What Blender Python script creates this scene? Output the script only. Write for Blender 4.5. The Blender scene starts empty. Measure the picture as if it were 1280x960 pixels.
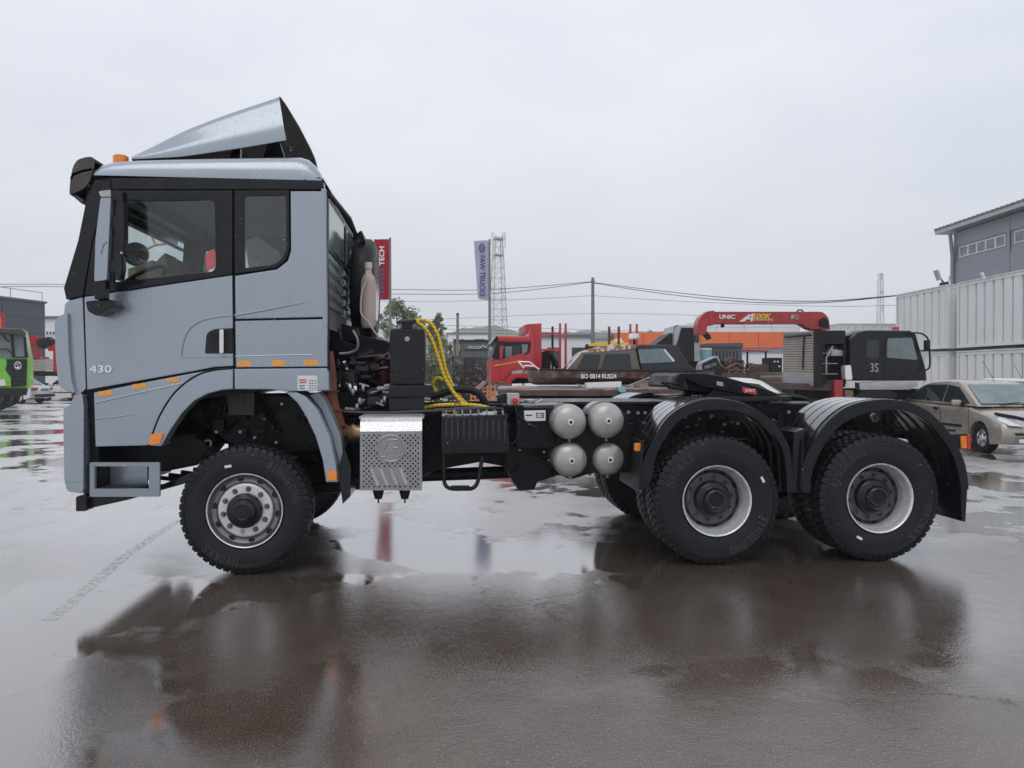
import bpy, bmesh, math, random
from mathutils import Vector, Matrix
from mathutils.geometry import tessellate_polygon
random.seed(7)
R = math.radians
SC = bpy.context.scene
COL = SC.collection

# ---------------------------------------------------------------- camera
FPX, TH, PH = 975.0, R(5.449), math.atan(12 / 975)
CAM = Vector((0, -6.17, 1.565))
RT = Vector((math.cos(TH), -math.sin(TH), 0))
FW = Vector((math.sin(TH) * math.cos(PH), math.cos(TH) * math.cos(PH), -math.sin(PH)))
UPV = RT.cross(FW)
FH = Vector((math.sin(TH), math.cos(TH), 0))
cd = bpy.data.cameras.new('camera')
cam = bpy.data.objects.new('camera', cd)
COL.objects.link(cam)
cd.sensor_width = 36
cd.lens = 36 * FPX / 1280
cd.clip_end = 6000
cd.clip_start = 0.05
m = Matrix((RT, UPV, -FW)).transposed().to_4x4()
m.translation = CAM
cam.matrix_world = m
SC.camera = cam

# ---------------------------------------------------------------- light
SUN_EL, SUN_AZ = R(58), R(200)
w = bpy.data.worlds.new('World')
SC.world = w
w.use_nodes = True
nt = w.node_tree
bg = nt.nodes['Background']
sky = nt.nodes.new('ShaderNodeTexSky')
sky.sky_type = 'NISHITA'
sky.sun_disc = False
sky.sun_elevation = SUN_EL
sky.sun_rotation = SUN_AZ
sky.dust_density = 4
tc = nt.nodes.new('ShaderNodeTexCoord')
mp = nt.nodes.new('ShaderNodeMapping')
mp.inputs['Scale'].default_value = (1.0, 1.0, 2.6)
nz = nt.nodes.new('ShaderNodeTexNoise')
nz.inputs['Scale'].default_value = 2.3
nz.inputs['Detail'].default_value = 5
nz.inputs['Roughness'].default_value = 0.5
cr_ = nt.nodes.new('ShaderNodeValToRGB')
cr_.color_ramp.elements[0].position = 0.3
cr_.color_ramp.elements[0].color = (0.625, 0.665, 0.735, 1)
cr_.color_ramp.elements[1].position = 0.72
cr_.color_ramp.elements[1].color = (0.765, 0.78, 0.845, 1)
mulS = nt.nodes.new('ShaderNodeVectorMath')
mulS.operation = 'SCALE'
mulS.inputs['Scale'].default_value = 0.10
mx = nt.nodes.new('ShaderNodeMix')
mx.data_type = 'RGBA'
mx.inputs[0].default_value = 0.96
nt.links.new(tc.outputs['Generated'], mp.inputs[0])
nt.links.new(mp.outputs[0], nz.inputs['Vector'])
nt.links.new(nz.outputs['Fac'], cr_.inputs[0])
nt.links.new(sky.outputs[0], mulS.inputs[0])
nt.links.new(mulS.outputs[0], mx.inputs[6])
nt.links.new(cr_.outputs[0], mx.inputs[7])
sx = nt.nodes.new('ShaderNodeSeparateXYZ')
nt.links.new(tc.outputs['Generated'], sx.inputs[0])
hl = nt.nodes.new('ShaderNodeMapRange')
hl.interpolation_type = 'SMOOTHSTEP'
hl.inputs['From Min'].default_value = -.02
hl.inputs['From Max'].default_value = .42
hl.inputs['To Min'].default_value = 1.04
hl.inputs['To Max'].default_value = 1.23
nt.links.new(sx.outputs[2], hl.inputs[0])
nt.links.new(hl.outputs[0], bg.inputs[1])
nt.links.new(mx.outputs[2], bg.inputs[0])
bg.inputs[1].default_value = 1.0
sl = bpy.data.lights.new('sun', 'SUN')
sl.energy = 0.7
sl.angle = R(40)
sl.color = (1, 0.97, 0.93)
so = bpy.data.objects.new('sun', sl)
COL.objects.link(so)
sd = Vector((math.sin(SUN_AZ) * math.cos(SUN_EL), math.cos(SUN_AZ) * math.cos(SUN_EL), math.sin(SUN_EL)))
so.rotation_euler = sd.to_track_quat('Z', 'Y').to_euler()
SC.view_settings.view_transform = 'Standard'
SC.view_settings.look = 'None'
SC.view_settings.exposure = 0
SC.view_settings.gamma = 1
SC.render.engine = 'CYCLES'
SC.cycles.max_bounces = 7
SC.cycles.volume_bounces = 3
SC.cycles.transparent_max_bounces = 16
SC.cycles.use_denoising = True

# ---------------------------------------------------------------- helpers
def ray(u, v):
    return FW + RT * ((u - 640) / FPX) + UPV * ((480 - v) / FPX)

def D(u, v, d):                       # the point at camera depth d seen in pixel u, v
    return CAM + ray(u, v) * d

def G(u, v):                          # ground point
    r = ray(u, v)
    return CAM + r * (-CAM.z / r.z)

class Pl:
    """an upright plane in the yard, given by a point and a direction; n points away from the camera"""
    def __init__(s, p, t):
        s.p = Vector((p[0], p[1], 0))
        s.t = Vector((t[0], t[1], 0)).normalized()
        s.n = Vector((-s.t.y, s.t.x, 0))
    def __call__(s, u, v, off=0.0):
        r = ray(u, v)
        k = ((s.p - CAM).dot(s.n) + off) / r.dot(s.n)
        return CAM + r * k

def TP(Y):
    return Pl((0, Y), (1, 0))

def DP(d, yaw=0, u0=640):             # plane at depth d in column u0, turned by yaw
    p = D(u0, 468, d)
    t = RT * math.cos(R(yaw)) + FH * math.sin(R(yaw))
    return Pl(p, t)

def PP(u0, d0, u1, d1):               # plane through two columns at two depths
    a, b = D(u0, 468, d0), D(u1, 468, d1)
    return Pl(a, b - a)

def cr(pts, k=6, closed=False):       # Catmull-Rom
    pts = [Vector(p) for p in pts]
    n = len(pts)
    out = []
    rng = range(n) if closed else range(n - 1)
    for i in rng:
        g = (lambda j: pts[j % n]) if closed else (lambda j: pts[max(0, min(n - 1, j))])
        p0, p1, p2, p3 = g(i - 1), g(i), g(i + 1), g(i + 2)
        for j in range(k):
            t = j / k
            out.append(0.5 * ((2 * p1) + (-p0 + p2) * t + (2 * p0 - 5 * p1 + 4 * p2 - p3) * t * t + (-p0 + 3 * p1 - 3 * p2 + p3) * t ** 3))
    if not closed:
        out.append(pts[-1])
    return out

def rnd(pts, r, k=4):                 # round the corners of a pixel polygon; r: one radius or one per corner
    n = len(pts)
    out = []
    for i in range(n):
        a, b, c = Vector(pts[i - 1]), Vector(pts[i]), Vector(pts[(i + 1) % n])
        ri = r[i] if isinstance(r, (list, tuple)) else r
        l1, l2 = (a - b).length, (c - b).length
        q = min(ri, l1 * .48, l2 * .48)
        if q < 1e-6:
            out.append(tuple(b)); continue
        s, e = b + (a - b) / l1 * q, b + (c - b) / l2 * q
        for j in range(k + 1):
            t = j / k
            p = s * (1 - t) ** 2 + b * 2 * t * (1 - t) + e * t * t
            out.append(tuple(p))
    return out

def prism(bm, loops, vec, bevel=0, seg=2):
    """solid between the outline loops[0] (holes after it) and the same outline moved by vec"""
    vec = Vector(vec)
    if not isinstance(loops[0][0], (list, tuple, Vector)):
        loops = [loops]
    loops = [[Vector(p) for p in l] for l in loops]
    fr = [[bm.verts.new(p) for p in l] for l in loops]
    bk = [[bm.verts.new(p + vec) for p in l] for l in loops]
    made, edges = [], []
    if len(loops) == 1:
        made.append(bm.faces.new(fr[0]))
        made.append(bm.faces.new(bk[0][::-1]))
    else:
        ff = [v for l in fr for v in l]
        fb = [v for l in bk for v in l]
        for a, b, c in tessellate_polygon(loops):
            try:
                made.append(bm.faces.new((ff[a], ff[b], ff[c])))
                made.append(bm.faces.new((fb[c], fb[b], fb[a])))
            except ValueError:
                pass
    for l, k in zip(fr, bk):
        n = len(l)
        for i in range(n):
            made.append(bm.faces.new((l[i], k[i], k[(i + 1) % n], l[(i + 1) % n])))
            edges.append((l[i], l[(i + 1) % n]))
    bmesh.ops.recalc_face_normals(bm, faces=made)
    if bevel:
        es = [e for e in (bm.edges.get(p) for p in edges) if e]
        bmesh.ops.bevel(bm, geom=es, offset=bevel, segments=seg, profile=0.6, affect='EDGES', clamp_overlap=True)

def pp(bm, pl, pts, o0, o1, bevel=0, holes=(), seg=2):
    """pixel outline on plane pl (offset o0), solid to offset o1"""
    loops = [[pl(p[0], p[1], o0) for p in l] for l in [pts] + list(holes)]
    prism(bm, loops, pl.n * (o1 - o0), bevel, seg)

def rect(u0, v0, u1, v1, r=0):
    p = [(u0, v0), (u1, v0), (u1, v1), (u0, v1)]
    return rnd(p, r) if r else p

def pbox(bm, pl, u0, v0, u1, v1, o0, o1, bevel=0, r=0):
    pp(bm, pl, rect(u0, v0, u1, v1, r), o0, o1, bevel)

def box(bm, c, s, rot=None, bevel=0):
    """box of size s round c"""
    ms = Matrix.Diagonal((*s, 1))
    mr = rot.to_4x4() if rot is not None else Matrix.Identity(4)
    r = bmesh.ops.create_cube(bm, size=1, matrix=Matrix.Translation(c) @ mr @ ms)
    if bevel:
        es = list({e for v in r['verts'] for e in v.link_edges})
        bmesh.ops.bevel(bm, geom=es, offset=bevel, segments=2, profile=0.6, affect='EDGES', clamp_overlap=True)

def frame_of(t):
    t = Vector(t).normalized()
    a = Vector((0, 0, 1)) if abs(t.z) < .9 else Vector((1, 0, 0))
    x = a.cross(t).normalized()
    return x, t.cross(x).normalized()

def tube(bm, pts, r, sides=8, smooth=0, caps=True):
    if smooth:
        pts = cr(pts, smooth)
    pts = [Vector(p) for p in pts]
    n = len(pts)
    rr = r if isinstance(r, (list, tuple)) else [r] * n
    if len(rr) != n:
        rr = [rr[int(i * (len(rr) - 1) / max(1, n - 1))] for i in range(n)]
    x, y = frame_of(pts[1] - pts[0])
    rings = []
    uv = bm.loops.layers.uv.verify()
    L = 0
    ls = []
    for i, p in enumerate(pts):
        t = (pts[min(i + 1, n - 1)] - pts[max(i - 1, 0)]).normalized()
        x = (x - t * x.dot(t)).normalized()
        y = t.cross(x)
        if i:
            L += (p - pts[i - 1]).length
        ls.append(L)
        rings.append([bm.verts.new(p + (x * math.cos(2 * math.pi * k / sides) + y * math.sin(2 * math.pi * k / sides)) * rr[i]) for k in range(sides)])
    for i in range(n - 1):
        for k in range(sides):
            k2 = (k + 1) % sides
            f = bm.faces.new((rings[i][k], rings[i][k2], rings[i + 1][k2], rings[i + 1][k]))
            for lp, (a, b) in zip(f.loops, ((ls[i], k), (ls[i], k + 1), (ls[i + 1], k + 1), (ls[i + 1], k))):
                lp[uv].uv = (a, b / sides)
    if caps:
        bm.faces.new(rings[0][::-1])
        bm.faces.new(rings[-1])

def cyl(bm, a, b, r, r2=None, sides=16, bevel=0):
    a, b = Vector(a), Vector(b)
    if bevel:
        d = (b - a).normalized() * bevel
        rr = r2 or r
        tube(bm, [a, a + d, b - d, b], [max(r - bevel, 1e-4), r, rr, max(rr - bevel, 1e-4)], sides)
    else:
        tube(bm, [a, b], [r, r if r2 is None else r2], sides)

def lathe(bm, prof, c, ax, segs=32, mod=None):
    """profile of (radius, height) turned about the axis ax through c; radius 0 closes to a point"""
    ax = Vector(ax).normalized()
    x, y = frame_of(ax)
    c = Vector(c)
    prev = None
    for j, (r, h) in enumerate(prof):
        if r < 1e-6:
            ring = [bm.verts.new(c + ax * h)]
        else:
            ring = []
            for k in range(segs):
                a = 2 * math.pi * k / segs
                q = mod(j, k, r) if mod else r
                ring.append(bm.verts.new(c + ax * h + (x * math.cos(a) + y * math.sin(a)) * q))
        if prev:
            for k in range(segs):
                k2 = (k + 1) % segs
                if len(prev) == 1 and len(ring) == 1:
                    break
                if len(prev) == 1:
                    bm.faces.new((prev[0], ring[k2], ring[k]))
                elif len(ring) == 1:
                    bm.faces.new((prev[k], prev[k2], ring[0]))
                else:
                    bm.faces.new((prev[k], prev[k2], ring[k2], ring[k]))
        prev = ring

def text_into(bm, s, mtx, fit=None, depth=.004, bold=0, shear=0):
    """lettering laid out in its own plane, fitted into fit=(width, height), then placed by mtx (x along, y up, z out)"""
    c = bpy.data.curves.new('lettering', 'FONT')
    c.body = s
    c.extrude = 0.5
    c.offset = bold
    c.shear = shear
    c.resolution_u = 3
    o = bpy.data.objects.new('lettering', c)
    COL.objects.link(o)
    me = bpy.data.meshes.new_from_object(o)
    bpy.data.objects.remove(o)
    bpy.data.curves.remove(c)
    xs = [v.co.x for v in me.vertices]; ys = [v.co.y for v in me.vertices]
    x0, x1, y0, y1 = min(xs), max(xs), min(ys), max(ys)
    W, H = fit
    for v in me.vertices:
        v.co.x = ((v.co.x - x0) / (x1 - x0) - .5) * W
        v.co.y = ((v.co.y - y0) / (y1 - y0) - .5) * H
        v.co.z = v.co.z * depth
    me.transform(mtx)
    bm.from_mesh(me)
    bpy.data.meshes.remove(me)

def ptext(bm, pl, s, u0, v0, u1, v1, off=0, depth=.004, rot=0, bold=0, shear=0, slope=0):
    """lettering inside a pixel box on plane pl; rot in degrees turns it in the plane"""
    c = pl((u0 + u1) / 2, (v0 + v1) / 2, off)
    w_ = (pl(u1, v0, off) - pl(u0, v0, off)).length
    h_ = (pl(u0, v0, off) - pl(u0, v1, off)).length
    if rot in (90, -90):
        w_, h_ = h_, w_
    mt = Matrix((pl.t, Vector((0, 0, 1)), -pl.n)).transposed().to_4x4()
    mt.translation = c
    text_into(bm, s, mt @ Matrix.Rotation(R(rot), 4, 'Z'), (w_, h_), depth, bold, shear)

def root_of(o):
    while o.parent:
        o = o.parent
    return o

def obj(name, bm, mat, parent=None, smooth=35, local=False, kind=None, label=None):
    me = bpy.data.meshes.new(name)
    bm.to_mesh(me)
    bm.free()
    me.materials.append(mat)
    if smooth:
        me.polygons.foreach_set('use_smooth', [True] * len(me.polygons))
        me.set_sharp_from_angle(angle=R(smooth))
    o = bpy.data.objects.new(name, me)
    COL.objects.link(o)
    if smooth == 35:
        wn_ = o.modifiers.new('weighted', 'WEIGHTED_NORMAL')
        wn_.keep_sharp = True
    if parent:
        o.parent = parent
        if not local:
            me.transform(Matrix.Translation(-root_of(parent).location))
    if kind: o['kind'] = kind
    if label: o['label'] = label
    return o

def thing(name, label, cat, loc=(0, 0, 0), group=None):
    o = bpy.data.objects.new(name, None)
    COL.objects.link(o)
    o.empty_display_size = .2
    o.location = loc
    o['label'] = label
    o['category'] = cat
    if group: o['group'] = group
    return o

def tag(o, label, cat, group=None):
    o['label'] = label
    o['category'] = cat
    if group: o['group'] = group
    return o

def flat(p):
    return (p[0], p[1], 0)

def B():
    return bmesh.new()

def dup(o, parent, loc=None, rot=None):
    c = o.copy()
    COL.objects.link(c)
    c.parent = parent
    if loc is not None: c.location = loc
    if rot is not None: c.rotation_euler = rot
    for ch in list(o.children):
        dup(ch, c)
    return c

# ---------------------------------------------------------------- materials
def mat(name, col, rough=.5, metal=0, var=.12, scale=6, coat=0, bump=0, bscale=60, spec=.5, col2=None, rvar=.08, coat_rough=.05, stretch=(1, 1, 1), ramp=(.35, .68)):
    m = bpy.data.materials.new(name)
    m.use_nodes = True
    t = m.node_tree
    b = t.nodes['Principled BSDF']
    b.inputs['Metallic'].default_value = metal
    b.inputs['Specular IOR Level'].default_value = spec
    b.inputs['Coat Weight'].default_value = coat
    b.inputs['Coat Roughness'].default_value = coat_rough
    tc = t.nodes.new('ShaderNodeTexCoord')
    mp = t.nodes.new('ShaderNodeMapping')
    mp.inputs['Scale'].default_value = stretch
    t.links.new(tc.outputs['Object'], mp.inputs[0])
    n = t.nodes.new('ShaderNodeTexNoise')
    n.inputs['Scale'].default_value = scale
    n.inputs['Detail'].default_value = 6
    n.inputs['Roughness'].default_value = .6
    t.links.new(mp.outputs[0], n.inputs['Vector'])
    r = t.nodes.new('ShaderNodeValToRGB')
    c2 = col2 or tuple(min(1, c * (1 + var)) for c in col)
    c1 = col if col2 else tuple(c * (1 - var) for c in col)
    r.color_ramp.elements[0].position, r.color_ramp.elements[1].position = ramp
    r.color_ramp.elements[0].color = (*c1, 1)
    r.color_ramp.elements[1].color = (*c2, 1)
    t.links.new(n.outputs['Fac'], r.inputs[0])
    t.links.new(r.outputs[0], b.inputs['Base Color'])
    mr = t.nodes.new('ShaderNodeMapRange')
    mr.inputs['From Min'].default_value = .3
    mr.inputs['From Max'].default_value = .7
    mr.inputs['To Min'].default_value = max(.02, rough - rvar)
    mr.inputs['To Max'].default_value = min(1, rough + rvar)
    t.links.new(n.outputs['Fac'], mr.inputs[0])
    t.links.new(mr.outputs[0], b.inputs['Roughness'])
    if bump:
        n2 = t.nodes.new('ShaderNodeTexNoise')
        n2.inputs['Scale'].default_value = bscale
        n2.inputs['Detail'].default_value = 4
        t.links.new(mp.outputs[0], n2.inputs['Vector'])
        bp = t.nodes.new('ShaderNodeBump')
        bp.inputs['Strength'].default_value = bump
        bp.inputs['Distance'].default_value = .02
        t.links.new(n2.outputs['Fac'], bp.inputs['Height'])
        t.links.new(bp.outputs[0], b.inputs['Normal'])
    return m

def glass(name, tint=(.9, .95, .95), dark=0.0, refl=.06):
    m = bpy.data.materials.new(name)
    m.use_nodes = True
    t = m.node_tree
    out = t.nodes['Material Output']
    t.nodes.remove(t.nodes['Principled BSDF'])
    tr = t.nodes.new('ShaderNodeBsdfTransparent')
    tr.inputs[0].default_value = (*[c * (1 - dark) for c in tint], 1)
    gl = t.nodes.new('ShaderNodeBsdfGlossy')
    gl.inputs['Roughness'].default_value = .03
    lw = t.nodes.new('ShaderNodeLayerWeight')
    lw.inputs[0].default_value = .5
    fr = t.nodes.new('ShaderNodeMath')
    fr.operation = 'POWER'
    fr.inputs[1].default_value = 5
    t.links.new(lw.outputs['Facing'], fr.inputs[0])
    ad = t.nodes.new('ShaderNodeMath')
    ad.operation = 'ADD'
    ad.inputs[1].default_value = refl
    ms = t.nodes.new('ShaderNodeMixShader')
    t.links.new(fr.outputs[0], ad.inputs[0])
    t.links.new(ad.outputs[0], ms.inputs[0])
    t.links.new(tr.outputs[0], ms.inputs[1])
    t.links.new(gl.outputs[0], ms.inputs[2])
    t.links.new(ms.outputs[0], out.inputs[0])
    return m

M = dict(
    silver=mat('silver_paint', (.325, .368, .415), .28, .55, .03, 1.5, coat=.6, rvar=.03, coat_rough=.04),
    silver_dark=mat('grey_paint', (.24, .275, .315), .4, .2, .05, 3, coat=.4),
    black=mat('black_plastic', (.007, .008, .011), .2, 0, .3, 8, bump=.02, bscale=200, spec=.4, rvar=.07),
    gloss=mat('black_gloss', (.009, .009, .012), .2, 0, .25, 12, rvar=.1, spec=.35),
    chassis=mat('chassis_black', (.006, .0065, .009), .45, 0, .4, 9, rvar=.2, bump=.08, bscale=40, spec=.22),
    rubber=mat('tyre_rubber', (.010, .011, .0135), .5, 0, .3, 7, bump=.06, bscale=120, spec=.3, rvar=.12),
    tread=mat('wet_rubber', (.016, .016, .018), .4, 0, .3, 10),
    letter=mat('rubber_lettering', (.030, .031, .034), .5, 0, .1, 20),
    rimfront=mat('rim_well_shaded', (.20, .20, .205), .3, .8, .15, 9),  # front rim well: its darker reflection is put into the colour
    rimface=mat('rim_face_lit', (.62, .62, .63), .32, .5, .06, 10),  # raised disc of the same rim, brightness put into the colour
    wetblack=mat('wet_black_plastic', (.008, .009, .011), .16, 0, .3, 8, coat=1, coat_rough=.06, rvar=.05),
    rim=mat('rim_silver', (.70, .71, .72), .28, .5, .06, 12),
    nut=mat('wet_nut', (.16, .145, .11), .35, .7, .2, 30),
    rimgrey=mat('rim_grey', (.09, .09, .095), .45, .3, .2, 14),
    steel=mat('stainless', (.33, .33, .335), .4, .8, .08, 14, stretch=(1, 1, 1)),
    steel_lit=mat('stainless_lit', (.8, .79, .77), .28, .9, .1, 60, bump=.15, bscale=140),  # brighter copy of the shield steel, sky sheen put into its colour
    tank=mat('tank_grey', (.40, .39, .37), .36, .45, .08, 10, coat=.3),
    chrome=mat('chrome', (.75, .75, .76), .14, 1, .05, 10),
    white=mat('white_paint', (.72, .72, .72), .4, 0, .05, 8),
    offwhite=mat('aged_plastic', (.58, .53, .44), .45, 0, .08, 10),
    pinkish=mat('pink_fluid_plastic', (.52, .34, .31), .4, 0, .1, 5),
    orange=mat('orange_reflector', (.85, .33, .02), .3, 0, .08, 40, coat=.5),
    amber=mat('amber_lens', (.85, .25, .015), .2, 0, .15, 60, coat=.6),
    redlens=mat('red_lens', (.55, .02, .02), .2, 0, .1, 30, coat=.6),
    rust=mat('rusty_pipe', (.12, .038, .022), .8, 0, .3, 14, col2=(.22, .075, .04), bump=.2, bscale=50),
    brass=mat('hot_brass', (.36, .25, .13), .35, .7, .2, 20),
    smoke=mat('smoked_acrylic', (.055, .048, .042), .14, 0, .2, 6),
    cloth=mat('cab_lining', (.34, .33, .34), .9, 0, .1, 8),
    cloth_lt=mat('seat_cover', (.72, .68, .58), .6, 0, .15, 8),
    card=mat('cardboard', (.33, .24, .17), .9, 0, .1, 10),
    red=mat('red_paint', (.50, .018, .028), .32, 0, .1, 5, coat=.5),
    reddull=mat('worn_red_paint', (.36, .024, .03), .42, 0, .2, 5, coat=.2),
    redflag=mat('red_flag', (.50, .022, .055), .8, 0, .06, 3),
    whiteflag=mat('white_flag', (.60, .60, .70), .8, 0, .04, 3),
    blueink=mat('blue_print', (.035, .07, .24), .7, 0, .1, 3),
    darkink=mat('dark_print', (.11, .06, .10), .7, 0, .1, 3),
    yellow=mat('yellow_print', (.75, .52, .04), .5, 0, .1, 3),
    green=mat('green_paint', (.16, .50, .03), .35, 0, .08, 5, coat=.4),
    beige=mat('beige_paint', (.40, .365, .32), .30, .4, .04, 3, coat=.8),
    carsilver=mat('car_silver', (.62, .63, .64), .32, .4, .04, 3, coat=.6),
    carwhite=mat('car_white', (.78, .78, .78), .3, 0, .03, 3, coat=.6),
    trim=mat('dark_trim', (.012, .012, .014), .5, 0, .2, 8, spec=.3),
    darkglass=mat('tinted_glass', (.02, .026, .03), .06, 0, .2, 2, rvar=.02),
    paleglass=mat('wet_windscreen', (.16, .21, .22), .1, 0, .25, 2, rvar=.03),
    headlamp=mat('lamp_lens', (.68, .70, .72), .12, .3, .25, 40, coat=.8),
    zinc=mat('galvanised', (.42, .43, .44), .5, .6, .15, 4),
    concrete=mat('concrete', (.30, .29, .27), .85, 0, .15, 3, bump=.1),
    wood=mat('weathered_wood', (.17, .11, .075), .8, 0, .3, 6, bump=.1),
    cont=mat('container_grey', (.66, .675, .68), .5, 0, .06, 1.2, col2=(.74, .75, .75), stretch=(1, 1, .25)),
    contdk=mat('container_end', (.24, .25, .27), .5, 0, .1, 1.2),
    lip=mat('galvanised_lip', (.66, .67, .66), .45, .2, .08, 3),
    wall=mat('grey_cladding', (.26, .27, .31), .55, 0, .04, 1),
    walldk=mat('dark_cladding', (.085, .095, .105), .55, 0, .08, .6),
    roofdk=mat('roof_edge', (.14, .14, .15), .5, 0, .1, 1),
    orangewall=mat('orange_cladding', (.78, .165, .045), .55, 0, .05, .5),
    whitewall=mat('white_cladding', (.74, .75, .76), .55, 0, .04, .5),
    camo=mat('camouflage_hull', (.10, .065, .05), .55, 0, .3, 5, col2=(.24, .165, .13), ramp=(.42, .56)),
    camoroof=mat('camouflage_roof', (.30, .14, .10), .5, 0, .3, 9, col2=(.62, .55, .48), ramp=(.47, .53)),
    boattan=mat('boat_frame', (.145, .122, .10), .45, 0, .12, 6),
    canvas=mat('dark_canvas', (.030, .034, .040), .7, 0, .2, 6),
    slats=mat('pale_slats', (.42, .39, .34), .7, 0, .15, 4, col2=(.36, .335, .30)),
    rusty=mat('rusty_scrap', (.10, .055, .042), .8, 0, .4, 7, col2=(.20, .125, .095)),
    deck=mat('trailer_deck', (.34, .25, .22), .6, 0, .2, 2),
    deckedge=mat('trailer_edge', (.085, .05, .042), .6, 0, .3, 4),
    pole=mat('pole_wood', (.20, .195, .18), .8, 0, .12, 4),
    wire=mat('wire_black', (.05, .05, .055), .6, 0, .1, 3),
    towersteel=mat('tower_steel', (.36, .36, .37), .6, .2, .1, 1),
    towerred=mat('tower_red', (.42, .16, .16), .6, .1, .1, 1),
    bark=mat('bark', (.11, .09, .07), .9, 0, .2, 6),
    leaf=mat('leaf_green', (.055, .085, .03), .6, 0, .4, 1.5, col2=(.11, .14, .055)),
    leaf_hazed=mat('leaf_haze_tint', (.13, .17, .08), .6, 0, .3, 1.5, col2=(.22, .26, .14)),  # leaf green lightened, haze and backlight put into the colour
    brush=mat('dry_brush', (.07, .05, .04), .9, 0, .3, 2, col2=(.13, .09, .075)),
    hill=mat('far_forest', (.055, .075, .05), .9, 0, .35, .02, col2=(.10, .12, .075)),
    bluepaint=mat('blue_barrel', (.22, .40, .46), .4, 0, .1, 4),
    orangebox=mat('orange_mesh', (.62, .22, .085), .6, 0, .15, 6),
    fence=mat('fence_grey', (.13, .13, .135), .6, 0, .2, 3),
    sticker=mat('sticker_white', (.70, .70, .72), .5, 0, .03, 4),
    inkgrey=mat('grey_print', (.18, .18, .2), .6, 0, .1, 4),
    inkred=mat('red_print', (.55, .12, .14), .6, 0, .1, 4),
    glasscab=glass('cab_glass', (.88, .93, .93), .0, .045),
    glassdk=glass('smoked_glass', (.8, .82, .84), .08, .07),
)

def droplets(m, scale=52, strength=.35):
    """rain beads standing on the paint, as fine relief"""
    t = m.node_tree
    b = t.nodes['Principled BSDF']
    tc = t.nodes.new('ShaderNodeTexCoord')
    vo = t.nodes.new('ShaderNodeTexVoronoi'); vo.inputs['Scale'].default_value = scale
    t.links.new(tc.outputs['Object'], vo.inputs['Vector'])
    sp = t.nodes.new('ShaderNodeSeparateColor')
    t.links.new(vo.outputs['Color'], sp.inputs[0])
    keep = t.nodes.new('ShaderNodeMath'); keep.operation = 'GREATER_THAN'; keep.inputs[1].default_value = .62
    t.links.new(sp.outputs[0], keep.inputs[0])
    mr = t.nodes.new('ShaderNodeMapRange'); mr.interpolation_type = 'SMOOTHSTEP'
    mr.inputs['From Min'].default_value = .08; mr.inputs['From Max'].default_value = .34
    mr.inputs['To Min'].default_value = 1; mr.inputs['To Max'].default_value = 0
    t.links.new(vo.outputs['Distance'], mr.inputs[0])
    mu = t.nodes.new('ShaderNodeMath'); mu.operation = 'MULTIPLY'
    t.links.new(mr.outputs[0], mu.inputs[0]); t.links.new(keep.outputs[0], mu.inputs[1])
    bp = t.nodes.new('ShaderNodeBump'); bp.inputs['Distance'].default_value = .003; bp.inputs['Strength'].default_value = strength
    t.links.new(mu.outputs[0], bp.inputs['Height'])
    t.links.new(bp.outputs[0], b.inputs['Coat Normal'])
    t.links.new(bp.outputs[0], b.inputs['Normal'])
droplets(M['silver'])
droplets(M['gloss'])
droplets(M['beige'], 40, .3)

def hose_mat():
    m = mat('yellow_hose', (.72, .48, .02), .42, 0, .1, 20)
    t = m.node_tree
    b = t.nodes['Principled BSDF']
    uv = t.nodes.new('ShaderNodeUVMap')
    sp = t.nodes.new('ShaderNodeSeparateXYZ')
    t.links.new(uv.outputs[0], sp.inputs[0])
    mu = t.nodes.new('ShaderNodeMath'); mu.operation = 'MULTIPLY'; mu.inputs[1].default_value = 26
    ad = t.nodes.new('ShaderNodeMath'); ad.operation = 'ADD'
    fr = t.nodes.new('ShaderNodeMath'); fr.operation = 'FRACT'
    lt = t.nodes.new('ShaderNodeMath'); lt.operation = 'LESS_THAN'; lt.inputs[1].default_value = .10
    t.links.new(sp.outputs[0], mu.inputs[0]); t.links.new(mu.outputs[0], ad.inputs[0])
    t.links.new(sp.outputs[1], ad.inputs[1]); t.links.new(ad.outputs[0], fr.inputs[0]); t.links.new(fr.outputs[0], lt.inputs[0])
    mx = t.nodes.new('ShaderNodeMix'); mx.data_type = 'RGBA'
    src = b.inputs['Base Color'].links[0].from_socket
    t.links.new(lt.outputs[0], mx.inputs[0]); t.links.new(src, mx.inputs[6])
    mx.inputs[7].default_value = (.03, .025, .02, 1)
    t.links.new(mx.outputs[2], b.inputs['Base Color'])
    return m
M['hose'] = hose_mat()

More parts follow.
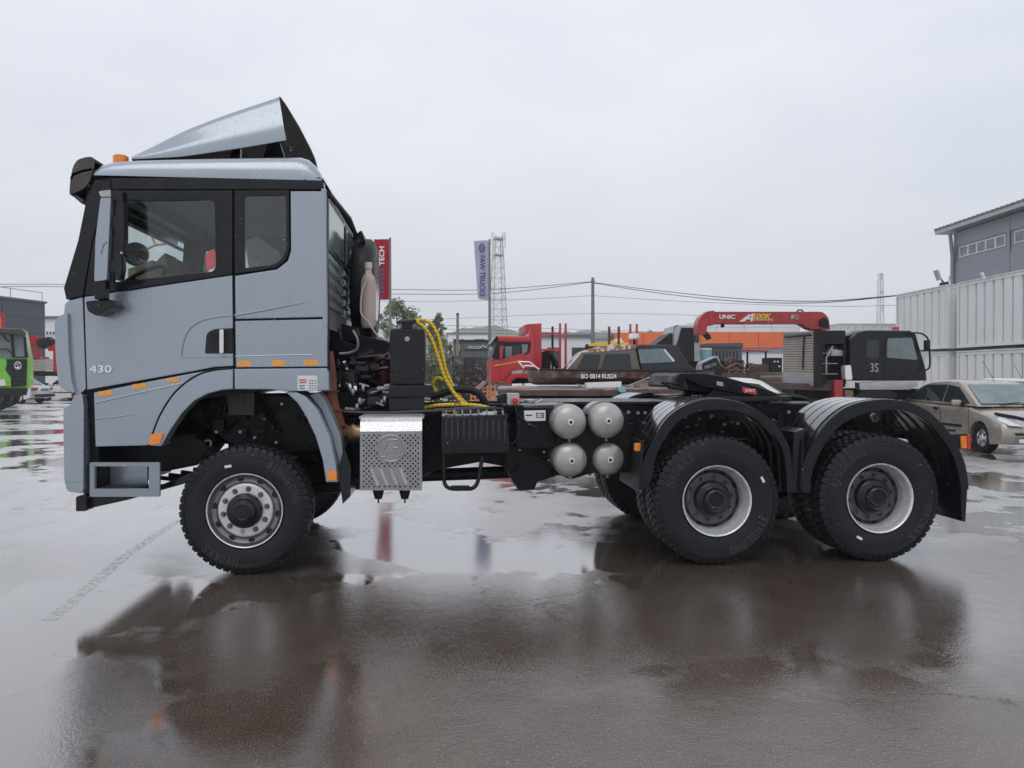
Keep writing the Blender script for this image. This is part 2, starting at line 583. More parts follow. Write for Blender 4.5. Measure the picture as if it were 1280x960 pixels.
def ground_mat():
    m = bpy.data.materials.new('wet_asphalt')
    m.use_nodes = True
    t = m.node_tree
    b = t.nodes['Principled BSDF']
    N = t.nodes.new
    L = t.links.new
    tc = N('ShaderNodeTexCoord')
    def noise(scale, detail=5, rough=.6, src=None):
        n = N('ShaderNodeTexNoise')
        n.inputs['Scale'].default_value = scale
        n.inputs['Detail'].default_value = detail
        n.inputs['Roughness'].default_value = rough
        L(src or tc.outputs['Object'], n.inputs['Vector'])
        return n.outputs['Fac']
    def mr(src, a, b_, c, d):
        x = N('ShaderNodeMapRange')
        x.inputs['From Min'].default_value = a; x.inputs['From Max'].default_value = b_
        x.inputs['To Min'].default_value = c; x.inputs['To Max'].default_value = d
        L(src, x.inputs[0])
        return x.outputs[0]
    def math_(op, a, b_):
        x = N('ShaderNodeMath'); x.operation = op
        for i, s in enumerate((a, b_)):
            if isinstance(s, (int, float)): x.inputs[i].default_value = s
            else: L(s, x.inputs[i])
        return x.outputs[0]
    def mixc(f, a, b_):
        x = N('ShaderNodeMix'); x.data_type = 'RGBA'
        L(f, x.inputs[0])
        for i, s in ((6, a), (7, b_)):
            if isinstance(s, tuple): x.inputs[i].default_value = (*s, 1)
            else: L(s, x.inputs[i])
        return x.outputs[2]
    big = noise(.35, 4, .55)
    mid = noise(2.2, 6, .65)
    fine = noise(42, 3, .7)
    grit = noise(95, 2, .6)
    c = mixc(mr(mid, .35, .7, 0, 1), (.076, .050, .036), (.108, .077, .058))
    c = mixc(mr(grit, .585, .68, 0, .85), c, (.27, .235, .21))
    c = mixc(mr(noise(120, 2, .5), .36, .28, 0, .75), c, (.022, .017, .014))
    # cracks: thin lines of a warped voronoi
    wv = N('ShaderNodeVectorMath'); wv.operation = 'ADD'
    wn = N('ShaderNodeTexNoise'); wn.inputs['Scale'].default_value = 1.6; wn.inputs['Detail'].default_value = 8; wn.inputs['Roughness'].default_value = .65
    L(tc.outputs['Object'], wn.inputs['Vector'])
    L(tc.outputs['Object'], wv.inputs[0]); L(wn.outputs['Color'], wv.inputs[1])
    vo = N('ShaderNodeTexVoronoi'); vo.feature = 'DISTANCE_TO_EDGE'; vo.inputs['Scale'].default_value = .3
    L(wv.outputs[0], vo.inputs['Vector'])
    crack = math_('MULTIPLY', mr(vo.outputs['Distance'], .0, .0028, 1, 0), mr(noise(.5, 3), .46, .56, 0, 1))
    c = mixc(math_('MULTIPLY', crack, .85), c, (.012, .010, .009))
    L(c, b.inputs['Base Color'])
    # standing water where the big noise is low; elsewhere a thin film over the grain
    sep0 = N('ShaderNodeSeparateXYZ'); L(tc.outputs['Object'], sep0.inputs[0])
    back = mr(math_('ADD', sep0.outputs[1], math_('MULTIPLY', mid, 2.0)), .6, 2.6, 0, 1)
    pud = mr(math_('ADD', math_('ADD', big, math_('MULTIPLY', back, .03)), math_('MULTIPLY', mid, .25)), .612, .636, 1, 0)
    film = mr(mid, .3, .7, .06, .14)
    rough = N('ShaderNodeMix'); rough.data_type = 'FLOAT'
    L(pud, rough.inputs[0]); L(film, rough.inputs[2]); rough.inputs[3].default_value = .022
    b.inputs['Roughness'].default_value = .6
    b.inputs['Specular IOR Level'].default_value = .2
    # the ground nearest the camera is only damp: duller and rougher, with a ragged edge
    sep = N('ShaderNodeSeparateXYZ'); L(tc.outputs['Object'], sep.inputs[0])
    wob = math_('ADD', math_('MULTIPLY', noise(.55, 5, .62), 2.6), -1.3)
    ye = mr(math_('ADD', sep.outputs[1], wob), -1.75, -2.75, 0, 1)
    xe = mr(math_('ADD', sep.outputs[0], wob), -1.3, .1, 0, 1)
    damp = math_('MULTIPLY', ye, xe)
    hgt = math_('ADD', math_('MULTIPLY', fine, .6), math_('MULTIPLY', grit, .5))
    bp = N('ShaderNodeBump')
    bp.inputs['Distance'].default_value = .012
    bp.inputs['Strength'].default_value = .5
    L(hgt, bp.inputs['Height'])
    L(bp.outputs[0], b.inputs['Normal'])
    bp2 = N('ShaderNodeBump')
    bp2.inputs['Distance'].default_value = .0035
    L(math_('ADD', mr(pud, 0, 1, .55, .10), math_('MULTIPLY', damp, .45)), bp2.inputs['Strength'])
    L(math_('ADD', hgt, math_('MULTIPLY', noise(7, 3), .9)), bp2.inputs['Height'])
    gl = N('ShaderNodeBsdfGlossy')
    gl.inputs['Color'].default_value = (1, 1, 1, 1)
    rr = math_('ADD', rough.outputs[0], math_('MULTIPLY', damp, .16))
    rr = math_('ADD', rr, math_('MULTIPLY', math_('MULTIPLY', back, mr(pud, 0, 1, 1, .25)), .20))
    L(rr, gl.inputs['Roughness'])
    L(bp2.outputs[0], gl.inputs['Normal'])
    lw = N('ShaderNodeLayerWeight'); lw.inputs[0].default_value = .5
    fac = math_('ADD', math_('MULTIPLY', math_('POWER', lw.outputs['Facing'], 2.3), .93), .05)
    fac = math_('MULTIPLY', fac, mr(crack, 0, 1, 1, .35))
    fac = math_('MULTIPLY', fac, mr(damp, 0, 1, 1, .48))
    ms = N('ShaderNodeMixShader')
    L(fac, ms.inputs[0]); L(b.outputs[0], ms.inputs[1]); L(gl.outputs[0], ms.inputs[2])
    L(ms.outputs[0], t.nodes['Material Output'].inputs[0])
    return m
M['ground'] = ground_mat()
# ================================================================ ground
bm = B()
bmesh.ops.create_grid(bm, x_segments=8, y_segments=8, size=1, matrix=Matrix.Translation((0, 370, 0)) @ Matrix.Diagonal((900, 520, 1, 1)))
g = obj('asphalt_yard', bm, M['ground'], smooth=0, kind='structure')
g['label'] = 'wet brown grey asphalt yard with puddles and reflections'

# ================================================================ the tractor truck
TR = thing('tractor_truck', 'silver grey three axle tractor truck parked side on across the wet yard', 'truck', (1.2, 1.25, 0))
CABY, FARY = .03, 2.47
cabp, farp = TP(CABY), TP(FARY)

def both(fn):
    """run fn for the near side plane and for the far side, where the same outline stands across the cab"""
    fn(0)
    fn(1)

def side(bm, pts, y0, y1, bevel=0, holes=(), far=False, ref=CABY):
    """pixel outline read on the near cab side, set at depth y0..y1; far mirrors it to the other side of the cab"""
    pl = TP(ref)
    loops = []
    for l in [pts] + list(holes):
        q = []
        for p in l:
            a = pl(p[0], p[1])
            q.append(Vector((a.x, (2.5 - y0) if far else y0, a.z)))
        loops.append(q)
    prism(bm, loops, (0, (y0 - y1) if far else (y1 - y0), 0), bevel)

# --- side panels ------------------------------------------------
door_win = rnd([(139, 252), (268, 249), (269, 339), (137, 353), (131, 340)], [4, 9, 8, 3, 3])
rear_win = rnd([(305, 245), (357, 244), (358, 314), (346, 330), (305, 335)], [3, 4, 8, 10, 3])
door_low = [(105, 371), (290.2, 344), (291, 400), (291.5, 457.5), (268, 459), (240, 464.5), (200, 471.5), (108.5, 487.5)]
door_up = rnd([(139, 238), (290, 237.5), (290.2, 342.6), (105, 369.6), (116, 300)], [12, 0, 0, 0, 0])
rear_up = [(293, 237.5), (361, 237), (361.5, 312), (357, 325), (345, 334.5), (293, 342.5)]
rear_sil = [(293.5, 344.5), (346, 336.5), (359.5, 326), (363.5, 313), (363, 238.5), (405, 238.5), (408.5, 330), (408.5, 396.5), (293.8, 399)]
rear_low = [(293.8, 401), (408.8, 398.5), (409.5, 458.5), (294.5, 459.5)]
a_post = [(118, 224), (138, 224), (138, 236), (134, 240), (115, 300), (103.5, 370), (82, 374), (79, 360), (97, 300), (107, 250)]
band = [(119, 222.5), (400, 221.5), (404, 228), (405.5, 236.5), (139, 236.5), (139, 224)]
front_corner = rnd([(80.5, 377), (103, 371.5), (107, 486), (99, 493), (92, 491), (86, 470), (79, 400)], [6, 2, 2, 2, 2, 4, 8])
low_panel = [(117, 490.5), (200, 474), (240, 466.5), (262, 462.5), (240, 472), (222, 490), (205, 518), (185, 557), (119, 558.5)]
sm, bl = M['silver'], M['gloss']
for far in (False, True):
    bm = B(); side(bm, door_low, .03, .07, .012, far=far); dr = obj('door', bm, sm, TR)
    bm = B(); side(bm, door_up, .036, .07, .006, [door_win], far=far); obj('window_frame', bm, bl, dr)
    bm = B(); side(bm, door_win, .052, .057, far=far); obj('window_pane', bm, M['glasscab'], dr)
    if not far:
        # recess line round the handle, handle cup and chrome pull
        bm = B()
        ln = cr([(227, 446), (229, 430), (236, 413), (250, 402), (268, 397), (290, 394)], 4)
        tube(bm, [cabp(p[0], p[1], .0) for p in ln], .006, 6)
        tube(bm, [cabp(u, v, .0) for u, v in ((227, 446), (240, 447), (290, 446))], .004, 6)
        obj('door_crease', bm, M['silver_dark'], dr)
        bm = B(); pp(bm, cabp, rnd([(258, 416), (268, 411), (291, 410), (291, 442), (256, 442)], [8, 5, 1, 1, 2]), -.004, .03, .004); obj('handle_cup', bm, M['black'], dr)
        bm = B(); pp(bm, cabp, rect(264, 415, 287, 439, 4), -.0065, .0, .002); obj('handle_recess', bm, M['trim'], dr)
        bm = B(); pbox(bm, cabp, 274, 411.5, 279.5, 442, -.04, -.01, .006, 2.5)
        obj('door_handle', bm, M['chrome'], dr)
        bm = B(); ptext(bm, cabp, '430', 112, 456.5, 140, 466, -.003, .012, bold=.02); obj('power_badge', bm, M['chrome'], dr)
    bm = B(); side(bm, rear_up, .036, .07, .006, [rear_win], far=far); rq = obj('quarter_frame', bm, bl, TR)
    bm = B(); side(bm, rear_win, .045, .05, far=far); obj('quarter_pane', bm, M['glassdk'], rq)
    bm = B(); side(bm, rear_sil, .03, .08, .014, far=far); rs = obj('rear_quarter_panel', bm, sm, TR)
    if not far:
        bm = B()
        tube(bm, [cabp(u, v, .0) for u, v in ((293, 394.5), (330, 388), (370, 380), (390, 377.5))], [.008, .008, .005, .002], 6)
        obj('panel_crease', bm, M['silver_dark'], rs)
    bm = B(); side(bm, rear_low, .03, .08, .012, far=far); rl = obj('lower_side_panel', bm, sm, TR)
    if not far:
        bm = B(); tube(bm, [cabp(u, v, .0) for u, v in ((294, 445.5), (345, 444), (390, 443.5))], .004, 6); obj('panel_crease', bm, sm, rl)
    bm = B(); side(bm, a_post, .034, .12, .01, far=far); obj('windscreen_post', bm, bl, TR)
    bm = B(); side(bm, band, .032, .12, .006, far=far); bd = obj('roof_band', bm, bl, TR)
    if not far:
        for u in (156, 224.5, 290.5, 380.5):
            c = cabp(u, 225.2, .0)
            bm = B(); cyl(bm, c, c + Vector((0, .02, 0)), .009, sides=8); obj('band_bolt', bm, M['trim'], bd)
    bm = B(); side(bm, front_corner, .034, .3, .03, far=far); obj('corner_panel', bm, sm, TR)
    bm = B(); side(bm, low_panel, .03, .08, .012, far=far); lp = obj('step_panel', bm, sm, TR)
    if not far:
        bm = B(); tube(bm, [cabp(u, v, .0) for u, v in ((118, 504), (150, 496.5), (205, 484), (232, 478))], [.006, .006, .006, .003], 6); obj('panel_crease', bm, sm, lp)
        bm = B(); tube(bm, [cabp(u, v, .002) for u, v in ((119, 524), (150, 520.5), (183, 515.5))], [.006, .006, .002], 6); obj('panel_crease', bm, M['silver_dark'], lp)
    # black inner shell behind the panel gaps
    shell = [(106, 226), (404, 226), (409, 330), (410, 470), (290, 480), (240, 500), (200, 552), (118, 556), (98, 488), (84, 400), (84, 376), (100, 300)]
    h1 = [(136, 246), (274, 244), (276, 341), (138, 358), (128, 345)]
    h2 = [(303, 243), (359, 242), (360, 315), (347, 333), (303, 337)]
    bm = B(); side(bm, shell, .07, .13, 0, [h1, h2], far=far); obj('cab_shell', bm, M['chassis'], TR)
    # arch trim round the front wheel, in two lengths with the seam behind the door
    arch_f = [(187, 556.5), (199, 523), (215, 496), (232, 479), (252, 467), (272, 462.5), (293, 461), (293, 486.5), (280, 487.5), (262, 492), (245, 501), (230, 516), (216, 536), (204, 557.5)]
    bm = B(); side(bm, arch_f, -.01, .12, .016, far=far); af = obj('wheel_arch', bm, sm, TR)
    arch_r = [(294.5, 461), (409, 460), (412, 466), (413, 488), (365, 489.5), (340, 487), (294.5, 486.5)]
    bm = B(); side(bm, arch_r, -.01, .12, .014, far=far); ar = obj('wheel_arch', bm, sm, TR)
    mg = [(358, 490), (372, 490), (383, 495), (398, 512), (413, 545), (421, 580), (423, 602), (408, 602), (404, 575), (395, 545), (382, 518), (372, 503)]
    bm = B(); side(bm, mg, -.005, .45, .015, far=far); gd = obj('mudguard', bm, sm, TR)
    bm = B(); side(bm, [(384, 494), (396, 490), (404, 500), (424, 545), (430, 590), (424, 601), (421, 578), (413, 545), (399, 512)], .12, .6, .01, far=far); obj('guard_back', bm, M['silver_dark'], gd)
    bm = B(); side(bm, [(421, 588), (429, 560), (437, 585), (437, 622), (427, 632), (424, 610)], .1, .5, 0, far=far); obj('mud_flap', bm, M['black'], gd)
    if not far:
        bm = B(); tube(bm, [TP(-.008)(p[0] - 1, p[1]) for p in cr([(187, 556.5), (199, 523), (215, 496), (232, 479), (252, 467), (272, 462), (291, 460.5)], 4)], .007, 6); obj('arch_seam', bm, M['chassis'], af)
        bm = B(); pp(bm, TP(-.012), rnd([(188, 543), (204, 541), (200, 555), (185, 556)], 1.5), -.012, .02, .004); obj('side_marker', bm, M['amber'], af)
        bm = B(); pbox(bm, TP(-.012), 409, 589, 421, 600.5, -.012, .02, .004, 2); obj('side_marker', bm, M['amber'], gd)
        for u0, v0, u1, v1, sl_, dad in ((122.5, 488.5, 139.5, 494.5, -2, lp), (165.5, 479.5, 182.5, 485.5, -2, lp), (208.5, 472.5, 224, 477.5, -2, lp),
                                    (297, 451, 314, 458, 0, rl), (339, 450.5, 355.5, 457.5, 0, rl), (379.5, 450, 397, 456.5, 0, rl)):
            bm = B(); pp(bm, cabp, [(u0, v0 - sl_ / 2), (u1, v0 + sl_ / 2), (u1, v1 + sl_ / 2), (u0, v1 - sl_ / 2)], -.003, .01, .001)
            obj('reflector', bm, M['orange'], dad)
        apl = TP(-.01)
        bm = B(); pbox(bm, apl, 372, 469.5, 396.5, 488, -.003, .004); dc = obj('data_sticker', bm, M['sticker'], ar)
        bm = B()
        for r_ in range(4):
            for u0, u1 in ((374, 381), (386.5, 388.5), (389.5, 391.5), (393, 395)):
                if r_ < 2 and u0 == 374: continue
                pbox(bm, apl, u0, 475 + r_ * 3.2, u1, 476.6 + r_ * 3.2, -.0045, .001)
        obj('sticker_print', bm, M['inkgrey'], dc, smooth=0)
        bm = B()
        for r_ in range(2):
            pbox(bm, apl, 374, 474 + r_ * 3, 383, 476 + r_ * 3, -.0045, .001)
        obj('sticker_print', bm, M['inkred'], dc, smooth=0)

# --- roof, front, back wall, floor -------------------------------
def cabx(u, v):
    a = cabp(u, v)
    return a.x, a.z
roof_line = [(116, 221.5), (117.5, 210), (124, 203.5), (140, 199.5), (170, 197.5), (260, 195.5), (340, 194.5), (372, 194.5), (383, 197.5), (392, 205), (399, 214), (402, 220.5)]
bm = B()
st = [cabx(*p) for p in roof_line]
z_low = cabx(250, 222)[1]
# cross sections: the outline is pulled in towards the roof edges so the roof crowns over
ys = [(.03, 0), (.034, .35), (.05, .62), (.085, .84), (.15, .96), (.3, 1.03), (.7, 1.09), (1.25, 1.11), (1.8, 1.09), (2.2, 1.03), (2.35, .96), (2.415, .84), (2.45, .62), (2.466, .35), (2.47, 0)]
rows = []
for y, k in ys:
    rows.append([bm.verts.new((x, y, z_low + (z - z_low) * k * 1.14)) for x, z in st])
for a, b in zip(rows, rows[1:]):
    for i in range(len(st) - 1):
        bm.faces.new((a[i], a[i + 1], b[i + 1], b[i]))
bmesh.ops.recalc_face_normals(bm, faces=bm.faces[:])
rf = obj('roof_panel', bm, sm, TR, smooth=60)
bm = B()
c = TP(.3)(151, 196.5)
cyl(bm, c - Vector((0, 0, .09)), c + Vector((0, 0, .012)), .058, sides=20, bevel=.008)
obj('marker_lamp', bm, M['amber'], rf)
for y in (.9, 1.25, 1.6, 1.95):
    bm = B(); c2 = Vector((c.x, y, c.z + .025)); cyl(bm, c2 - Vector((0, 0, .03)), c2 + Vector((0, 0, .03)), .058, sides=20, bevel=.008); obj('marker_lamp', bm, M['amber'], rf)
def xbar(bm, pts, y0, y1, bevel=0):
    prism(bm, [Vector((*cabx(*p), 0)).xzy for p in pts] if False else [Vector((cabx(*p)[0], y0, cabx(*p)[1])) for p in pts], (0, y1 - y0, 0), bevel)
bm = B(); xbar(bm, [(112, 224), (400, 224), (402, 230), (112, 230)], .12, 2.38); obj('headliner', bm, M['cloth'], TR)
bm = B(); xbar(bm, [(113, 224), (160, 226), (150, 243), (120, 236)], .14, 2.36); obj('overhead_shelf', bm, M['trim'], TR)
bm = B(); xbar(bm, [(95, 470), (408, 462), (408, 476), (240, 500), (110, 520)], .13, 2.37); obj('cab_floor', bm, M['chassis'], TR)
bm = B(); xbar(bm, [(86, 372), (150, 356), (158, 372), (150, 420), (100, 470), (92, 470)], .13, 2.37, .02); da = obj('dashboard', bm, M['trim'], TR)
# windscreen, wiper line and front panel
bm = B(); xbar(bm, [(109, 232), (111, 232), (84, 374), (82, 374)], .16, 2.34); obj('windscreen', bm, M['glasscab'], TR)
bm = B(); xbar(bm, [(106, 222), (117, 222), (113, 240), (103, 240)], .1, 2.4); obj('windscreen_header', bm, bl, TR)
bm = B(); xbar(bm, [(79, 374), (90, 372), (95, 480), (92, 492), (80, 420)], .1, 2.4, .03); obj('front_panel', bm, sm, TR)
# corner deflector, bumper, tow bar
dfl = rnd([(70, 403), (75, 396), (86.5, 391), (88, 440), (92, 478), (96, 491), (85, 489), (75.5, 482), (72, 450)], [6, 6, 2, 3, 2, 2, 3, 4, 4])
for y0, y1 in ((.0, .16), (2.34, 2.5)):
    bm = B(); xbar(bm, dfl, y0, y1, .03); obj('air_deflector', bm, sm, TR)
bump = rnd([(81, 510), (91, 505), (94, 494), (105, 492.5), (107, 508), (106.5, 612), (104, 616), (86, 614), (82, 598)], [4, 3, 2, 2, 2, 2, 2, 4, 4])
bm = B(); xbar(bm, bump, .0, 2.5, .035); bp_ = obj('bumper', bm, sm, TR)
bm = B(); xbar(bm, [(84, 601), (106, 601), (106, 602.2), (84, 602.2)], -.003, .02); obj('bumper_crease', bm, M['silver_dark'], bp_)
bm = B(); xbar(bm, [(107, 494), (117, 494), (119, 612), (108, 608)], .1, 2.4); obj('bumper_bracket', bm, M['chassis'], TR)
bm = B()
for pts_, y0, y1 in ((rnd([(94.5, 621), (108, 617), (108, 639), (94.5, 639.5)], 2), .16, .3), ([(104, 617), (150, 612), (197, 608), (240, 590), (262, 584), (262, 596), (205, 612), (160, 625), (110, 636), (104, 637)], .22, .36), (rnd([(104, 600), (118, 598), (118, 625), (104, 628)], 2), .3, 2.1)):
    q = TP(y0)
    prism(bm, [q(*p) for p in pts_], (0, y1 - y0, 0), .012)
obj('tow_beam', bm, M['black'], TR)
# step box: open tray with treads
stp = TP(.03)
bm = B(); pp(bm, stp, rect(112, 578, 199.5, 621, 2), 0, .025, .006, [[(118, 576.0 + 7), (186, 583), (186, 611), (118, 611)]]); sb = obj('step_box', bm, M['silver_dark'], TR)
bm = B(); pp(bm, stp, [(114, 580), (184, 580), (184, 617), (114, 617)], .28, .3); obj('step_back', bm, M['silver'], sb)
bm = B()
pp(bm, stp, [(114, 580), (118, 580), (118, 614), (114, 614)], .025, .28)
pp(bm, stp, [(186.2, 580), (187.5, 580), (187.5, 612), (186.2, 612)], .025, .2)
obj('step_side', bm, M['silver_dark'], sb)
bm = B(); pp(bm, stp, [(114, 612), (184, 612), (184, 616), (114, 616)], .025, .28); obj('step_tread', bm, M['trim'], sb)
bm = B()
for k in range(14):
    a = stp(119 + k * 4.4, 611, .03)
    b = Vector((a.x, a.y + .22, a.z))
    tube(bm, [a, b], .006, 6)
obj('tread_ridge', bm, M['black'], sb)
# smoked sun visor in front of the windscreen
vo_ = cr([(88, 244), (86, 240), (87, 226), (90, 210), (95, 200), (102, 196.5), (112, 195), (117, 198)], 4)
vi_ = cr([(91, 242), (89.5, 238), (90.5, 226), (93.5, 211), (98, 203), (104, 199.5), (112, 198), (116, 201)], 4)
bm = B(); xbar(bm, vo_ + vi_[::-1], .05, 2.45)
xbar(bm, [(86.5, 242), (89, 240), (103, 249), (99, 253)], .06, 2.44)
sv = obj('sun_visor', bm, M['smoke'], TR)
bm = B(); xbar(bm, cr([(87.5, 243), (86.5, 239), (87.5, 226), (90.5, 210), (95.5, 201), (102, 197.5), (112, 196), (116.5, 200), (115.5, 213), (112, 226), (105, 235), (96, 240)], 3, True), .03, .055, .006); obj('visor_end', bm, M['smoke'], sv)
bm = B(); xbar(bm, [(87.5, 222), (90, 217), (103, 212), (115, 210), (115, 213), (103, 215.5), (92, 220), (88.5, 228)], .03, 2.46); obj('visor_strip', bm, M['black'], sv)
bm = B()
for u, v in ((107, 206), (107, 217.5), (112, 232.5)):
    q = cabp(u, v, .02)
    cyl(bm, q, q - Vector((0, .012, 0)), .014, sides=10)
obj('visor_bolt', bm, M['trim'], sv)

# back wall of the cab with pressed ribs and two windows
xb = cabp(406, 300).x
zt, zb = cabp(405, 236).z, cabp(408, 408).z
bm = B(); box(bm, ((xb - .04), 1.25, (zt + zb) / 2), (.06, 2.36, zt - zb)); bw = obj('back_wall', bm, sm, TR)
zz = [cabp(407, v).z for v in (311, 316, 327, 333, 342, 347, 356, 362, 370, 376, 386)]
for i, (z0, z1) in enumerate(((311, 319), (325, 334), (340, 349), (355, 364), (371, 380))):
    a, b = cabp(407, z0).z, cabp(407, z1).z
    for y0, y1 in ((.1, 1.15), (1.3, 2.4)):
        bm = B(); prism(bm, [(xb - .02, y0, b - .012), (xb + .012, y0, b), (xb + .012, y0, a - .012), (xb - .02, y0, a + .012)], (0, y1 - y0, 0), .004); obj('pressed_rib', bm, sm, bw)
a, b = cabp(407, 248).z, cabp(407, 303).z
for y0, y1 in ((.14, 1.12), (1.34, 2.3)):
    bm = B(); box(bm, (xb + .0, (y0 + y1) / 2, (a + b) / 2), (.03, y1 - y0 + .07, a - b + .07), bevel=.01); fr_ = obj('rear_window', bm, M['gloss'], bw)
    bm = B(); box(bm, (xb + .013, (y0 + y1) / 2, (a + b) / 2), (.012, y1 - y0, a - b), bevel=.004); obj('rear_pane', bm, M['paleglass'], fr_)
bm = B(); tube(bm, [(xb - .01, .045, zt), (xb - .005, .04, zt - .5), (xb + .0, .04, zb)], .022, 8); obj('corner_moulding', bm, sm, bw)
bm = B()
tube(bm, [(xb + .02, .1, zt - .02), (xb + .05, 1.3, zt + .02), (xb + .03, 2.4, zt - .02)], .022, 8)
for y in (2.0, 2.25, 2.4):
    box(bm, (xb + .06, y, zt - .05), (.1, .07, .12), bevel=.01)
obj('wiring_loom', bm, M['trim'], bw)

# --- roof air deflector ------------------------------------------
dp = TP(.34)
top = cr([(166, 198.5), (198, 182), (230, 165.5), (265, 150.5), (300, 137.5), (330, 127.5), (350, 120.5)], 4)
bot = cr([(166, 199), (196, 197.4), (226, 195.6), (260, 191), (300, 185), (330, 180), (358, 175)], 4)
def shell_of(inset):
    bm = B()
    rows = []
    for t, b in zip(top, bot):
        T_, Bt = dp(t[0], t[1]), TP(.2)(b[0], b[1])
        h = T_.z - Bt.z
        xs = T_.x
        row = []
        for y, k, f in ((.2, 0, 1), (.198, .22, .78), (.215, .42, .58), (.245, .56, .42), (.262, .78, .2), (.285, .93, .06), (.34, 1.0, 0), (.6, 1.06, 0), (1.25, 1.1, 0)):
            row.append((Bt.x * f + xs * (1 - f), y + inset, Bt.z + max(0, h) * k - inset * k))
        row += [(x, 2.5 - y, z) for x, y, z in row[-2::-1]]
        rows.append([bm.verts.new(p) for p in row])
    for a, b in zip(rows, rows[1:]):
        for i in range(len(a) - 1):
            bm.faces.new((a[i], a[i + 1], b[i + 1], b[i]))
    return bm, rows
bm, rws = shell_of(0)
bmesh.ops.recalc_face_normals(bm, faces=bm.faces[:])
rd = obj('roof_deflector', bm, M['silver'], TR, smooth=50)
bm, rws = shell_of(.018)
bmesh.ops.recalc_face_normals(bm, faces=bm.faces[:])
obj('deflector_lining', bm, mat('bare_fibreglass', (.10, .09, .075), .8, 0, .3, 14), rd, smooth=50)
bm = B()
for u, v, u2, v2, y in ((296, 184, 292, 196, .5), (340, 178, 334, 196, .6), (345, 178, 350, 196, .5), (296, 184, 292, 196, 1.9), (340, 178, 334, 196, 1.9)):
    a, b = TP(y)(u, v), TP(y)(u2, v2)
    bm = B(); prism(bm, [a + Vector((-.03, 0, 0)), a + Vector((.03, 0, 0)), b + Vector((.05, 0, -.05)), b + Vector((-.05, 0, -.05))], (0, .05, 0)); obj('deflector_bracket', bm, M['black'], rd)
e = TP(.3)
bm = B()
tube(bm, [e(352, 176), e(362, 184), e(363, 188)], .012, 6)
obj('deflector_stay', bm, M['black'], rd)

# --- mirrors ------------------------------------------------------
mp_ = TP(-.16)
bm = B(); pp(bm, mp_, rnd([(125.5, 247), (138.5, 247), (133.5, 350), (117.5, 352), (119, 300)], [3, 1, 3, 3, 8]), -.05, .06, .022); mi = obj('mirror_housing', bm, sm, TR)
bm = B(); pp(bm, mp_, rnd([(122, 239), (138, 237), (138.5, 246), (126, 246)], [4, 1, 1, 1]), -.045, .055, .01); obj('mirror_cap', bm, M['zinc'], mi)
bm = B(); pp(bm, mp_, rnd([(139, 237), (153, 238), (153.5, 252), (139, 250)], 2), -.03, .06, .008)
pp(bm, mp_, [(139, 250), (148, 250), (147, 268), (149, 300), (141, 352), (134, 352)], .0, .05)
obj('mirror_arm', bm, M['black'], mi)
bm = B(); pp(bm, mp_, rnd([(146.5, 243), (153, 245), (155, 270), (155, 300), (153, 315), (149, 314), (146, 285)], 3), -.03, .05, .014)
pp(bm, mp_, [(138, 272), (148, 268), (148, 288), (138, 284)], -.02, .04, .01)
obj('main_mirror', bm, M['black'], mi)
bm = B(); pp(bm, mp_, rnd([(145, 315), (152, 317), (152.5, 335), (150, 350), (143.5, 350), (143, 330)], 3), -.03, .05, .014)
pp(bm, mp_, [(133, 325), (144, 325), (144, 340), (132, 340)], -.02, .04, .01)
obj('wide_mirror', bm, M['black'], mi)
bm = B(); pp(bm, mp_, rnd([(118, 350), (132, 350), (131, 374), (117, 374)], 3), -.03, .05, .012)
obj('mirror_elbow', bm, M['black'], mi)
mp2 = TP(-.06)
bm = B(); pp(bm, mp2, rnd([(106.5, 376.5), (130, 374), (140, 374.5), (144, 380), (143, 385), (134, 387), (127, 391), (120, 395), (109, 389)], 3), -.08, .085, .014)
obj('mirror_base', bm, M['black'], mi)
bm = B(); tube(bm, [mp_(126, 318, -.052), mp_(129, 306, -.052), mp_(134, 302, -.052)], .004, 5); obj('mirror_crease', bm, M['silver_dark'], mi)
# the round front mirror on the far side, seen through the cab, with its bent tube
bm = B()
fq = D(0, 0, 1)
fm = TP(2.3)
c = fm(170, 318)
lathe(bm, [(0, -.05), (.06, -.045), (.1, -.03), (.125, 0), (.127, .012)], c, (.35, -1, .1), 24)
rm = obj('front_mirror', bm, M['black'], TR)
bm = B()
lathe(bm, [(0, -.06), (.06, -.053), (.1, -.036), (.117, -.012)], c, (.35, -1, .1), 24)
obj('mirror_glass', bm, M['headlamp'], rm)
bm = B(); tube(bm, [fm(p[0], p[1]) for p in cr([(184, 311), (195, 306), (208, 304), (216, 293), (222, 290)], 4)], .014, 8)
tube(bm, [fm(p[0], p[1]) for p in cr([(194, 305), (190, 296), (190, 288)], 4)], .012, 8); obj('mirror_tube', bm, M['zinc'], rm)
# far side mirror housing
bm = B(); box(bm, (cabx(125, 300)[0], 2.66, cabx(125, 300)[1]), (.12, .1, .62), bevel=.03); obj('mirror_housing', bm, sm, TR)

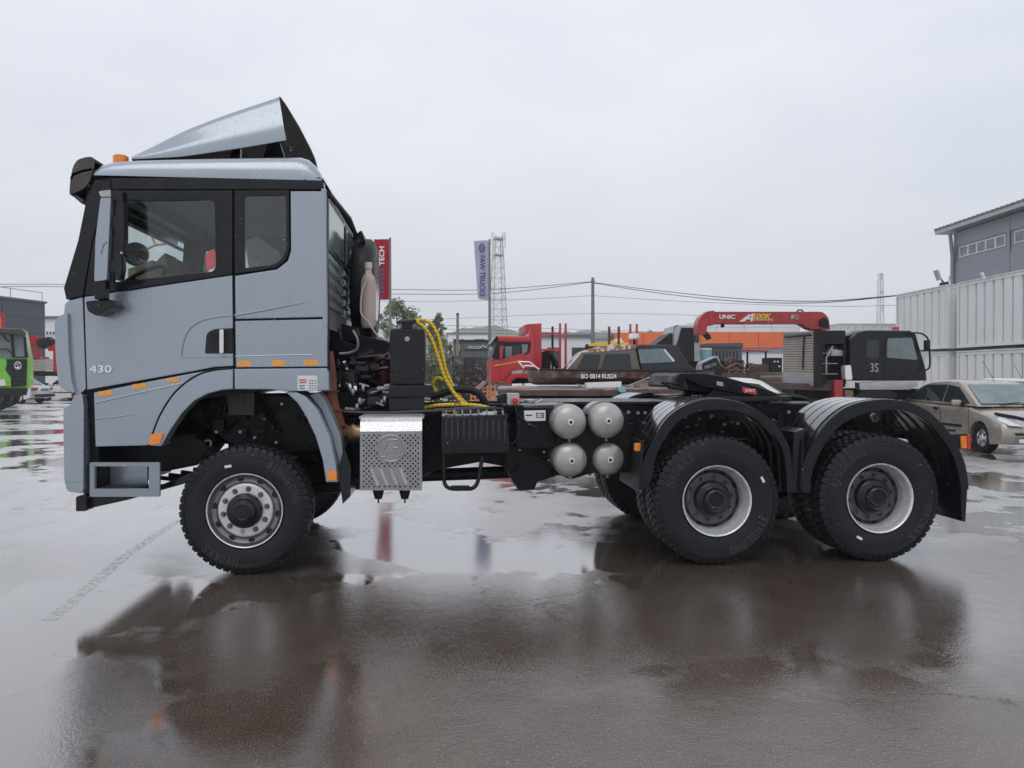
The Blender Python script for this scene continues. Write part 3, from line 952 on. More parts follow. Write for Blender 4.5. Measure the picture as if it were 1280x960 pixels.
# --- things inside the cab that show through the windows ----------
for pts, y in (([(183, 339), (206, 316), (212, 345), (190, 352)], .7), ([(196, 330), (219, 323), (226, 347), (196, 352)], .9), ([(160, 336), (190, 325), (200, 350), (160, 356)], 1.2)):
    bm = B(); q = TP(y); pp(bm, q, pts, 0, .3, .004); obj('cardboard_box', bm, M['card'], da)
bm = B()
stc = TP(.55)(176, 352)
sax = Vector((-.55, 0, .83)).normalized()
x_, y_ = frame_of(sax)
tube(bm, [stc + (x_ * math.cos(k * math.pi / 12) + y_ * math.sin(k * math.pi / 12)) * .22 for k in range(25)], .016, 8)
tube(bm, [stc - x_ * .2, stc + x_ * .2], .014, 6)
cyl(bm, stc - sax * .3, stc, .04, sides=10)
obj('steering_wheel', bm, M['trim'], TR)
for y0 in (.35, 1.6):
    bm = B(); xbar(bm, rnd([(225, 350), (262, 350), (272, 400), (275, 440), (200, 440), (205, 415), (235, 410)], 4), y0, y0 + .55, .04); se = obj('seat', bm, M['cloth'], TR)
bm = B(); side(bm, rnd([(262, 312), (268, 311), (268, 336), (257, 337), (256, 318)], [2, 3, 5, 2, 2]), .047, .052); obj('window_sticker', bm, M['inkred'], dr)
bm = B()
q = TP(.5)
pp(bm, q, rnd([(304, 300), (322, 294), (352, 318), (350, 345), (312, 345)], 5), 0, .4, .05)
obj('bunk_roll', bm, M['cloth_lt'], TR)
bm = B(); xbar(bm, [(366, 228), (396, 228), (398, 408), (366, 408)], .13, 2.37); obj('rear_lining', bm, M['cloth'], TR)

# ================================================================ chassis
ra = TP(.83)
def zx(pl, u, v, off=0):
    p = pl(u, v, off)
    return p.x, p.z
rail = [(285, 520), (430, 512), (560, 505), (780, 505), (1130, 505), (1150, 512), (1150, 543), (780, 543), (560, 545), (285, 570)]
for y in (.83, 1.6):
    bm = B(); prism(bm, [Vector((ra(*p).x, y, ra(*p).z)) for p in rail], (0, .08, 0), .006); fr_ = obj('frame_rail', bm, M['chassis'], TR)
    if y < 1:
        bm = B()
        for u, v in [(785, 515), (797, 516), (806, 516), (1000, 522), (1008, 535), (985, 515), (1018, 516), (660, 540), (690, 516)] + [(1005 + k * 9, 512) for k in range(4)]:
            q = ra(u, v); cyl(bm, q, q - Vector((0, .02, 0)), .016, sides=6)
        obj('frame_bolt', bm, M['zinc'], fr_)
bm = B()
for u in (470, 620, 800, 990, 1140):
    q = ra(u, 520)
    box(bm, (q.x, 1.25, q.z - .05), (.12, .8, .24))
obj('cross_member', bm, M['chassis'], TR)
# deck plate along the frame top
bm = B(); box(bm, (ra(790, 502).x, 1.25, ra(790, 503).z), (ra(990, 500).x - ra(715, 500).x, .98, .02)); obj('frame_cover', bm, M['black'], TR)
# dark bulk of engine and gearbox, seen in the arch and under the rails
bm = B()
def bulk(pts, y0, y1, bev=.03):
    q = TP(y0)
    prism(bm, [q(*p) for p in pts], (0, y1 - y0, 0), bev)
bulk([(110, 500), (200, 500), (262, 495), (400, 492), (420, 520), (420, 585), (330, 560), (250, 552), (170, 578), (115, 585)], .95, 1.55)
bulk([(120, 552), (240, 540), (262, 560), (245, 582), (205, 590), (120, 584)], .45, .95)  # dark filler added to close the daylight gap under the panel
bulk([(262, 492), (350, 492), (395, 500), (410, 560), (330, 575), (262, 540)], .62, .82)
obj('engine_block', bm, M['chassis'], TR)
bm = B()
bulk([(405, 540), (450, 530), (540, 540), (550, 585), (520, 600), (450, 612), (405, 618)], 1.0, 1.5)
bulk([(520, 540), (640, 540), (690, 545), (690, 560), (640, 585), (600, 578), (545, 588), (522, 600)], .9, 1.6)
bulk([(628, 532), (688, 532), (690, 560), (690, 597), (672, 603), (668, 613), (648, 613), (640, 600), (634, 590)], .55, 1.1, .02)
bulk([(688, 560), (745, 555), (765, 560), (768, 592), (745, 590), (714, 600), (700, 594), (688, 598)], .7, 1.4, .02)
obj('gearbox', bm, M['chassis'], TR)
bm = B()
a, b = TP(1.25)(430, 596), TP(1.25)(545, 588)
tube(bm, [TP(1.25)(390, 610), TP(1.25)(450, 604), TP(1.25)(530, 594), TP(1.25)(640, 590)], .06, 12)
obj('prop_shaft', bm, M['chassis'], TR)
# inner guards and details in the front arch
bm = B()
q = TP(.45)
pp(bm, q, [(282, 487), (318, 487), (318, 519), (286, 519)], 0, .25, .01)
obj('arch_plate', bm, mat('grimy_plate', (.05, .045, .04), .5, .2, .6, 30), TR)
bm = B()
for k in range(26):
    u, v = random.uniform(225, 400), random.uniform(500, 575)
    if (u - 310) ** 2 + (v - 640) ** 2 < 88 ** 2: continue
    q = TP(random.uniform(.5, .62))(u, v)
    box(bm, q, (random.uniform(.02, .1), .06, random.uniform(.02, .1)), bevel=.006)
for k in range(8):
    u, v = random.uniform(240, 400), random.uniform(500, 560)
    y = random.uniform(.5, .62)
    tube(bm, [TP(y)(u, v), TP(y)(u + random.uniform(-10, 10), v + 20), TP(y)(u + random.uniform(-30, 30), v + 35)], .012, 6, 3)
c = TP(.5)(259, 554)
lathe(bm, [(.022, 0), (.034, -.01), (.034, .02)], c, (0, 1, 0), 14)
obj('arch_fittings', bm, M['chassis'], TR, kind='stuff')
bm = B()
c = TP(.49)(259.5, 554.5)
tube(bm, [c + Vector((math.cos(k * math.pi / 8), 0, math.sin(k * math.pi / 8))) * .028 for k in range(17)], .008, 6)
obj('arch_ring', bm, M['zinc'], TR)
for u, v in ((300, 540), (352, 505), (390, 518), (382, 518), (318, 547), (345, 553), (270, 540), (330, 523)):
    bm = B(); q = TP(.48)(u, v); cyl(bm, q, q + Vector((0, .05, 0)), .012, sides=6); obj('arch_bolt', bm, M['zinc'], TR)
# leaf springs and axles
for y in (.62, 1.74):
    bm = B()
    for k in range(5):
        zc = .62 + k * .022
        L_ = .85 - k * .1
        tube(bm, [(-1.5 - L_, y, zc + .08), (-1.5, y, zc), (-1.5 + L_, y, zc + .08)], .018, 4, 4)
    obj('leaf_spring', bm, M['chassis'], TR)
for x, z in ((-1.5, .5), (2.275, .53), (3.677, .53)):
    bm = B()
    cyl(bm, (x, .2, z), (x, 2.3, z), .085, sides=14)
    lathe(bm, [(0, -.3), (.12, -.26), (.22, -.1), (.24, .02), (.18, .2), (0, .26)], (x, 1.25, z), (1, 0, 0), 18)
    obj('axle', bm, M['chassis'], TR)
for x in (2.275, 3.677):
    for y in (.72, 1.78):
        bm = B(); box(bm, (x, y, .78), (.3, .12, .3), bevel=.02); obj('spring_seat', bm, M['chassis'], TR)
for y in (.72, 1.78):
    bm = B()
    for k in range(5):
        tube(bm, [(2.1, y, .74 + k * .03), (2.976, y, .86 + k * .03), (3.85, y, .74 + k * .03)], .016, 4, 4)
    box(bm, (2.976, y, .9), (.3, .2, .5), bevel=.03)
    obj('bogie_spring', bm, M['chassis'], TR)
# lower clutter under the rail between the rear wheels
bm = B()
for k in range(40):
    u, v = random.uniform(815, 1180), random.uniform(520, 560)
    y = random.uniform(.7, .82)
    q = TP(y)(u, v)
    box(bm, q, (random.uniform(.02, .12), .05, random.uniform(.02, .1)), bevel=.006)
obj('brake_fittings', bm, M['chassis'], TR, kind='stuff')
bm = B()
for k in range(26):
    u, v = random.uniform(830, 1000), random.uniform(520, 560)
    q = TP(random.uniform(.64, .7))(u, v)
    cyl(bm, q, q + Vector((0, .04, 0)), random.uniform(.006, .016), sides=6)
q = TP(.6)(1094, 522)
lathe(bm, [(.01, 0), (.024, -.01), (.042, -.008), (.042, .02)], q, (0, 1, 0), 16)
obj('brake_bolt', bm, M['zinc'], TR, kind='stuff')

# --- behind the cab: pipes, bottle, spare wheel -------------------
bm = B(); pts = cr([(408, 440), (412, 470), (414, 500), (420, 520), (427, 538), (445, 540)], 5)
tube(bm, [TP(.35)(p[0], p[1]) for p in pts], .055, 14); ex = obj('exhaust_pipe', bm, M['rust'], TR)
bm = B()
for u in (414, 416):
    pass
for t in range(3):
    q = TP(.35)(pts[8 + t * 5][0], pts[8 + t * 5][1])
    box(bm, q, (.135, .13, .012), bevel=.004)
obj('heat_wrap_band', bm, M['rust'], ex)
bm = B(); tube(bm, [TP(.35)(436, 540), TP(.35)(440, 540.5), TP(.35)(446, 541), TP(.35)(452, 541)], [.06, .075, .062, .07], 16); obj('pipe_flange', bm, M['brass'], ex)
bm = B(); tube(bm, [TP(1.0)(p[0], p[1]) for p in cr([(412, 452), (428, 446), (450, 446), (468, 440)], 5)], .085, 14); obj('intake_pipe', bm, M['black'], TR)
bm = B(); tube(bm, [TP(.8)(p[0], p[1]) for p in cr([(429, 452), (433, 462), (436, 480), (441, 497)], 5)], .035, 10); tube(bm, [TP(.9)(u, v) for u, v in ((421, 482), (437, 486))], .045, 10); obj('coolant_pipe', bm, M['chrome'], TR)
bm = B()
q = TP(.9)
pp(bm, q, [(412, 408), (424, 410), (428, 425), (446, 432), (448, 448), (414, 452)], 0, .8, .02)
pp(bm, q, [(425, 404), (446, 409), (450, 428), (428, 426)], .25, .9, .02)
pp(bm, q, [(444, 418), (480, 425), (487, 428), (487, 440), (470, 446), (462, 500), (446, 500)], .05, .7, .02)
pp(bm, q, [(414, 490), (486, 492), (486, 520), (416, 524)], -.2, .8, .02)
obj('engine_frame', bm, M['chassis'], TR)
bm = B()
for k in range(34):
    u, v = random.uniform(420, 484), random.uniform(445, 512)
    y = random.uniform(.55, .85)
    q = TP(y)
    if k % 3 == 0:
        box(bm, q(u, v), (random.uniform(.03, .12), .08, random.uniform(.03, .1)), bevel=.01)
    else:
        tube(bm, [q(u, v), q(u + random.uniform(5, 25), v + random.uniform(-6, 6)), q(min(486, u + random.uniform(20, 40)), v + random.uniform(-10, 12))], random.uniform(.006, .016), 6, 4)
obj('engine_fittings', bm, M['black'], TR, kind='stuff')
bm = B()
for k in range(16):
    u, v = random.uniform(424, 482), random.uniform(478, 512)
    y = random.uniform(.52, .58)
    q = TP(y)
    if k % 3: tube(bm, [q(u, v), q(u + random.uniform(6, 22), v + random.uniform(-4, 4))], random.uniform(.006, .018), 7)
    else: cyl(bm, q(u, v), q(u + 3, v), .03, sides=10)
obj('engine_fittings', bm, M['zinc'], TR, kind='stuff')
bm = B(); q = TP(.8); tube(bm, [q(p[0], p[1]) for p in cr([(441, 413), (447, 425), (446, 436), (437, 441), (424, 442)], 5)], .012, 6); obj('clear_hose', bm, M['zinc'], TR)
# spare wheel upright behind the cab
bm = B()
sc_ = TP(1.75)(457, 364)
lathe(bm, [(.29, -.10), (.36, -.115), (.44, -.112), (.49, -.09), (.513, -.06), (.516, 0), (.513, .06), (.49, .09), (.44, .112), (.36, .115), (.29, .10)], sc_, (1, 0, 0), 48)
sp_ = obj('spare_wheel', bm, M['rubber'], TR)
bm = B(); lathe(bm, [(.30, .11), (.285, .09), (.27, .03), (.24, .01), (.16, .07), (.12, .07), (0, .07)], sc_, (1, 0, 0), 32); obj('spare_rim', bm, M['rim'], sp_)
bm = B()
q = TP(1.4)
pp(bm, q, [(446, 305), (452, 302), (455, 330), (455, 440), (446, 440)], 0, .3)
pp(bm, q, [(448, 290), (452, 288), (456, 300), (450, 306)], 0, .5)
obj('spare_carrier', bm, M['chassis'], TR)
# pale reservoir bottle with cap and hose
q = TP(1.0)
a, b = q(460.5, 410), q(460.5, 342)
ax = (b - a).normalized(); h = (b - a).length
bm = B(); lathe(bm, [(0, 0), (.05, 0), (.066, .03), (.068, h * .5), (.066, h * .85), (.05, h * .95), (.03, h), (.026, h + .05)], a, ax, 24); rb = obj('reservoir_bottle', bm, mat('bottle_plastic', (.50, .36, .33), .4, 0, .05, 2, col2=(.55, .47, .42)), TR)
bm = B(); cyl(bm, b + ax * .04, b + ax * .10, .034, sides=16, bevel=.005); obj('bottle_cap', bm, M['offwhite'], rb)
q2 = TP(.9)
bm = B(); tube(bm, [q2(p[0], p[1]) for p in cr([(458, 338), (458, 350), (453, 362), (451, 378), (452, 393), (460, 402), (467, 413), (474, 422)], 4)], .008, 6); obj('bottle_hose', bm, M['offwhite'], rb)
# filters
bm = B(); a = TP(.9)(478, 446); cyl(bm, a, a + Vector((0, 0, -.26)), .075, sides=18, bevel=.015); obj('fuel_filter', bm, mat('dark_red_filter', (.10, .012, .02), .35, 0, .2, 8), TR)
bm = B(); a = TP(.95)(466, 470); cyl(bm, a, a + Vector((0, 0, -.3)), .07, sides=18, bevel=.02); obj('oil_filter', bm, M['chassis'], TR)

# --- hydraulic oil tank with hoses --------------------------------
tq = TP(.45)
bm = B(); pp(bm, tq, rect(487, 410.5, 531.5, 481.5, 6), 0, .5, .02); ht = obj('oil_tank', bm, M['gloss'], TR)
bm = B(); pp(bm, tq, rnd([(494, 420), (525, 420), (525, 473), (520, 475), (516, 473), (500, 473), (494, 470)], 3), -.006, .01, .004); obj('tank_pressing', bm, M['gloss'], ht)
bm = B(); c = tq(509, 424, -.006); cyl(bm, c, c - Vector((0, .018, 0)), .022, sides=16, bevel=.004); obj('tank_plug', bm, M['zinc'], ht)
bm = B(); pp(bm, tq, rect(502, 402, 516, 410.5), .12, .3, .006); pp(bm, tq, rnd([(495, 401.5), (520, 399), (521, 403), (496, 405)], 1), .08, .36, .006); obj('tank_cap', bm, M['black'], ht)
bm = B(); pp(bm, tq, [(486, 482), (541, 481), (542, 496), (486, 497)], -.03, .5, .008); pp(bm, tq, [(486, 497.5), (530, 497.5), (530, 513), (486, 513)], 0, .45, .006); obj('tank_stand', bm, M['black'], ht)
hq, hq2 = TP(.62), TP(.7)
for name, pl_, pts, r in (
        ('hydraulic_hose', hq, [(515, 403), (523, 404), (533, 413), (541, 428), (548, 448), (556, 472), (568, 492), (579, 505)], .0165),
        ('hydraulic_hose', hq2, [(517, 402), (527, 400), (538, 404), (547, 419), (552, 438), (557, 462), (566, 483), (576, 498), (584, 506)], .0165),
        ('hydraulic_hose', TP(.55), [(521, 512), (540, 507.5), (560, 506), (585, 506), (600, 507.5), (611, 510)], .0165),
        ('hydraulic_hose', TP(.8), [(545, 490), (541, 482), (543, 475), (549, 472.5), (553, 476)], .0165)):
    bm = B(); tube(bm, [pl_(p[0], p[1]) for p in cr(pts, 5)], r, 12); obj(name, bm, M['hose'], TR)
bm = B(); tube(bm, [TP(.7)(p[0], p[1]) for p in cr([(538, 496), (552, 492), (568, 487), (585, 487), (597, 491), (604, 499), (608, 508)], 5)], .034, 10); obj('black_hose', bm, M['rubber'], TR)
bm = B(); pp(bm, TP(.56), [(567, 504), (577, 504), (578, 514), (566, 514)], -.025, .03, .005); obj('hose_clamp', bm, M['hose'], TR)
bm = B(); tube(bm, [TP(.45)(p[0], p[1]) for p in cr([(425, 515), (480, 516.5), (540, 514), (600, 511.5), (660, 511)], 4)], .022, 8); tube(bm, [TP(.5)(p[0], p[1]) for p in cr([(425, 519), (480, 519.5), (540, 517), (600, 513.5), (640, 512)], 4)], .018, 8); obj('brake_pipe', bm, M['black'], TR)

# --- silencer box with perforated shield --------------------------
mq = TP(.06)
bm = B()
u0, u1, v0, v1 = 450.0, 527.5, 539.5, 613.0
nx, ny = 24, 23
cu, cv = (u1 - u0) / nx, (v1 - v0) / ny
lou = [(462, 587), (473.5, 586.5), (485.5, 586), (497.5, 585.5)]
def solid_cell(i, j):
    u, v = u0 + (i + .5) * cu, v0 + (j + .5) * cv
    if (u - 488.5) ** 2 + (v - 560.5) ** 2 < 18.5 ** 2: return True
    if 583 < v < 608 and 462 + (v - 585) * .42 < u < 504 + (v - 585) * .42: return True
    return (i + j) % 2 == 1 or i in (0, nx - 1) or j in (0, ny - 1)
for i in range(nx):
    for j in range(ny):
        a0, a1, b0, b1 = u0 + i * cu, u0 + (i + 1) * cu, v0 + j * cv, v0 + (j + 1) * cv
        if solid_cell(i, j):
            bm.faces.new([bm.verts.new(mq(*p)) for p in ((a0, b0), (a0, b1), (a1, b1), (a1, b0))])
        else:
            cx_, cy_ = (a0 + a1) / 2, (b0 + b1) / 2
            out = [(a0, b0), (a0, cy_), (a0, b1), (cx_, b1), (a1, b1), (a1, cy_), (a1, b0), (cx_, b0)]
            V0 = [bm.verts.new(mq(*p)) for p in out]
            V1 = [bm.verts.new(mq(cx_ + (p[0] - cx_) * f, cy_ + (p[1] - cy_) * f)) for p, f in zip(out, (.56, .74) * 4)]
            V2 = [bm.verts.new(v.co + Vector((0, .012, 0))) for v in V1]
            for k in range(8):
                k2 = (k + 1) % 8
                bm.faces.new((V0[k], V0[k2], V1[k2], V1[k]))
                bm.faces.new((V1[k], V1[k2], V2[k2], V2[k]))
bmesh.ops.remove_doubles(bm, verts=bm.verts[:], dist=1e-5)
bmesh.ops.recalc_face_normals(bm, faces=bm.faces[:])
si = obj('silencer_shield', bm, M['steel'], TR, smooth=0)
bm = B(); pp(bm, mq, rect(450.5, 540, 527, 612.6, 3), .02, .6, .02); obj('silencer_box', bm, M['chassis'], si)
bm = B()
a0, a1 = mq(450, 539.5), mq(527.5, 539.5)
zc, zt_ = a0.z, mq(450, 526).z + .0
bm_pts = [Vector((a0.x, .058, zc)), Vector((a0.x, .085, zt_ - .01)), Vector((a0.x, .13, zt_ + .02)), Vector((a0.x, .14, zt_ + .01)), Vector((a0.x, .1, zc))]
prism(bm, bm_pts, (a1.x - a0.x, 0, 0), 0)
obj('shield_slope', bm, M['steel_lit'], si)
bm = B(); box(bm, ((a0.x + a1.x) / 2, .38, zt_ + .02), (a1.x - a0.x + .03, .5, .02), bevel=.004); dk = obj('step_deck', bm, M['zinc'], si)
bm = B()
for k in range(14):
    for j in range(6):
        x = a0.x + (k + .5) * (a1.x - a0.x) / 14
        y = .17 + j * .075
        tube(bm, [(x - .012, y - .012, zt_ + .032), (x + .012, y + .012, zt_ + .032)], .006, 5)
obj('deck_ridge', bm, M['zinc'], dk)
bm = B()
cc = mq(488.5, 560.5, -.002)
rr_ = (mq(505, 560) - mq(488.5, 560)).length
arc = [cc + Vector((math.cos(a), 0, math.sin(a))) * rr_ for a in [R(-38 + k * 262 / 30) for k in range(31)]]
tube(bm, arc, .007, 6)
tube(bm, [cc + Vector((math.cos(R(a)), 0, math.sin(R(a)))) * rr_ for a in range(245, 305, 6)], .007, 6)
for l in (((480, 562), (485, 550.5), (496.5, 549.8)), ((492, 559.8), (496.5, 559.5)), ((476.5, 570.8), (482, 571), (484, 565)), ((496, 571.5), (500, 568.5), (503, 570.5)), ((501, 551), (502, 558), (500, 566))):
    tube(bm, [mq(u, v, -.002) for u, v in l], .006, 6)
obj('pressed_emblem', bm, M['steel'], si)
for u, v in lou:
    bm = B()
    pp(bm, mq, rnd([(u, v), (u + 4.5, v - .5), (u + 13, v + 20), (u + 8.5, v + 21)], 2), -.016, .004, .008)
    obj('shield_louvre', bm, M['zinc'], si)
bm = B()
for u in (473, 506):
    q = TP(.3)
    a = q(u, 612)
    cyl(bm, a, a - Vector((0, 0, .075)), .05, .03, sides=14)
    cyl(bm, a - Vector((0, 0, .075)), a - Vector((0, 0, .11)), .008, sides=6)
obj('drain_sensor', bm, M['black'], si)
# --- battery box and fold-down step ------------------------------
bq = TP(.22)
bm = B(); pp(bm, bq, rnd([(552, 520), (634, 518), (637, 551), (636, 565), (553, 567), (551, 553)], 2), .0, .5, .02); bb = obj('battery_box', bm, M['black'], TR)
bm = B()
l0_, l1_ = bq(552.5, 521.5), bq(634.5, 519.5)
zt3 = bq(552, 514.5, .09).z
prism(bm, [Vector((l0_.x, l0_.y - .01, l0_.z)), Vector((l0_.x, l0_.y + .10, zt3)), Vector((l0_.x, l0_.y + .5, zt3 + .01)), Vector((l0_.x, l0_.y + .5, zt3 - .03)), Vector((l0_.x, l0_.y + .05, l0_.z))], (l1_.x - l0_.x, 0, 0))
for k in range(8):
    x = l0_.x + (k + .5) * (l1_.x - l0_.x) / 8
    box(bm, (x, l0_.y + .06, (l0_.z + zt3) / 2 + .008), (.012, .1, .02), Matrix.Rotation(math.atan2(zt3 - l0_.z, .11), 3, 'X'))
obj('battery_lid', bm, M['wetblack'], bb)
for k in range(11):
    bm = B(); u = 557 + k * 7.3
    pp(bm, bq, [(u, 524), (u + 2.2, 524), (u + 2.2, 549), (u, 549)], -.014, .01, .005); obj('box_rib', bm, M['wetblack'], bb)
for u in (577, 611.5):
    bm = B(); pp(bm, bq, rnd([(u - 3, 545), (u + 3, 545), (u + 1.5, 550), (u + 5, 552), (u + 1.5, 555), (u + 3, 559), (u - 3, 559), (u - 1.5, 555), (u - 5, 552), (u - 1.5, 550)], 1), -.02, .005, .004); obj('box_latch', bm, M['trim'], bb)
for u0_, u1_ in ((551, 564), (624, 637)):
    bm = B(); pp(bm, bq, rect(u0_, 551, u1_, 555.5, 1.5), -.015, .01, .004); obj('box_foot', bm, M['black'], bb)
bm = B(); sq = TP(.28)
tube(bm, [sq(p[0], p[1]) for p in cr([(555, 566), (555, 585), (555, 600), (558, 608), (566, 611), (580, 611), (590, 610.5), (596, 605), (599, 594), (603, 570)], 4)], .017, 10); fs = obj('folding_step', bm, M['black'], TR)
bm = B(); pp(bm, sq, [(564, 608), (587, 608), (587, 612.5), (564, 612.5)], -.03, .03, .006); obj('step_pad', bm, M['trim'], fs)
# --- emergency stop box, cap, lever, plate -----------------------
eq = TP(.4)
bm = B(); pp(bm, eq, rect(634, 491.5, 649.5, 506.5, 2.5), 0, .12, .01); es_ = obj('switch_box', bm, M['zinc'], TR)
bm = B(); c = eq(643.5, 500.5); cyl(bm, c, c - Vector((0, .03, 0)), .034, sides=18, bevel=.006); obj('button_collar', bm, mat('pink_collar', (.6, .25, .27), .5), es_)
bm = B(); cyl(bm, c - Vector((0, .03, 0)), c - Vector((0, .06, 0)), .024, sides=18, bevel=.008); obj('stop_button', bm, M['redlens'], es_)
bm = B(); pp(bm, eq, [(631, 506.5), (655, 506.5), (655, 509), (631, 509)], -.02, .3, .003); pp(bm, eq, [(621, 495), (632, 491), (634, 497), (632, 505), (624, 503)], .05, .16, .01); obj('switch_bracket', bm, M['trim'], es_)
bm = B(); c = TP(.6)(662, 503); cyl(bm, c, c + Vector((0, 0, .028)), .048, sides=20, bevel=.006); tube(bm, [TP(.6)(666, 505), TP(.6)(678, 499.5)], .008, 6); obj('filler_cap', bm, M['zinc'], TR)
bm = B(); pp(bm, TP(.5), [(655, 505.5), (700, 504), (702, 507), (650, 509)], 0, .45, .006); obj('tank_top', bm, M['steel'], TR)
bm = B(); pp(bm, TP(.38), [(645, 509), (700, 509), (700, 560), (645, 560)], .02, .5, .01); pb_ = obj('tool_box', bm, M['chassis'], TR)
pq = TP(.38)
bm = B(); pp(bm, pq, [(655, 513.5), (682, 513), (682, 526), (656, 526.5)], -.0, .02, .001); lp_ = obj('battery_plate', bm, M['sticker'], pb_)
bm = B()
for a in (((670, 516), (680, 516), (680, 517), (670, 517)), ((670, 521.2), (680, 521.2), (680, 522.2), (670, 522.2)), ((670, 516), (671, 516), (671, 522), (670, 522)), ((679, 516), (680, 516), (680, 522), (679, 522)), ((672, 518.6), (674, 518.6), (674, 519.5), (672, 519.5)), ((676, 518.6), (678.5, 518.6), (678.5, 519.5), (676, 519.5)), ((676.8, 517.6), (677.7, 517.6), (677.7, 520.6), (676.8, 520.6)), ((657, 518.3), (665.5, 518.3), (665.5, 519.8), (657, 519.8))):
    pp(bm, pq, a, -.002, .001)
obj('plate_print', bm, M['trim'], lp_, smooth=0)
bm = B(); tube(bm, [TP(.34)(p[0], p[1]) for p in cr([(644, 509), (647, 518), (655, 525), (665, 532), (672, 534)], 4)], .009, 6); tube(bm, [TP(.3)(p[0], p[1]) for p in cr([(648, 525), (649, 540), (645, 550), (637, 556)], 4)], .009, 6); obj('switch_cable', bm, M['black'], TR)
# --- four air tanks ----------------------------------------------
for u, v, r_, y in ((711.8, 527.3, 21.6, .2), (758.8, 525.7, 21.8, .22), (713.2, 575.2, 21.0, .22), (760.8, 573.8, 20.2, .32)):
    q = TP(y)
    c = q(u, v)
    r = (q(u + r_, v) - q(u - r_, v)).length / 2
    bm = B()
    prof = [(0, -.055), (r * .25, -.053), (r * .5, -.046), (r * .75, -.030), (r * .9, -.012), (r * .97, .004), (r, .03), (r, .05), (r * 1.012, .053), (r * 1.012, .06), (r, .063), (r, .12), (r * 1.012, .123), (r * 1.012, .13), (r, .133), (r, .42), (r * .8, .47), (0, .49)]
    lathe(bm, prof, c, (0, 1, 0), 40)
    at = obj('air_tank', bm, M['tank'], TR, smooth=30)
    for h_ in (.055, .125, .20):
        bm = B(); lathe(bm, [(r * .99, h_), (r * 1.02, h_), (r * 1.02, h_ + .022), (r * .99, h_ + .022)], c, (0, 1, 0), 40); obj('tank_strap', bm, M['trim'], at)
    bm = B(); q_ = c + Vector((.02, .12, -r)); cyl(bm, q_ + Vector((0, 0, .01)), q_ - Vector((0, 0, .035)), .014, sides=10); obj('drain_valve', bm, M['brass'], at)
    bm = B(); lathe(bm, [(0, -.064), (.013, -.064), (.014, -.074), (.026, -.073), (.028, -.05)], c, (0, 1, 0), 18); obj('tank_boss', bm, M['rim'], at)
    bm = B(); lathe(bm, [(0, -.066), (.0125, -.066)], c, (0, 1, 0), 12); obj('boss_port', bm, M['trim'], at)
bm = B()
for y in (.35, .55):
    box(bm, (1.31, y, .98), (.62, .03, .5))
obj('tank_bracket', bm, M['chassis'], TR)
bm = B()
rg = random.Random(12)
for k in range(22):
    u, v = rg.uniform(636, 780), rg.uniform(510, 590)
    y = rg.uniform(.50, .8)
    q = TP(y)
    tube(bm, [q(u, v), q(u + rg.uniform(-15, 15), v + rg.uniform(2, 14)), q(u + rg.uniform(-30, 30), v + rg.uniform(-6, 20))], rg.uniform(.006, .012), 6, 4)
obj('air_lines', bm, M['black'], TR, kind='stuff')
bm = B()
for k in range(12):
    u, v = rg.uniform(540, 690), rg.uniform(545, 600)
    q = TP(rg.uniform(.46, .54))
    if v > 575 and u < 640: continue
    cyl(bm, q(u, v), q(u, v) + Vector((0, .05, 0)), rg.uniform(.006, .014), sides=6)
obj('frame_fittings', bm, M['zinc'], TR, kind='stuff')
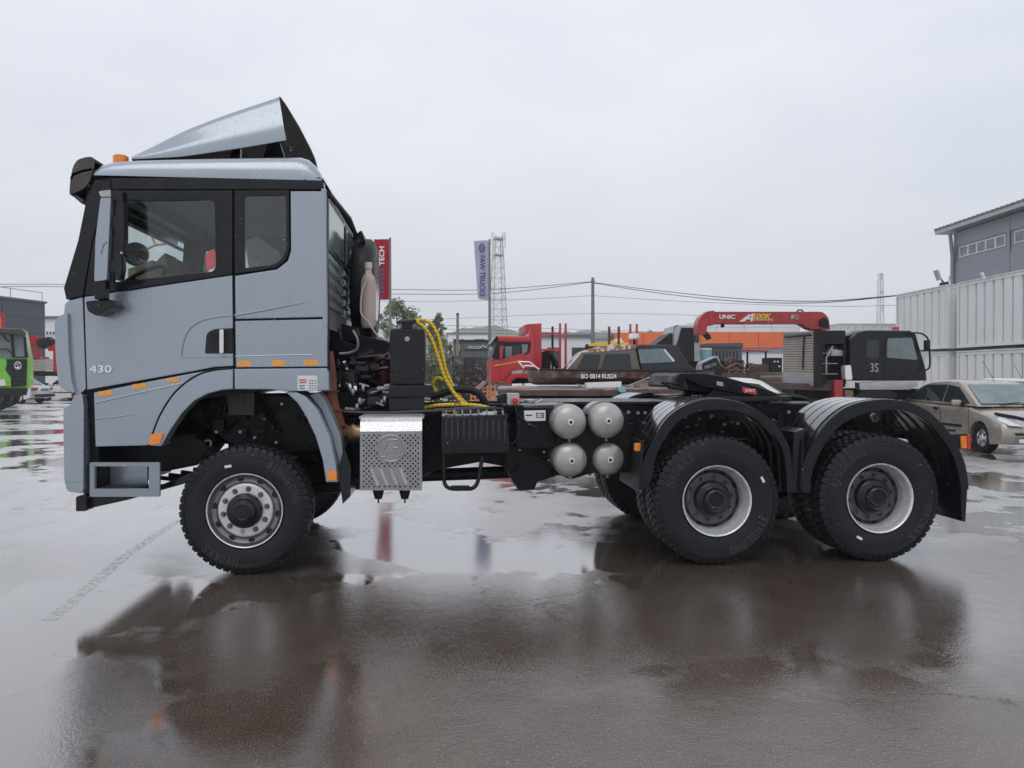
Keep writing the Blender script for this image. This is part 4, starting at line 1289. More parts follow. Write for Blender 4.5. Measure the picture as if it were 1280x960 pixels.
# --- rear mudguards: lip and ribbed top, near and far side --------
mid_o = [(802, 616), (800, 600), (806, 572), (821, 541), (837.5, 519), (862, 504), (890, 498), (923, 502), (949, 514), (970, 531), (986, 557), (990, 582), (992, 616)]
mid_i = [(815, 600), (820, 572), (831, 549), (848, 528), (868, 516.5), (898, 512.5), (928, 516.5), (953, 530), (971, 549), (981, 575), (984, 616)]
rea_o = [(1002, 616), (1002, 592), (1006, 574), (1021, 545), (1041, 521), (1067, 505), (1102, 499), (1134, 502), (1159, 513), (1181, 533), (1197, 557), (1207.5, 582), (1211.5, 612)]
rea_i = [(1013.5, 616), (1015.5, 590), (1031, 555.5), (1055, 529), (1094, 514), (1126, 513), (1153, 523), (1175, 545), (1193, 574), (1201.5, 612)]
def guard(o, i, flap, group_y, mirror):
    q = TP(-.02)
    oo, ii = cr(o, 3), cr(i, 3)
    def at(p, y):
        a = q(p[0], p[1]); return Vector((a.x, (2.5 - y) if mirror else y, a.z))
    sg = -1 if mirror else 1
    bm = B()
    prism(bm, [at(p, -.02) for p in oo] + [at(p, -.02) for p in ii[::-1]], (0, sg * .05, 0), .008)
    gd_ = obj('rear_mudguard', bm, M['black'], TR)
    ctr = at((sum(p[0] for p in o) / len(o), 560), 0)
    def grown(p, y, d):
        a = at(p, y); v = (a - Vector((ctr.x, a.y, ctr.z))).normalized(); return a + v * d
    k0, k1 = 0, len(oo)
    for y0, y1, d in ((.03, .06, -.012), (.06, .19, .003), (.19, .21, -.012), (.21, .34, .003), (.34, .36, -.012), (.36, .49, .003), (.49, .51, -.012), (.51, .62, .003), (.62, .64, -.012)):
        bm = B()
        prism(bm, [grown(p, y0, d) for p in oo[k0:k1]] + [grown(p, y0, d - .02) for p in oo[k0:k1][::-1]], (0, sg * (y1 - y0), 0), .004)
        obj('guard_strip', bm, M['wetblack'], gd_)
    fx = at(o[1], 0).x
    zb2, zt2 = at((800, 614), 0).z, at((806, 552), 0).z
    bm = B(); prism(bm, [Vector((fx - .012, (2.5 + .01) if mirror else -.01, zb2)), Vector((fx + .0, (2.5 + .01) if mirror else -.01, zb2)), Vector((at(o[2], 0).x + .0, (2.5 + .01) if mirror else -.01, zt2)), Vector((at(o[2], 0).x - .014, (2.5 + .01) if mirror else -.01, zt2))], (0, sg * .66, 0), .004); obj('guard_front', bm, M['rubber'], gd_)
    if flap:
        bm = B()
        prism(bm, [at(p, .0) for p in flap], (0, sg * .62, 0), .006)
        obj('guard_flap', bm, M['black'], gd_)
    return gd_
for mir in (False, True):
    g1 = guard(mid_o, mid_i, None, 0, mir)
    g2 = guard(rea_o, rea_i, [(1204, 604), (1210, 604), (1211.5, 612), (1209, 653), (1204, 652), (1203, 620)], 0, mir)
    if not mir:
        bm = B(); pbox(bm, TP(.06), 793.5, 554, 803, 564, -.015, .02, .004, 2); obj('side_marker', bm, M['amber'], g1)
        bm = B(); pp(bm, TP(.02), [(993, 540), (1006, 536), (1003, 575), (1003, 616), (991, 616), (990, 580)], 0, .6, .01); obj('guard_joint', bm, M['black'], g1)
# --- fifth wheel ---------------------------------------------------
fq_ = TP(.8)
bm = B()
pp(bm, fq_, [(846, 470), (851, 466.5), (880, 466.5), (905, 470.5), (935, 479), (962, 487.5), (985, 498), (991, 503), (975, 503), (950, 497), (920, 492), (896, 487), (880, 484), (866, 478), (858, 475), (853, 480), (848, 485), (842, 482)], 0, .9, .015)
fw = obj('fifth_wheel', bm, M['chassis'], TR)
bm = B()
pp(bm, fq_, [(858, 476), (892, 484), (894, 492), (862, 488)], .1, .8, .01)
pp(bm, fq_, [(895, 484), (930, 492), (958, 499), (962, 507), (870, 507), (884, 494)], .03, .87, .01)
obj('coupling_bracket', bm, M['chassis'], fw)
bm = B(); pp(bm, fq_, [(896, 476.5), (904, 478), (904.5, 483), (896.5, 482)], -.02, .02, .004); obj('grease_cover', bm, M['zinc'], fw)
bm = B(); pp(bm, fq_, [(927.5, 483), (945, 487), (946.5, 494), (928.5, 490)], -.006, .01, .001); bd_ = obj('maker_badge', bm, M['redlens'], fw)
bm = B()
ptext(bm, fq_, 'JOST', 931, 486.2, 944, 491, -.008, .004, rot=0, bold=.02); obj('badge_print', bm, M['sticker'], bd_, smooth=0)
bm = B(); pp(bm, fq_, [(940, 497.6), (957, 498.4), (957, 500), (940, 499.4)], -.02, .02); obj('wear_ring', bm, M['zinc'], fw)
bm = B(); tube(bm, [TP(.75)(u, v) for u, v in ((826, 478), (836, 482), (848, 486))], .012, 6); tube(bm, [TP(.75)(u, v) for u, v in ((826, 478), (848, 480))], .012, 6); obj('release_handle', bm, M['black'], fw)
bm = B()
for k in range(9):
    a = TP(.95)(866 + k * 4.4, 499); cyl(bm, a, a + Vector((0, 0, .04)), .018, .012, sides=8)
obj('mounting_bolt', bm, M['zinc'], fw, kind='stuff')
bm = B()
a = ra(850, 500); b = ra(985, 500)
box(bm, ((a.x + b.x) / 2, 1.25, a.z + .01), (b.x - a.x, 1.0, .05), bevel=.008)
obj('mounting_plate', bm, M['black'], fw)
bm = B(); pp(bm, TP(.8), [(963, 501.5), (1012, 502.5), (1012, 504), (963, 503.2)], 0, .05); obj('frame_edge', bm, M['zinc'], TR)
# --- tail lamp and rear end ----------------------------------------
lq = TP(.3)
bm = B(); pp(bm, lq, [(1180, 543), (1212, 542), (1213, 561), (1182, 562)], .01, .36, .01); tl = obj('tail_lamp', bm, M['trim'], TR)
bm = B(); pp(bm, lq, [(1201, 545), (1208, 545), (1209, 560.5), (1202, 560.5)], -.006, .02, .003); obj('lamp_lens', bm, M['amber'], tl)
bm = B(); pp(bm, lq, [(1208.6, 543), (1213.2, 543), (1214, 561.5), (1209.4, 561.5)], -.004, .35, .004); obj('lamp_lens', bm, M['redlens'], tl)
bm = B(); pp(bm, TP(.6), [(1170, 534), (1195, 536), (1197, 548), (1180, 552)], 0, .3, .02); box(bm, (4.45, 1.25, 1.05), (.1, 1.6, .2), bevel=.02); obj('rear_cross_beam', bm, M['black'], TR)

# ================================================================ wheels
def tyre_bm(Rt, wd, bead=.288):
    bm = B()
    k = Rt - bead
    prof = [(bead, .05), (bead + .004, .022), (bead + .02, .006), (bead + k * .25, -.002), (bead + k * .42, -.006), (bead + k * .55, -.004),
            (bead + k * .6, -.001), (bead + k * .62, -.004), (bead + k * .66, -.001), (bead + k * .68, -.003), (bead + k * .72, .001), (bead + k * .74, -.001),
            (bead + k * .80, .006), (bead + k * .805, .001), (bead + k * .90, .010), (bead + k * .985, .022), (Rt, .034), (Rt + .003, .075), (Rt - .014, .08), (Rt - .014, .092), (Rt + .005, .097),
            (Rt + .006, wd / 2 - .006), (Rt - .014, wd / 2 - .004)]
    half = len(prof)
    prof += [(r, wd - h) for r, h in prof[::-1]]
    def mod(j, kk, r):
        jj = min(j, len(prof) - 1 - j)
        if jj >= 13:
            ph = 0 if jj <= 18 else 2
            ph += (0 if j < half else 2)
            if (kk + ph * 2) % 8 < 2: return r - (.003 if jj == 13 else .014)
        return r
    lathe(bm, prof, (0, 0, 0), (0, 1, 0), 416, mod)
    bmesh.ops.recalc_face_normals(bm, faces=bm.faces[:])
    return bm

def ring_text(bm, s, r, ang, size, depth=.003):
    """letters set round the sidewall, reading clockwise from angle ang"""
    step = size * .82 / r
    for i, ch in enumerate(s):
        if ch == ' ': continue
        a = ang - i * step
        p = Vector((math.cos(a) * r, -.005, math.sin(a) * r))
        up_ = Vector((math.cos(a), 0, math.sin(a)))
        t_ = Vector((math.sin(a), 0, -math.cos(a)))
        mt = Matrix((t_, up_, Vector((0, -1, 0)))).transposed().to_4x4()
        mt.translation = p
        text_into(bm, ch, mt, (size * .62 if ch != 'I' else size * .16, size), depth, .012)

def make_wheel(front, Rt, spin):
    bm = B()
    if front:
        prof = [(.285, .06), (.289, .02), (.292, .006), (.286, .004), (.277, .012), (.272, .035), (.262, .05), (.25, .056), (.232, .060), (.218, .052), (.207, .034), (.196, .030), (.12, .030)]
    else:
        prof = [(.285, .06), (.289, .02), (.292, .006), (.287, .003), (.279, .010), (.274, .03), (.266, .045), (.262, .075), (.252, .085), (.249, .13), (.243, .15)]
    lathe(bm, prof, (0, 0, 0), (0, 1, 0), 56)
    bmesh.ops.recalc_face_normals(bm, faces=bm.faces[:])
    wh = obj('wheel', bm, M['rimfront' if front else 'rim'], TR, local=True, smooth=45)
    bm = B(); lathe(bm, [(.291, .02), (.2935, .008), (.2905, .001), (.286, .001), (.281, .009)], (0, 0, 0), (0, 1, 0), 64); bmesh.ops.recalc_face_normals(bm, faces=bm.faces[:]); obj('rim_lip', bm, M['rim'], wh, local=True, smooth=60)
    if front:
        bm = B(); lathe(bm, [(.212, .040), (.205, .030), (.196, .0265), (.12, .0265)], (0, 0, 0), (0, 1, 0), 56); bmesh.ops.recalc_face_normals(bm, faces=bm.faces[:]); obj('wheel_face', bm, M['rimface'], wh, local=True)
    o = obj('tyre', tyre_bm(Rt, .29), M['rubber'], wh, local=True, smooth=22)
    if not front:
        bm = B()
        lathe(bm, [(.246, .15), (.240, .158), (.226, .176), (.218, .172), (.214, .150), (.205, .146), (.115, .146)], (0, 0, 0), (0, 1, 0), 48)
        obj('wheel_disc', bm, M['rimgrey'], wh, local=True)
    bm = B()
    if front:
        lathe(bm, [(.136, .032), (.136, -.004), (.130, -.016), (.10, -.03), (.092, -.056), (.06, -.07), (.055, -.066), (.04, -.066), (.036, -.072), (0, -.074)], (0, 0, 0), (0, 1, 0), 32)
    else:
        lathe(bm, [(.152, .148), (.150, .10), (.135, .085), (.115, .08), (.10, .07), (.096, .045), (.085, .03), (.07, .024), (.06, .03), (.045, .03), (.04, .022), (0, .02)], (0, 0, 0), (0, 1, 0), 32)
    hb = obj('hub', bm, M['black'], wh, local=True)
    for k in range(10):
        a = 2 * math.pi * k / 10 + .17
        bm = B()
        y0 = .032 if front else .147
        rb_ = .168 if front else .182
        c = Vector((math.cos(a) * rb_, y0, math.sin(a) * rb_))
        cyl(bm, c, c - Vector((0, .006, 0)), .023, sides=12)
        cyl(bm, c - Vector((0, .006, 0)), c - Vector((0, .03, 0)), .015, sides=6)
        cyl(bm, c - Vector((0, .03, 0)), c - Vector((0, .045, 0)), .008, sides=8)
        obj('wheel_nut', bm, M['zinc'] if front and k == 7 else (M['nut'] if front else M['rimgrey']), wh, local=True)
        a += math.pi / 10
        bm = B()
        rh = .243 if front else .226
        n_ = Vector((math.cos(a) * .35, -1, math.sin(a) * .35)) if front else Vector((-math.cos(a) * .8, -1, -math.sin(a) * .8))
        if front:
            c = Vector((math.cos(a) * .243, .055, math.sin(a) * .243)); n_ = Vector((0, -1, 0))
        else:
            c = Vector((math.cos(a) * .234, .163, math.sin(a) * .234))
        rad = Vector((math.cos(a), 0, math.sin(a))); tan = Vector((-math.sin(a), 0, math.cos(a)))
        rad = (rad - n_.normalized() * rad.dot(n_.normalized())).normalized()
        e_ = [c + n_.normalized() * .003 + rad * math.cos(t * math.pi / 8) * (.015 if front else .017) + tan * math.sin(t * math.pi / 8) * .026 for t in range(16)]
        prism(bm, e_, n_.normalized() * -.02)  # solid dark plug standing in for the shade inside each hole
        obj('hole_shade_plug', bm, M['trim'], wh, local=True)
    bm = B()
    if front:
        ring_text(bm, 'NWORKS', .408, R(-100), .062); obj('sidewall_lettering', bm, M['letter'], wh, local=True, smooth=0); bm = B(); ring_text(bm, 'JINGLONG', .408, R(62), .062)
    elif spin == 0:
        ring_text(bm, 'NWORKS', .422, R(160), .068); obj('sidewall_lettering', bm, M['letter'], wh, local=True, smooth=0); bm = B(); ring_text(bm, 'JINGLONG', .422, R(-20), .068)
    else:
        ring_text(bm, 'JINGLONG', .422, R(165), .068); obj('sidewall_lettering', bm, M['letter'], wh, local=True, smooth=0); bm = B(); ring_text(bm, 'NWORKS', .422, R(-12), .068)
    obj('sidewall_lettering', bm, M['letter'], wh, local=True, smooth=0)
    return wh
def put(o, x, y, z, rz=0):
    o.location = Vector((x, y, z)) - TR.location
    o.rotation_euler = (0, 0, rz)
wf = make_wheel(True, .502, 0)
put(wf, -1.498, .06, .502)
put(dup(wf, TR), -1.498, 2.44, .502, math.pi)
wm = make_wheel(False, .528, 0)
put(wm, 2.275, 0, .53)
wr = make_wheel(False, .528, 1)
put(wr, 3.677, 0, .53)
for x in (2.275, 3.677):
    put(dup(wm, TR), x, .33, .53)
    put(dup(wm, TR), x, 2.5, .53, math.pi)
    put(dup(wm, TR), x, 2.17, .53, math.pi)
for wh, u, v, a, y in ((wf, 285, 583, 8, .06), (wm, 952, 679 - 0, 0, 0), (wr, 1074, 673, 0, 0)):
    pass
for wh, y, u, v, s_ in ((wf, .06, 285, 583, -8), (wm, 0, 953.5, 599.5, 62), (wr, 0, 1074.5, 672.5, 30)):
    q = TP(y)
    c = q(u, v, -.007)
    bm = B()
    rt = Matrix.Rotation(R(s_), 3, 'Y')
    box(bm, (0, 0, 0), (.052, .003, .02))
    bm.transform(Matrix.Translation(c - TR.location - wh.location) @ rt.to_4x4())
    obj('tyre_label', bm, M['white'], wh, local=True)
# ================================================================ the yard behind
def perp(Q, u):
    return Pl(Q(u, 468), Q.n)

def base(Q, u, off=0):
    return flat(Q(u, 468, off))

def part(name, m_, dad, Q, pts, o0, o1, bevel=0, holes=(), **kw):
    bm = B()
    pp(bm, Q, pts, o0, o1, bevel, holes)
    return obj(name, bm, m_, dad, **kw)

def tpart(name, m_, dad, pts, r, sides=6, **kw):
    bm = B()
    tube(bm, pts, r, sides)
    return obj(name, bm, m_, dad, **kw)

def simple_wheel(dad, c, n, r, wd=.28, rimm='rimgrey', spokes=0):
    """wheel with its outer face at c, facing -n"""
    bm = B()
    lathe(bm, [(r * .56, .03), (r * .60, 0), (r * .9, .0), (r, .05), (r, wd - .05), (r * .9, wd), (r * .5, wd)], c, n, 32)
    wh = obj('wheel', bm, M['rubber'], dad)
    bm = B()
    lathe(bm, [(r * .58, .03), (r * .55, .05), (r * .52, .08), (r * .3, .06), (r * .18, .0), (0, .0)], c, n, 24)
    obj('rim', bm, M[rimm], wh)
    if spokes:
        bm = B()
        x, y = frame_of(n)
        for k in range(spokes):
            a = 2 * math.pi * k / spokes
            d = x * math.cos(a) + y * math.sin(a)
            t = x * -math.sin(a) + y * math.cos(a)
            c0 = Vector(c) + Vector(n).normalized() * .012
            prism(bm, [c0 + d * r * .1 + t * r * .09, c0 + d * r * .54 + t * r * .055, c0 + d * r * .54 - t * r * .055, c0 + d * r * .1 - t * r * .09], Vector(n).normalized() * .03)
        obj('spokes', bm, M['chrome'], wh, smooth=0)
    return wh

# ---------------------------------------------------------------- cars
def make_car(label, loc, fwd, paint, group=None, plate=False, L_=4.3, W_=1.72, H_=1.44, estate=False, grille=True, spokes=5):
    """saloon car: x forward from the middle of the wheelbase"""
    fwd = Vector((fwd[0], fwd[1], 0)).normalized()
    lft = Vector((-fwd.y, fwd.x, 0))
    t = thing('saloon_car' if not estate else 'estate_car', label, 'car', loc, group)
    O = Vector(loc)
    def w(x, y, z): return O + fwd * x + lft * y + Vector((0, 0, z))
    hx, hw = L_ / 2, W_ / 2
    wb = 1.31
    def archp(cx, r=.36, n=10):
        return [(cx + math.cos(a) * r, .28 + math.sin(a) * r) for a in [math.pi * k / n for k in range(n + 1)]]
    low = [(-hx + .06, .30), (-wb - .36, .22)] + [p for p in archp(-wb)[::-1]] + [(-wb + .36, .20), (wb - .36, .20)] + archp(wb)[::-1] + [(wb + .38, .2), (hx - .1, .22), (hx, .34)]
    up = [(hx + .01, .48), (hx - .03, .60), (hx - .22, .72), (hx - .55, .80), (.95, .92), (.3, .93), (-1.2, .97), (-hx + .35, .98), (-hx + .08, .94), (-hx, .78), (-hx - .01, .5)]
    outline = low + up
    bm = B()
    # body: the outline in section, pulled in towards the sides at hood and boot so the flanks round over
    ys = [(-hw, .0), (-hw - .0, .0)]
    secs = [(-1.0, .0, .03), (-.985, .03, .0), (-.93, .07, -.0), (-.6, .095, 0), (0, .105, 0), (.6, .095, 0), (.93, .07, 0), (.985, .03, 0), (1.0, .0, .03)]
    rows = []
    for k, dz, _ in secs:
        row = []
        for i, (x, z) in enumerate(outline):
            zz = z
            if i >= len(low) + 2 and i <= len(low) + 8: zz = z - .09 + dz
            xx = x * (1 - .10 * abs(k) ** 3 * (abs(x) / hx) ** 2)
            row.append(bm.verts.new(w(xx, k * hw, zz)))
        rows.append(row)
    n = len(outline)
    for a, b in zip(rows, rows[1:]):
        for i in range(n):
            if i < len(low) - 1 and not (i == 0): pass
            bm.faces.new((a[i], a[(i + 1) % n], b[(i + 1) % n], b[i]))
    for r_ in (rows[0], rows[-1]):
        vs = [v for v in r_]
        for a, b, c in tessellate_polygon([[v.co for v in vs]]):
            bm.faces.new((vs[a], vs[b], vs[c]))
    bmesh.ops.recalc_face_normals(bm, faces=bm.faces[:])
    body = obj('body', bm, paint, t, smooth=40)
    # cabin
    zb_, zr = .93, H_
    if estate: bl_ = [(-hx + .3, zb_ + .03), (-hx + .55, zr - .10), (-hx + .95, zr - .02)]
    else: bl_ = [(-1.62, zb_ + .03), (-1.05, zr - .10), (-.75, zr - .03)]
    prof = bl_ + [(-.2, zr), (.2, zr - .02), (.42, zr - .07), (1.18, zb_ - .01)]
    bm = B()
    rows = []
    for k in (-1, -.93, -.6, 0, .6, .93, 1):
        row = []
        for x, z in prof:
            f = (z - zb_) / (zr - zb_)
            half = hw * (.965 - .24 * max(0, f))
            row.append(bm.verts.new(w(x, k * half, z + (.02 * (1 - k * k) if f > .5 else 0) - (.035 if abs(k) == 1 and f > .7 else 0))))
        rows.append(row)
    for a, b in zip(rows, rows[1:]):
        for i in range(len(prof) - 1):
            bm.faces.new((a[i], a[i + 1], b[i + 1], b[i]))
    for r_ in (rows[0], rows[-1]):
        bm.faces.new(r_)
    bmesh.ops.recalc_face_normals(bm, faces=bm.faces[:])
    obj('roof', bm, paint, t, smooth=50)
    def sidept(x, z, s, out=.012):
        f = (z - zb_) / (zr - zb_)
        return w(x, s * (hw * (.965 - .24 * max(0, f)) + out), z)
    for s in (1, -1):
        xr = bl_[1][0]
        zt_ = zr - .115
        quads = [[(xr - .32 if not estate else xr - .12, zb_ + .07), (xr + .12, zt_ - .02), (xr + .30, zt_ + .01), (xr + .30, zb_ + .06)],
                 [(xr + .34, zb_ + .06), (xr + .34, zt_ + .01), (-.12, zt_ + .02), (-.08, zb_ + .05)],
                 [(-.02, zb_ + .05), (-.06, zt_ + .02), (.34, zt_ - .03), (.86, zb_ + .06), (.86, zb_ + .04)]]
        for qd in quads:
            bm = B()
            v3 = [sidept(x, z, s) for x, z in qd]
            prism(bm, v3, lft * (-s * .02))
            obj('side_window', bm, M['darkglass'], t, smooth=0)
        # door gaps, handles, rubbing strip, mirror
        bm = B()
        for x in (-.05, -1.0, .92):
            tube(bm, [w(x - .04 if x < .9 else x, s * (hw + .001), .9), w(x, s * (hw + .003), .62), w(x, s * (hw + .001), .3)], .006, 4)
        obj('door_seam', bm, M['trim'], t)
        for x in (-.22, -1.12):
            bm = B(); box(bm, w(x, s * (hw + .01), .83), (.16, .04, .045), Matrix((fwd, lft, Vector((0, 0, 1)))).transposed(), bevel=.01); obj('door_handle', bm, M['trim'], t)
        bm = B(); box(bm, w(-.15, s * (hw + .004), .50), (1.7, .03, .05), Matrix((fwd, lft, Vector((0, 0, 1)))).transposed(), bevel=.01); obj('rubbing_strip', bm, M['trim'], t)
        bm = B()
        box(bm, w(.66, s * (hw + .1), .98), (.1, .2, .12), Matrix((fwd, lft, Vector((0, 0, 1)))).transposed(), bevel=.04)
        mr_ = obj('door_mirror', bm, paint, t)
        bm = B(); box(bm, w(.68, s * (hw - .01), .95), (.09, .09, .07), Matrix((fwd, lft, Vector((0, 0, 1)))).transposed(), bevel=.01); obj('mirror_foot', bm, M['trim'], mr_)
        # lamps
        bm = B()
        v3 = [w(hx - .02, s * hw * .62, .56), w(hx - .12, s * hw * .90, .58), w(hx - .42, s * hw * .965, .68), w(hx - .46, s * hw * .93, .76), w(hx - .22, s * hw * .66, .70)]
        prism(bm, v3, fwd * .03 + lft * (s * .012) + Vector((0, 0, .012)), .006)
        obj('headlight', bm, M['headlamp'], t)
        bm = B()
        v3 = [w(hx - .02, s * hw * .62, .585 + .12), w(hx - .2, s * hw * .7, .742), w(hx - .48, s * hw * .965, .80), w(hx - .44, s * hw * .985, .77), w(hx - .2, s * hw * .72, .705), w(hx - .02, s * hw * .6, .67)]
        prism(bm, v3, fwd * .02 + Vector((0, 0, .03)), .004)
        obj('lamp_visor', bm, M['trim'], t)
        bm = B()
        v3 = [w(-hx + .0, s * hw * .66, .70), w(-hx + .0, s * hw * .66, .86), w(-hx + .07, s * hw * .95, .87), w(-hx + .32, s * hw * .99, .82), w(-hx + .1, s * hw * .96, .70)]
        prism(bm, v3, -fwd * .03 + lft * (s * .012), .004)
        obj('rear_lamp', bm, M['redlens'], t)
        bm = B(); box(bm, w(hx + .0, s * hw * .62, .30), (.05, .26, .08), Matrix((fwd, lft, Vector((0, 0, 1)))).transposed(), bevel=.015); obj('fog_lamp', bm, M['headlamp'], t)
        for cx in (wb, -wb):
            simple_wheel(t, w(cx, s * (hw - .005), .30), lft * -s, .305, .2, 'rim', spokes)
    # screens
    for (xa, za), (xb2, zb2), o in (((1.12, zb_ + .035), (.46, zr - .095), .016), ((bl_[0][0] + .05, zb_ + .08), (bl_[1][0] - .0, zr - .12), -.016)):
        bm = B()
        def hh(z, k): return hw * (.965 - .24 * (z - zb_) / (zr - zb_)) * k
        n_ = Vector((zb2 - za, 0, 0)) 
        dx = (o if o > 0 else o)
        v3 = [w(xa + dx, -hh(za, .9), za + .012), w(xa + dx, hh(za, .9), za + .012), w(xb2 + dx, hh(zb2, .9), zb2 + .012), w(xb2 + dx, -hh(zb2, .9), zb2 + .012)]
        prism(bm, v3, -fwd * dx * .8)
        obj('windscreen' if o > 0 else 'rear_window', bm, M['paleglass'], t, smooth=0)
    bm = B()
    for y in (-.4, .15):
        tube(bm, [w(1.16, y * hw, zb_ + .03), w(1.1, (y + .5) * hw, zb_ + .065)], .012, 5)
    obj('wiper', bm, M['trim'], t)
    bm = B()
    box(bm, w(hx + .012, 0, .43), (.04, W_ * .86, .05), Matrix((fwd, lft, Vector((0, 0, 1)))).transposed(), bevel=.012)
    obj('bumper_strip', bm, M['trim'], t)
    if grille:
        bm = B(); box(bm, w(hx - .03, 0, .62), (.06, .8, .13), Matrix((fwd, lft, Vector((0, 0, 1)))).transposed(), bevel=.02); obj('grille', bm, M['trim'], t)
        bm = B(); box(bm, w(hx + .02, 0, .33), (.03, .5, .11), Matrix((fwd, lft, Vector((0, 0, 1)))).transposed(), bevel=.006); obj('number_plate', bm, M['sticker'], t)
    bm = B(); box(bm, w(-hx - .02, 0, .42), (.06, W_ * .9, .16), Matrix((fwd, lft, Vector((0, 0, 1)))).transposed(), bevel=.02); obj('rear_bumper', bm, M['trim'], t)
    bm = B(); box(bm, w(-hx - .01, 0, .74), (.03, .52, .12), Matrix((fwd, lft, Vector((0, 0, 1)))).transposed(), bevel=.006); obj('number_plate', bm, M['inkgrey'], t)
    bm = B(); tube(bm, [w(.3, .1, zr - .02), w(-.1, .1, zr + .42)], .006, 5); obj('aerial', bm, M['trim'], t)
    bm = B(); box(bm, w(0, 0, .5), (3.2, W_ * .9, .5), Matrix((fwd, lft, Vector((0, 0, 1)))).transposed()); obj('underbody', bm, M['trim'], t)
    return t

cpos = CAM + FH * 16.9 + RT * (9.3 + .86)
make_car('beige saloon car facing the camera beside the stacked grey containers', flat(cpos), -FH + RT * .04, M['beige'])
cpos = D(926, 468, 20)
make_car('white saloon car mostly hidden behind the black fifth wheel coupling', flat(cpos), RT + FH * -.15, M['carwhite'], H_=1.47)
cpos = CAM + FH * 42.5 - RT * 27.5
make_car('silver saloon car with red rear lamp parked behind the green lorry', flat(cpos), -RT + FH * .08, M['carsilver'], spokes=9)
cpos = D(92, 468, 47)
make_car('pale saloon car beyond the silver car, half hidden by the truck bumper', flat(cpos), -RT * .9 + FH * .4, M['carwhite'])
cpos = CAM + FH * 24.3 + RT * 15.6
make_car('white car showing only its roof edge behind the beige saloon', flat(cpos), -FH, M['carwhite'])

# ---------------------------------------------------------------- red log lorry
Q = DP(22, 4.5, 660)
lt = thing('log_lorry', 'red timber lorry with upright log stakes behind the moored boat', 'truck', base(Q, 650))
part('cab_body', M['red'], lt, Q, [(614, 452), (618, 440), (630, 441), (630, 424), (660, 421), (663, 402.5 + 4), (668, 424), (668, 466), (664, 462), (640, 463), (636, 478), (614, 478)], 0, 2.3, .04)
part('door', M['red'], lt, Q, [(626, 449), (655, 441), (655, 462), (640, 464), (632, 474), (626, 474)], -.03, .05, .02)
part('roof', M['red'], lt, Q, [(622, 420), (628, 419.5), (663, 420.5), (666, 425), (664, 428), (622, 427)], -.01, 2.32, .05)
part('window_frame', M['gloss'], lt, Q, [(616, 446), (620, 427), (664, 427.5), (662, 441), (646, 448), (616, 449.5)], -.01, .1, .005)
part('side_window', M['paleglass'], lt, Q, [(631, 433), (640, 433), (640, 445), (632, 447)], -.018, .0)
part('side_window', M['darkglass'], lt, Q, [(641, 432), (650, 432), (650, 443), (641, 445)], -.018, .0)
part('side_window', M['paleglass'], lt, Q, [(652, 430.5), (660, 430.5), (659, 440), (653, 443)], -.018, .0)
part('mirror', M['red'], lt, Q, [(625, 432.5), (629.5, 432), (628, 448), (624.5, 449)], -.25, -.05, .02)
part('wheel_arch', M['red'], lt, Q, [(632, 480), (636, 471), (643, 466.5), (660, 466.5), (665, 469), (664, 473), (646, 472), (640, 476), (638, 481)], -.05, .2, .02)
part('stripe', M['yellow'], lt, Q, [(618, 456.5), (650, 451), (650, 452), (618, 457.8)], -.034, .0)
part('windscreen', M['paleglass'], lt, Q, [(613.2, 447), (618, 427), (619, 427), (615, 447)], .15, 2.15)
part('front_panel', M['red'], lt, Q, [(612.8, 449), (615, 449), (615, 479), (613, 479)], .05, 2.25, .02)
part('headlamp', M['headlamp'], lt, Q, [(612.4, 469), (614, 469), (614, 476), (612.6, 476)], .15, .5)
part('grille', M['trim'], lt, Q, [(612.3, 454), (614, 454), (614, 466), (612.4, 466)], .6, 1.7)
part('sun_visor', M['smoke'], lt, Q, [(613, 429), (620, 420), (623, 420), (616, 430)], .0, 2.3, .02)
part('headboard', M['red'], lt, Q, [(656, 406), (660, 405), (677, 404), (677, 462), (666, 462), (665, 418), (657, 415)], .3, 2.4, .02)
part('bunk_rail', M['red'], lt, Q, [(677, 415.5), (701, 415.5), (701, 418), (677, 418)], .3, .5, .01)
part('bunk_rail', M['red'], lt, Q, [(677, 436), (701, 436), (701, 438.5), (677, 438.5)], .3, .5, .01)
for u, o, m_ in ((691, 2.1, 'trim'), (700.5, .3, 'red'), (707.5, .3, 'red'), (762, 2.1, 'rust'), (774, 2.1, 'rust')):
    part('log_stake', M[m_], lt, Q, [(u - 1.3, 404 if m_ == 'red' else 408), (u + 1.1, 404 if m_ == 'red' else 408), (u + 1.2, 464), (u - 1.4, 464)], o, o + .1, .01)
for u in (788.5, 796.5):
    part('log_stake', M['red'], lt, Q, [(u - 1.2, 405), (u + 1.0, 405), (u + 1.1, 464), (u - 1.2, 464)], .3, .4, .01)
part('chassis', M['chassis'], lt, Q, [(634, 470), (800, 466), (800, 474), (634, 480)], .6, 1.9, .02)
part('crane_base', M['trim'], lt, Q, [(680, 439), (687, 438), (689, 464), (678, 464)], .8, 1.6, .03)
tpart('crane_arm', M['trim'], lt, [Q(684, 440, 1.2), Q(690, 446, 1.2), Q(698, 460, 1.2)], .1, 8)
for u in (651, 730, 750):
    simple_wheel(lt, Q(u, 0, .02) * 1 if False else Vector((*Q(u, 468, .02).xy, .52)), Q.n, .52, .3, 'rimgrey')

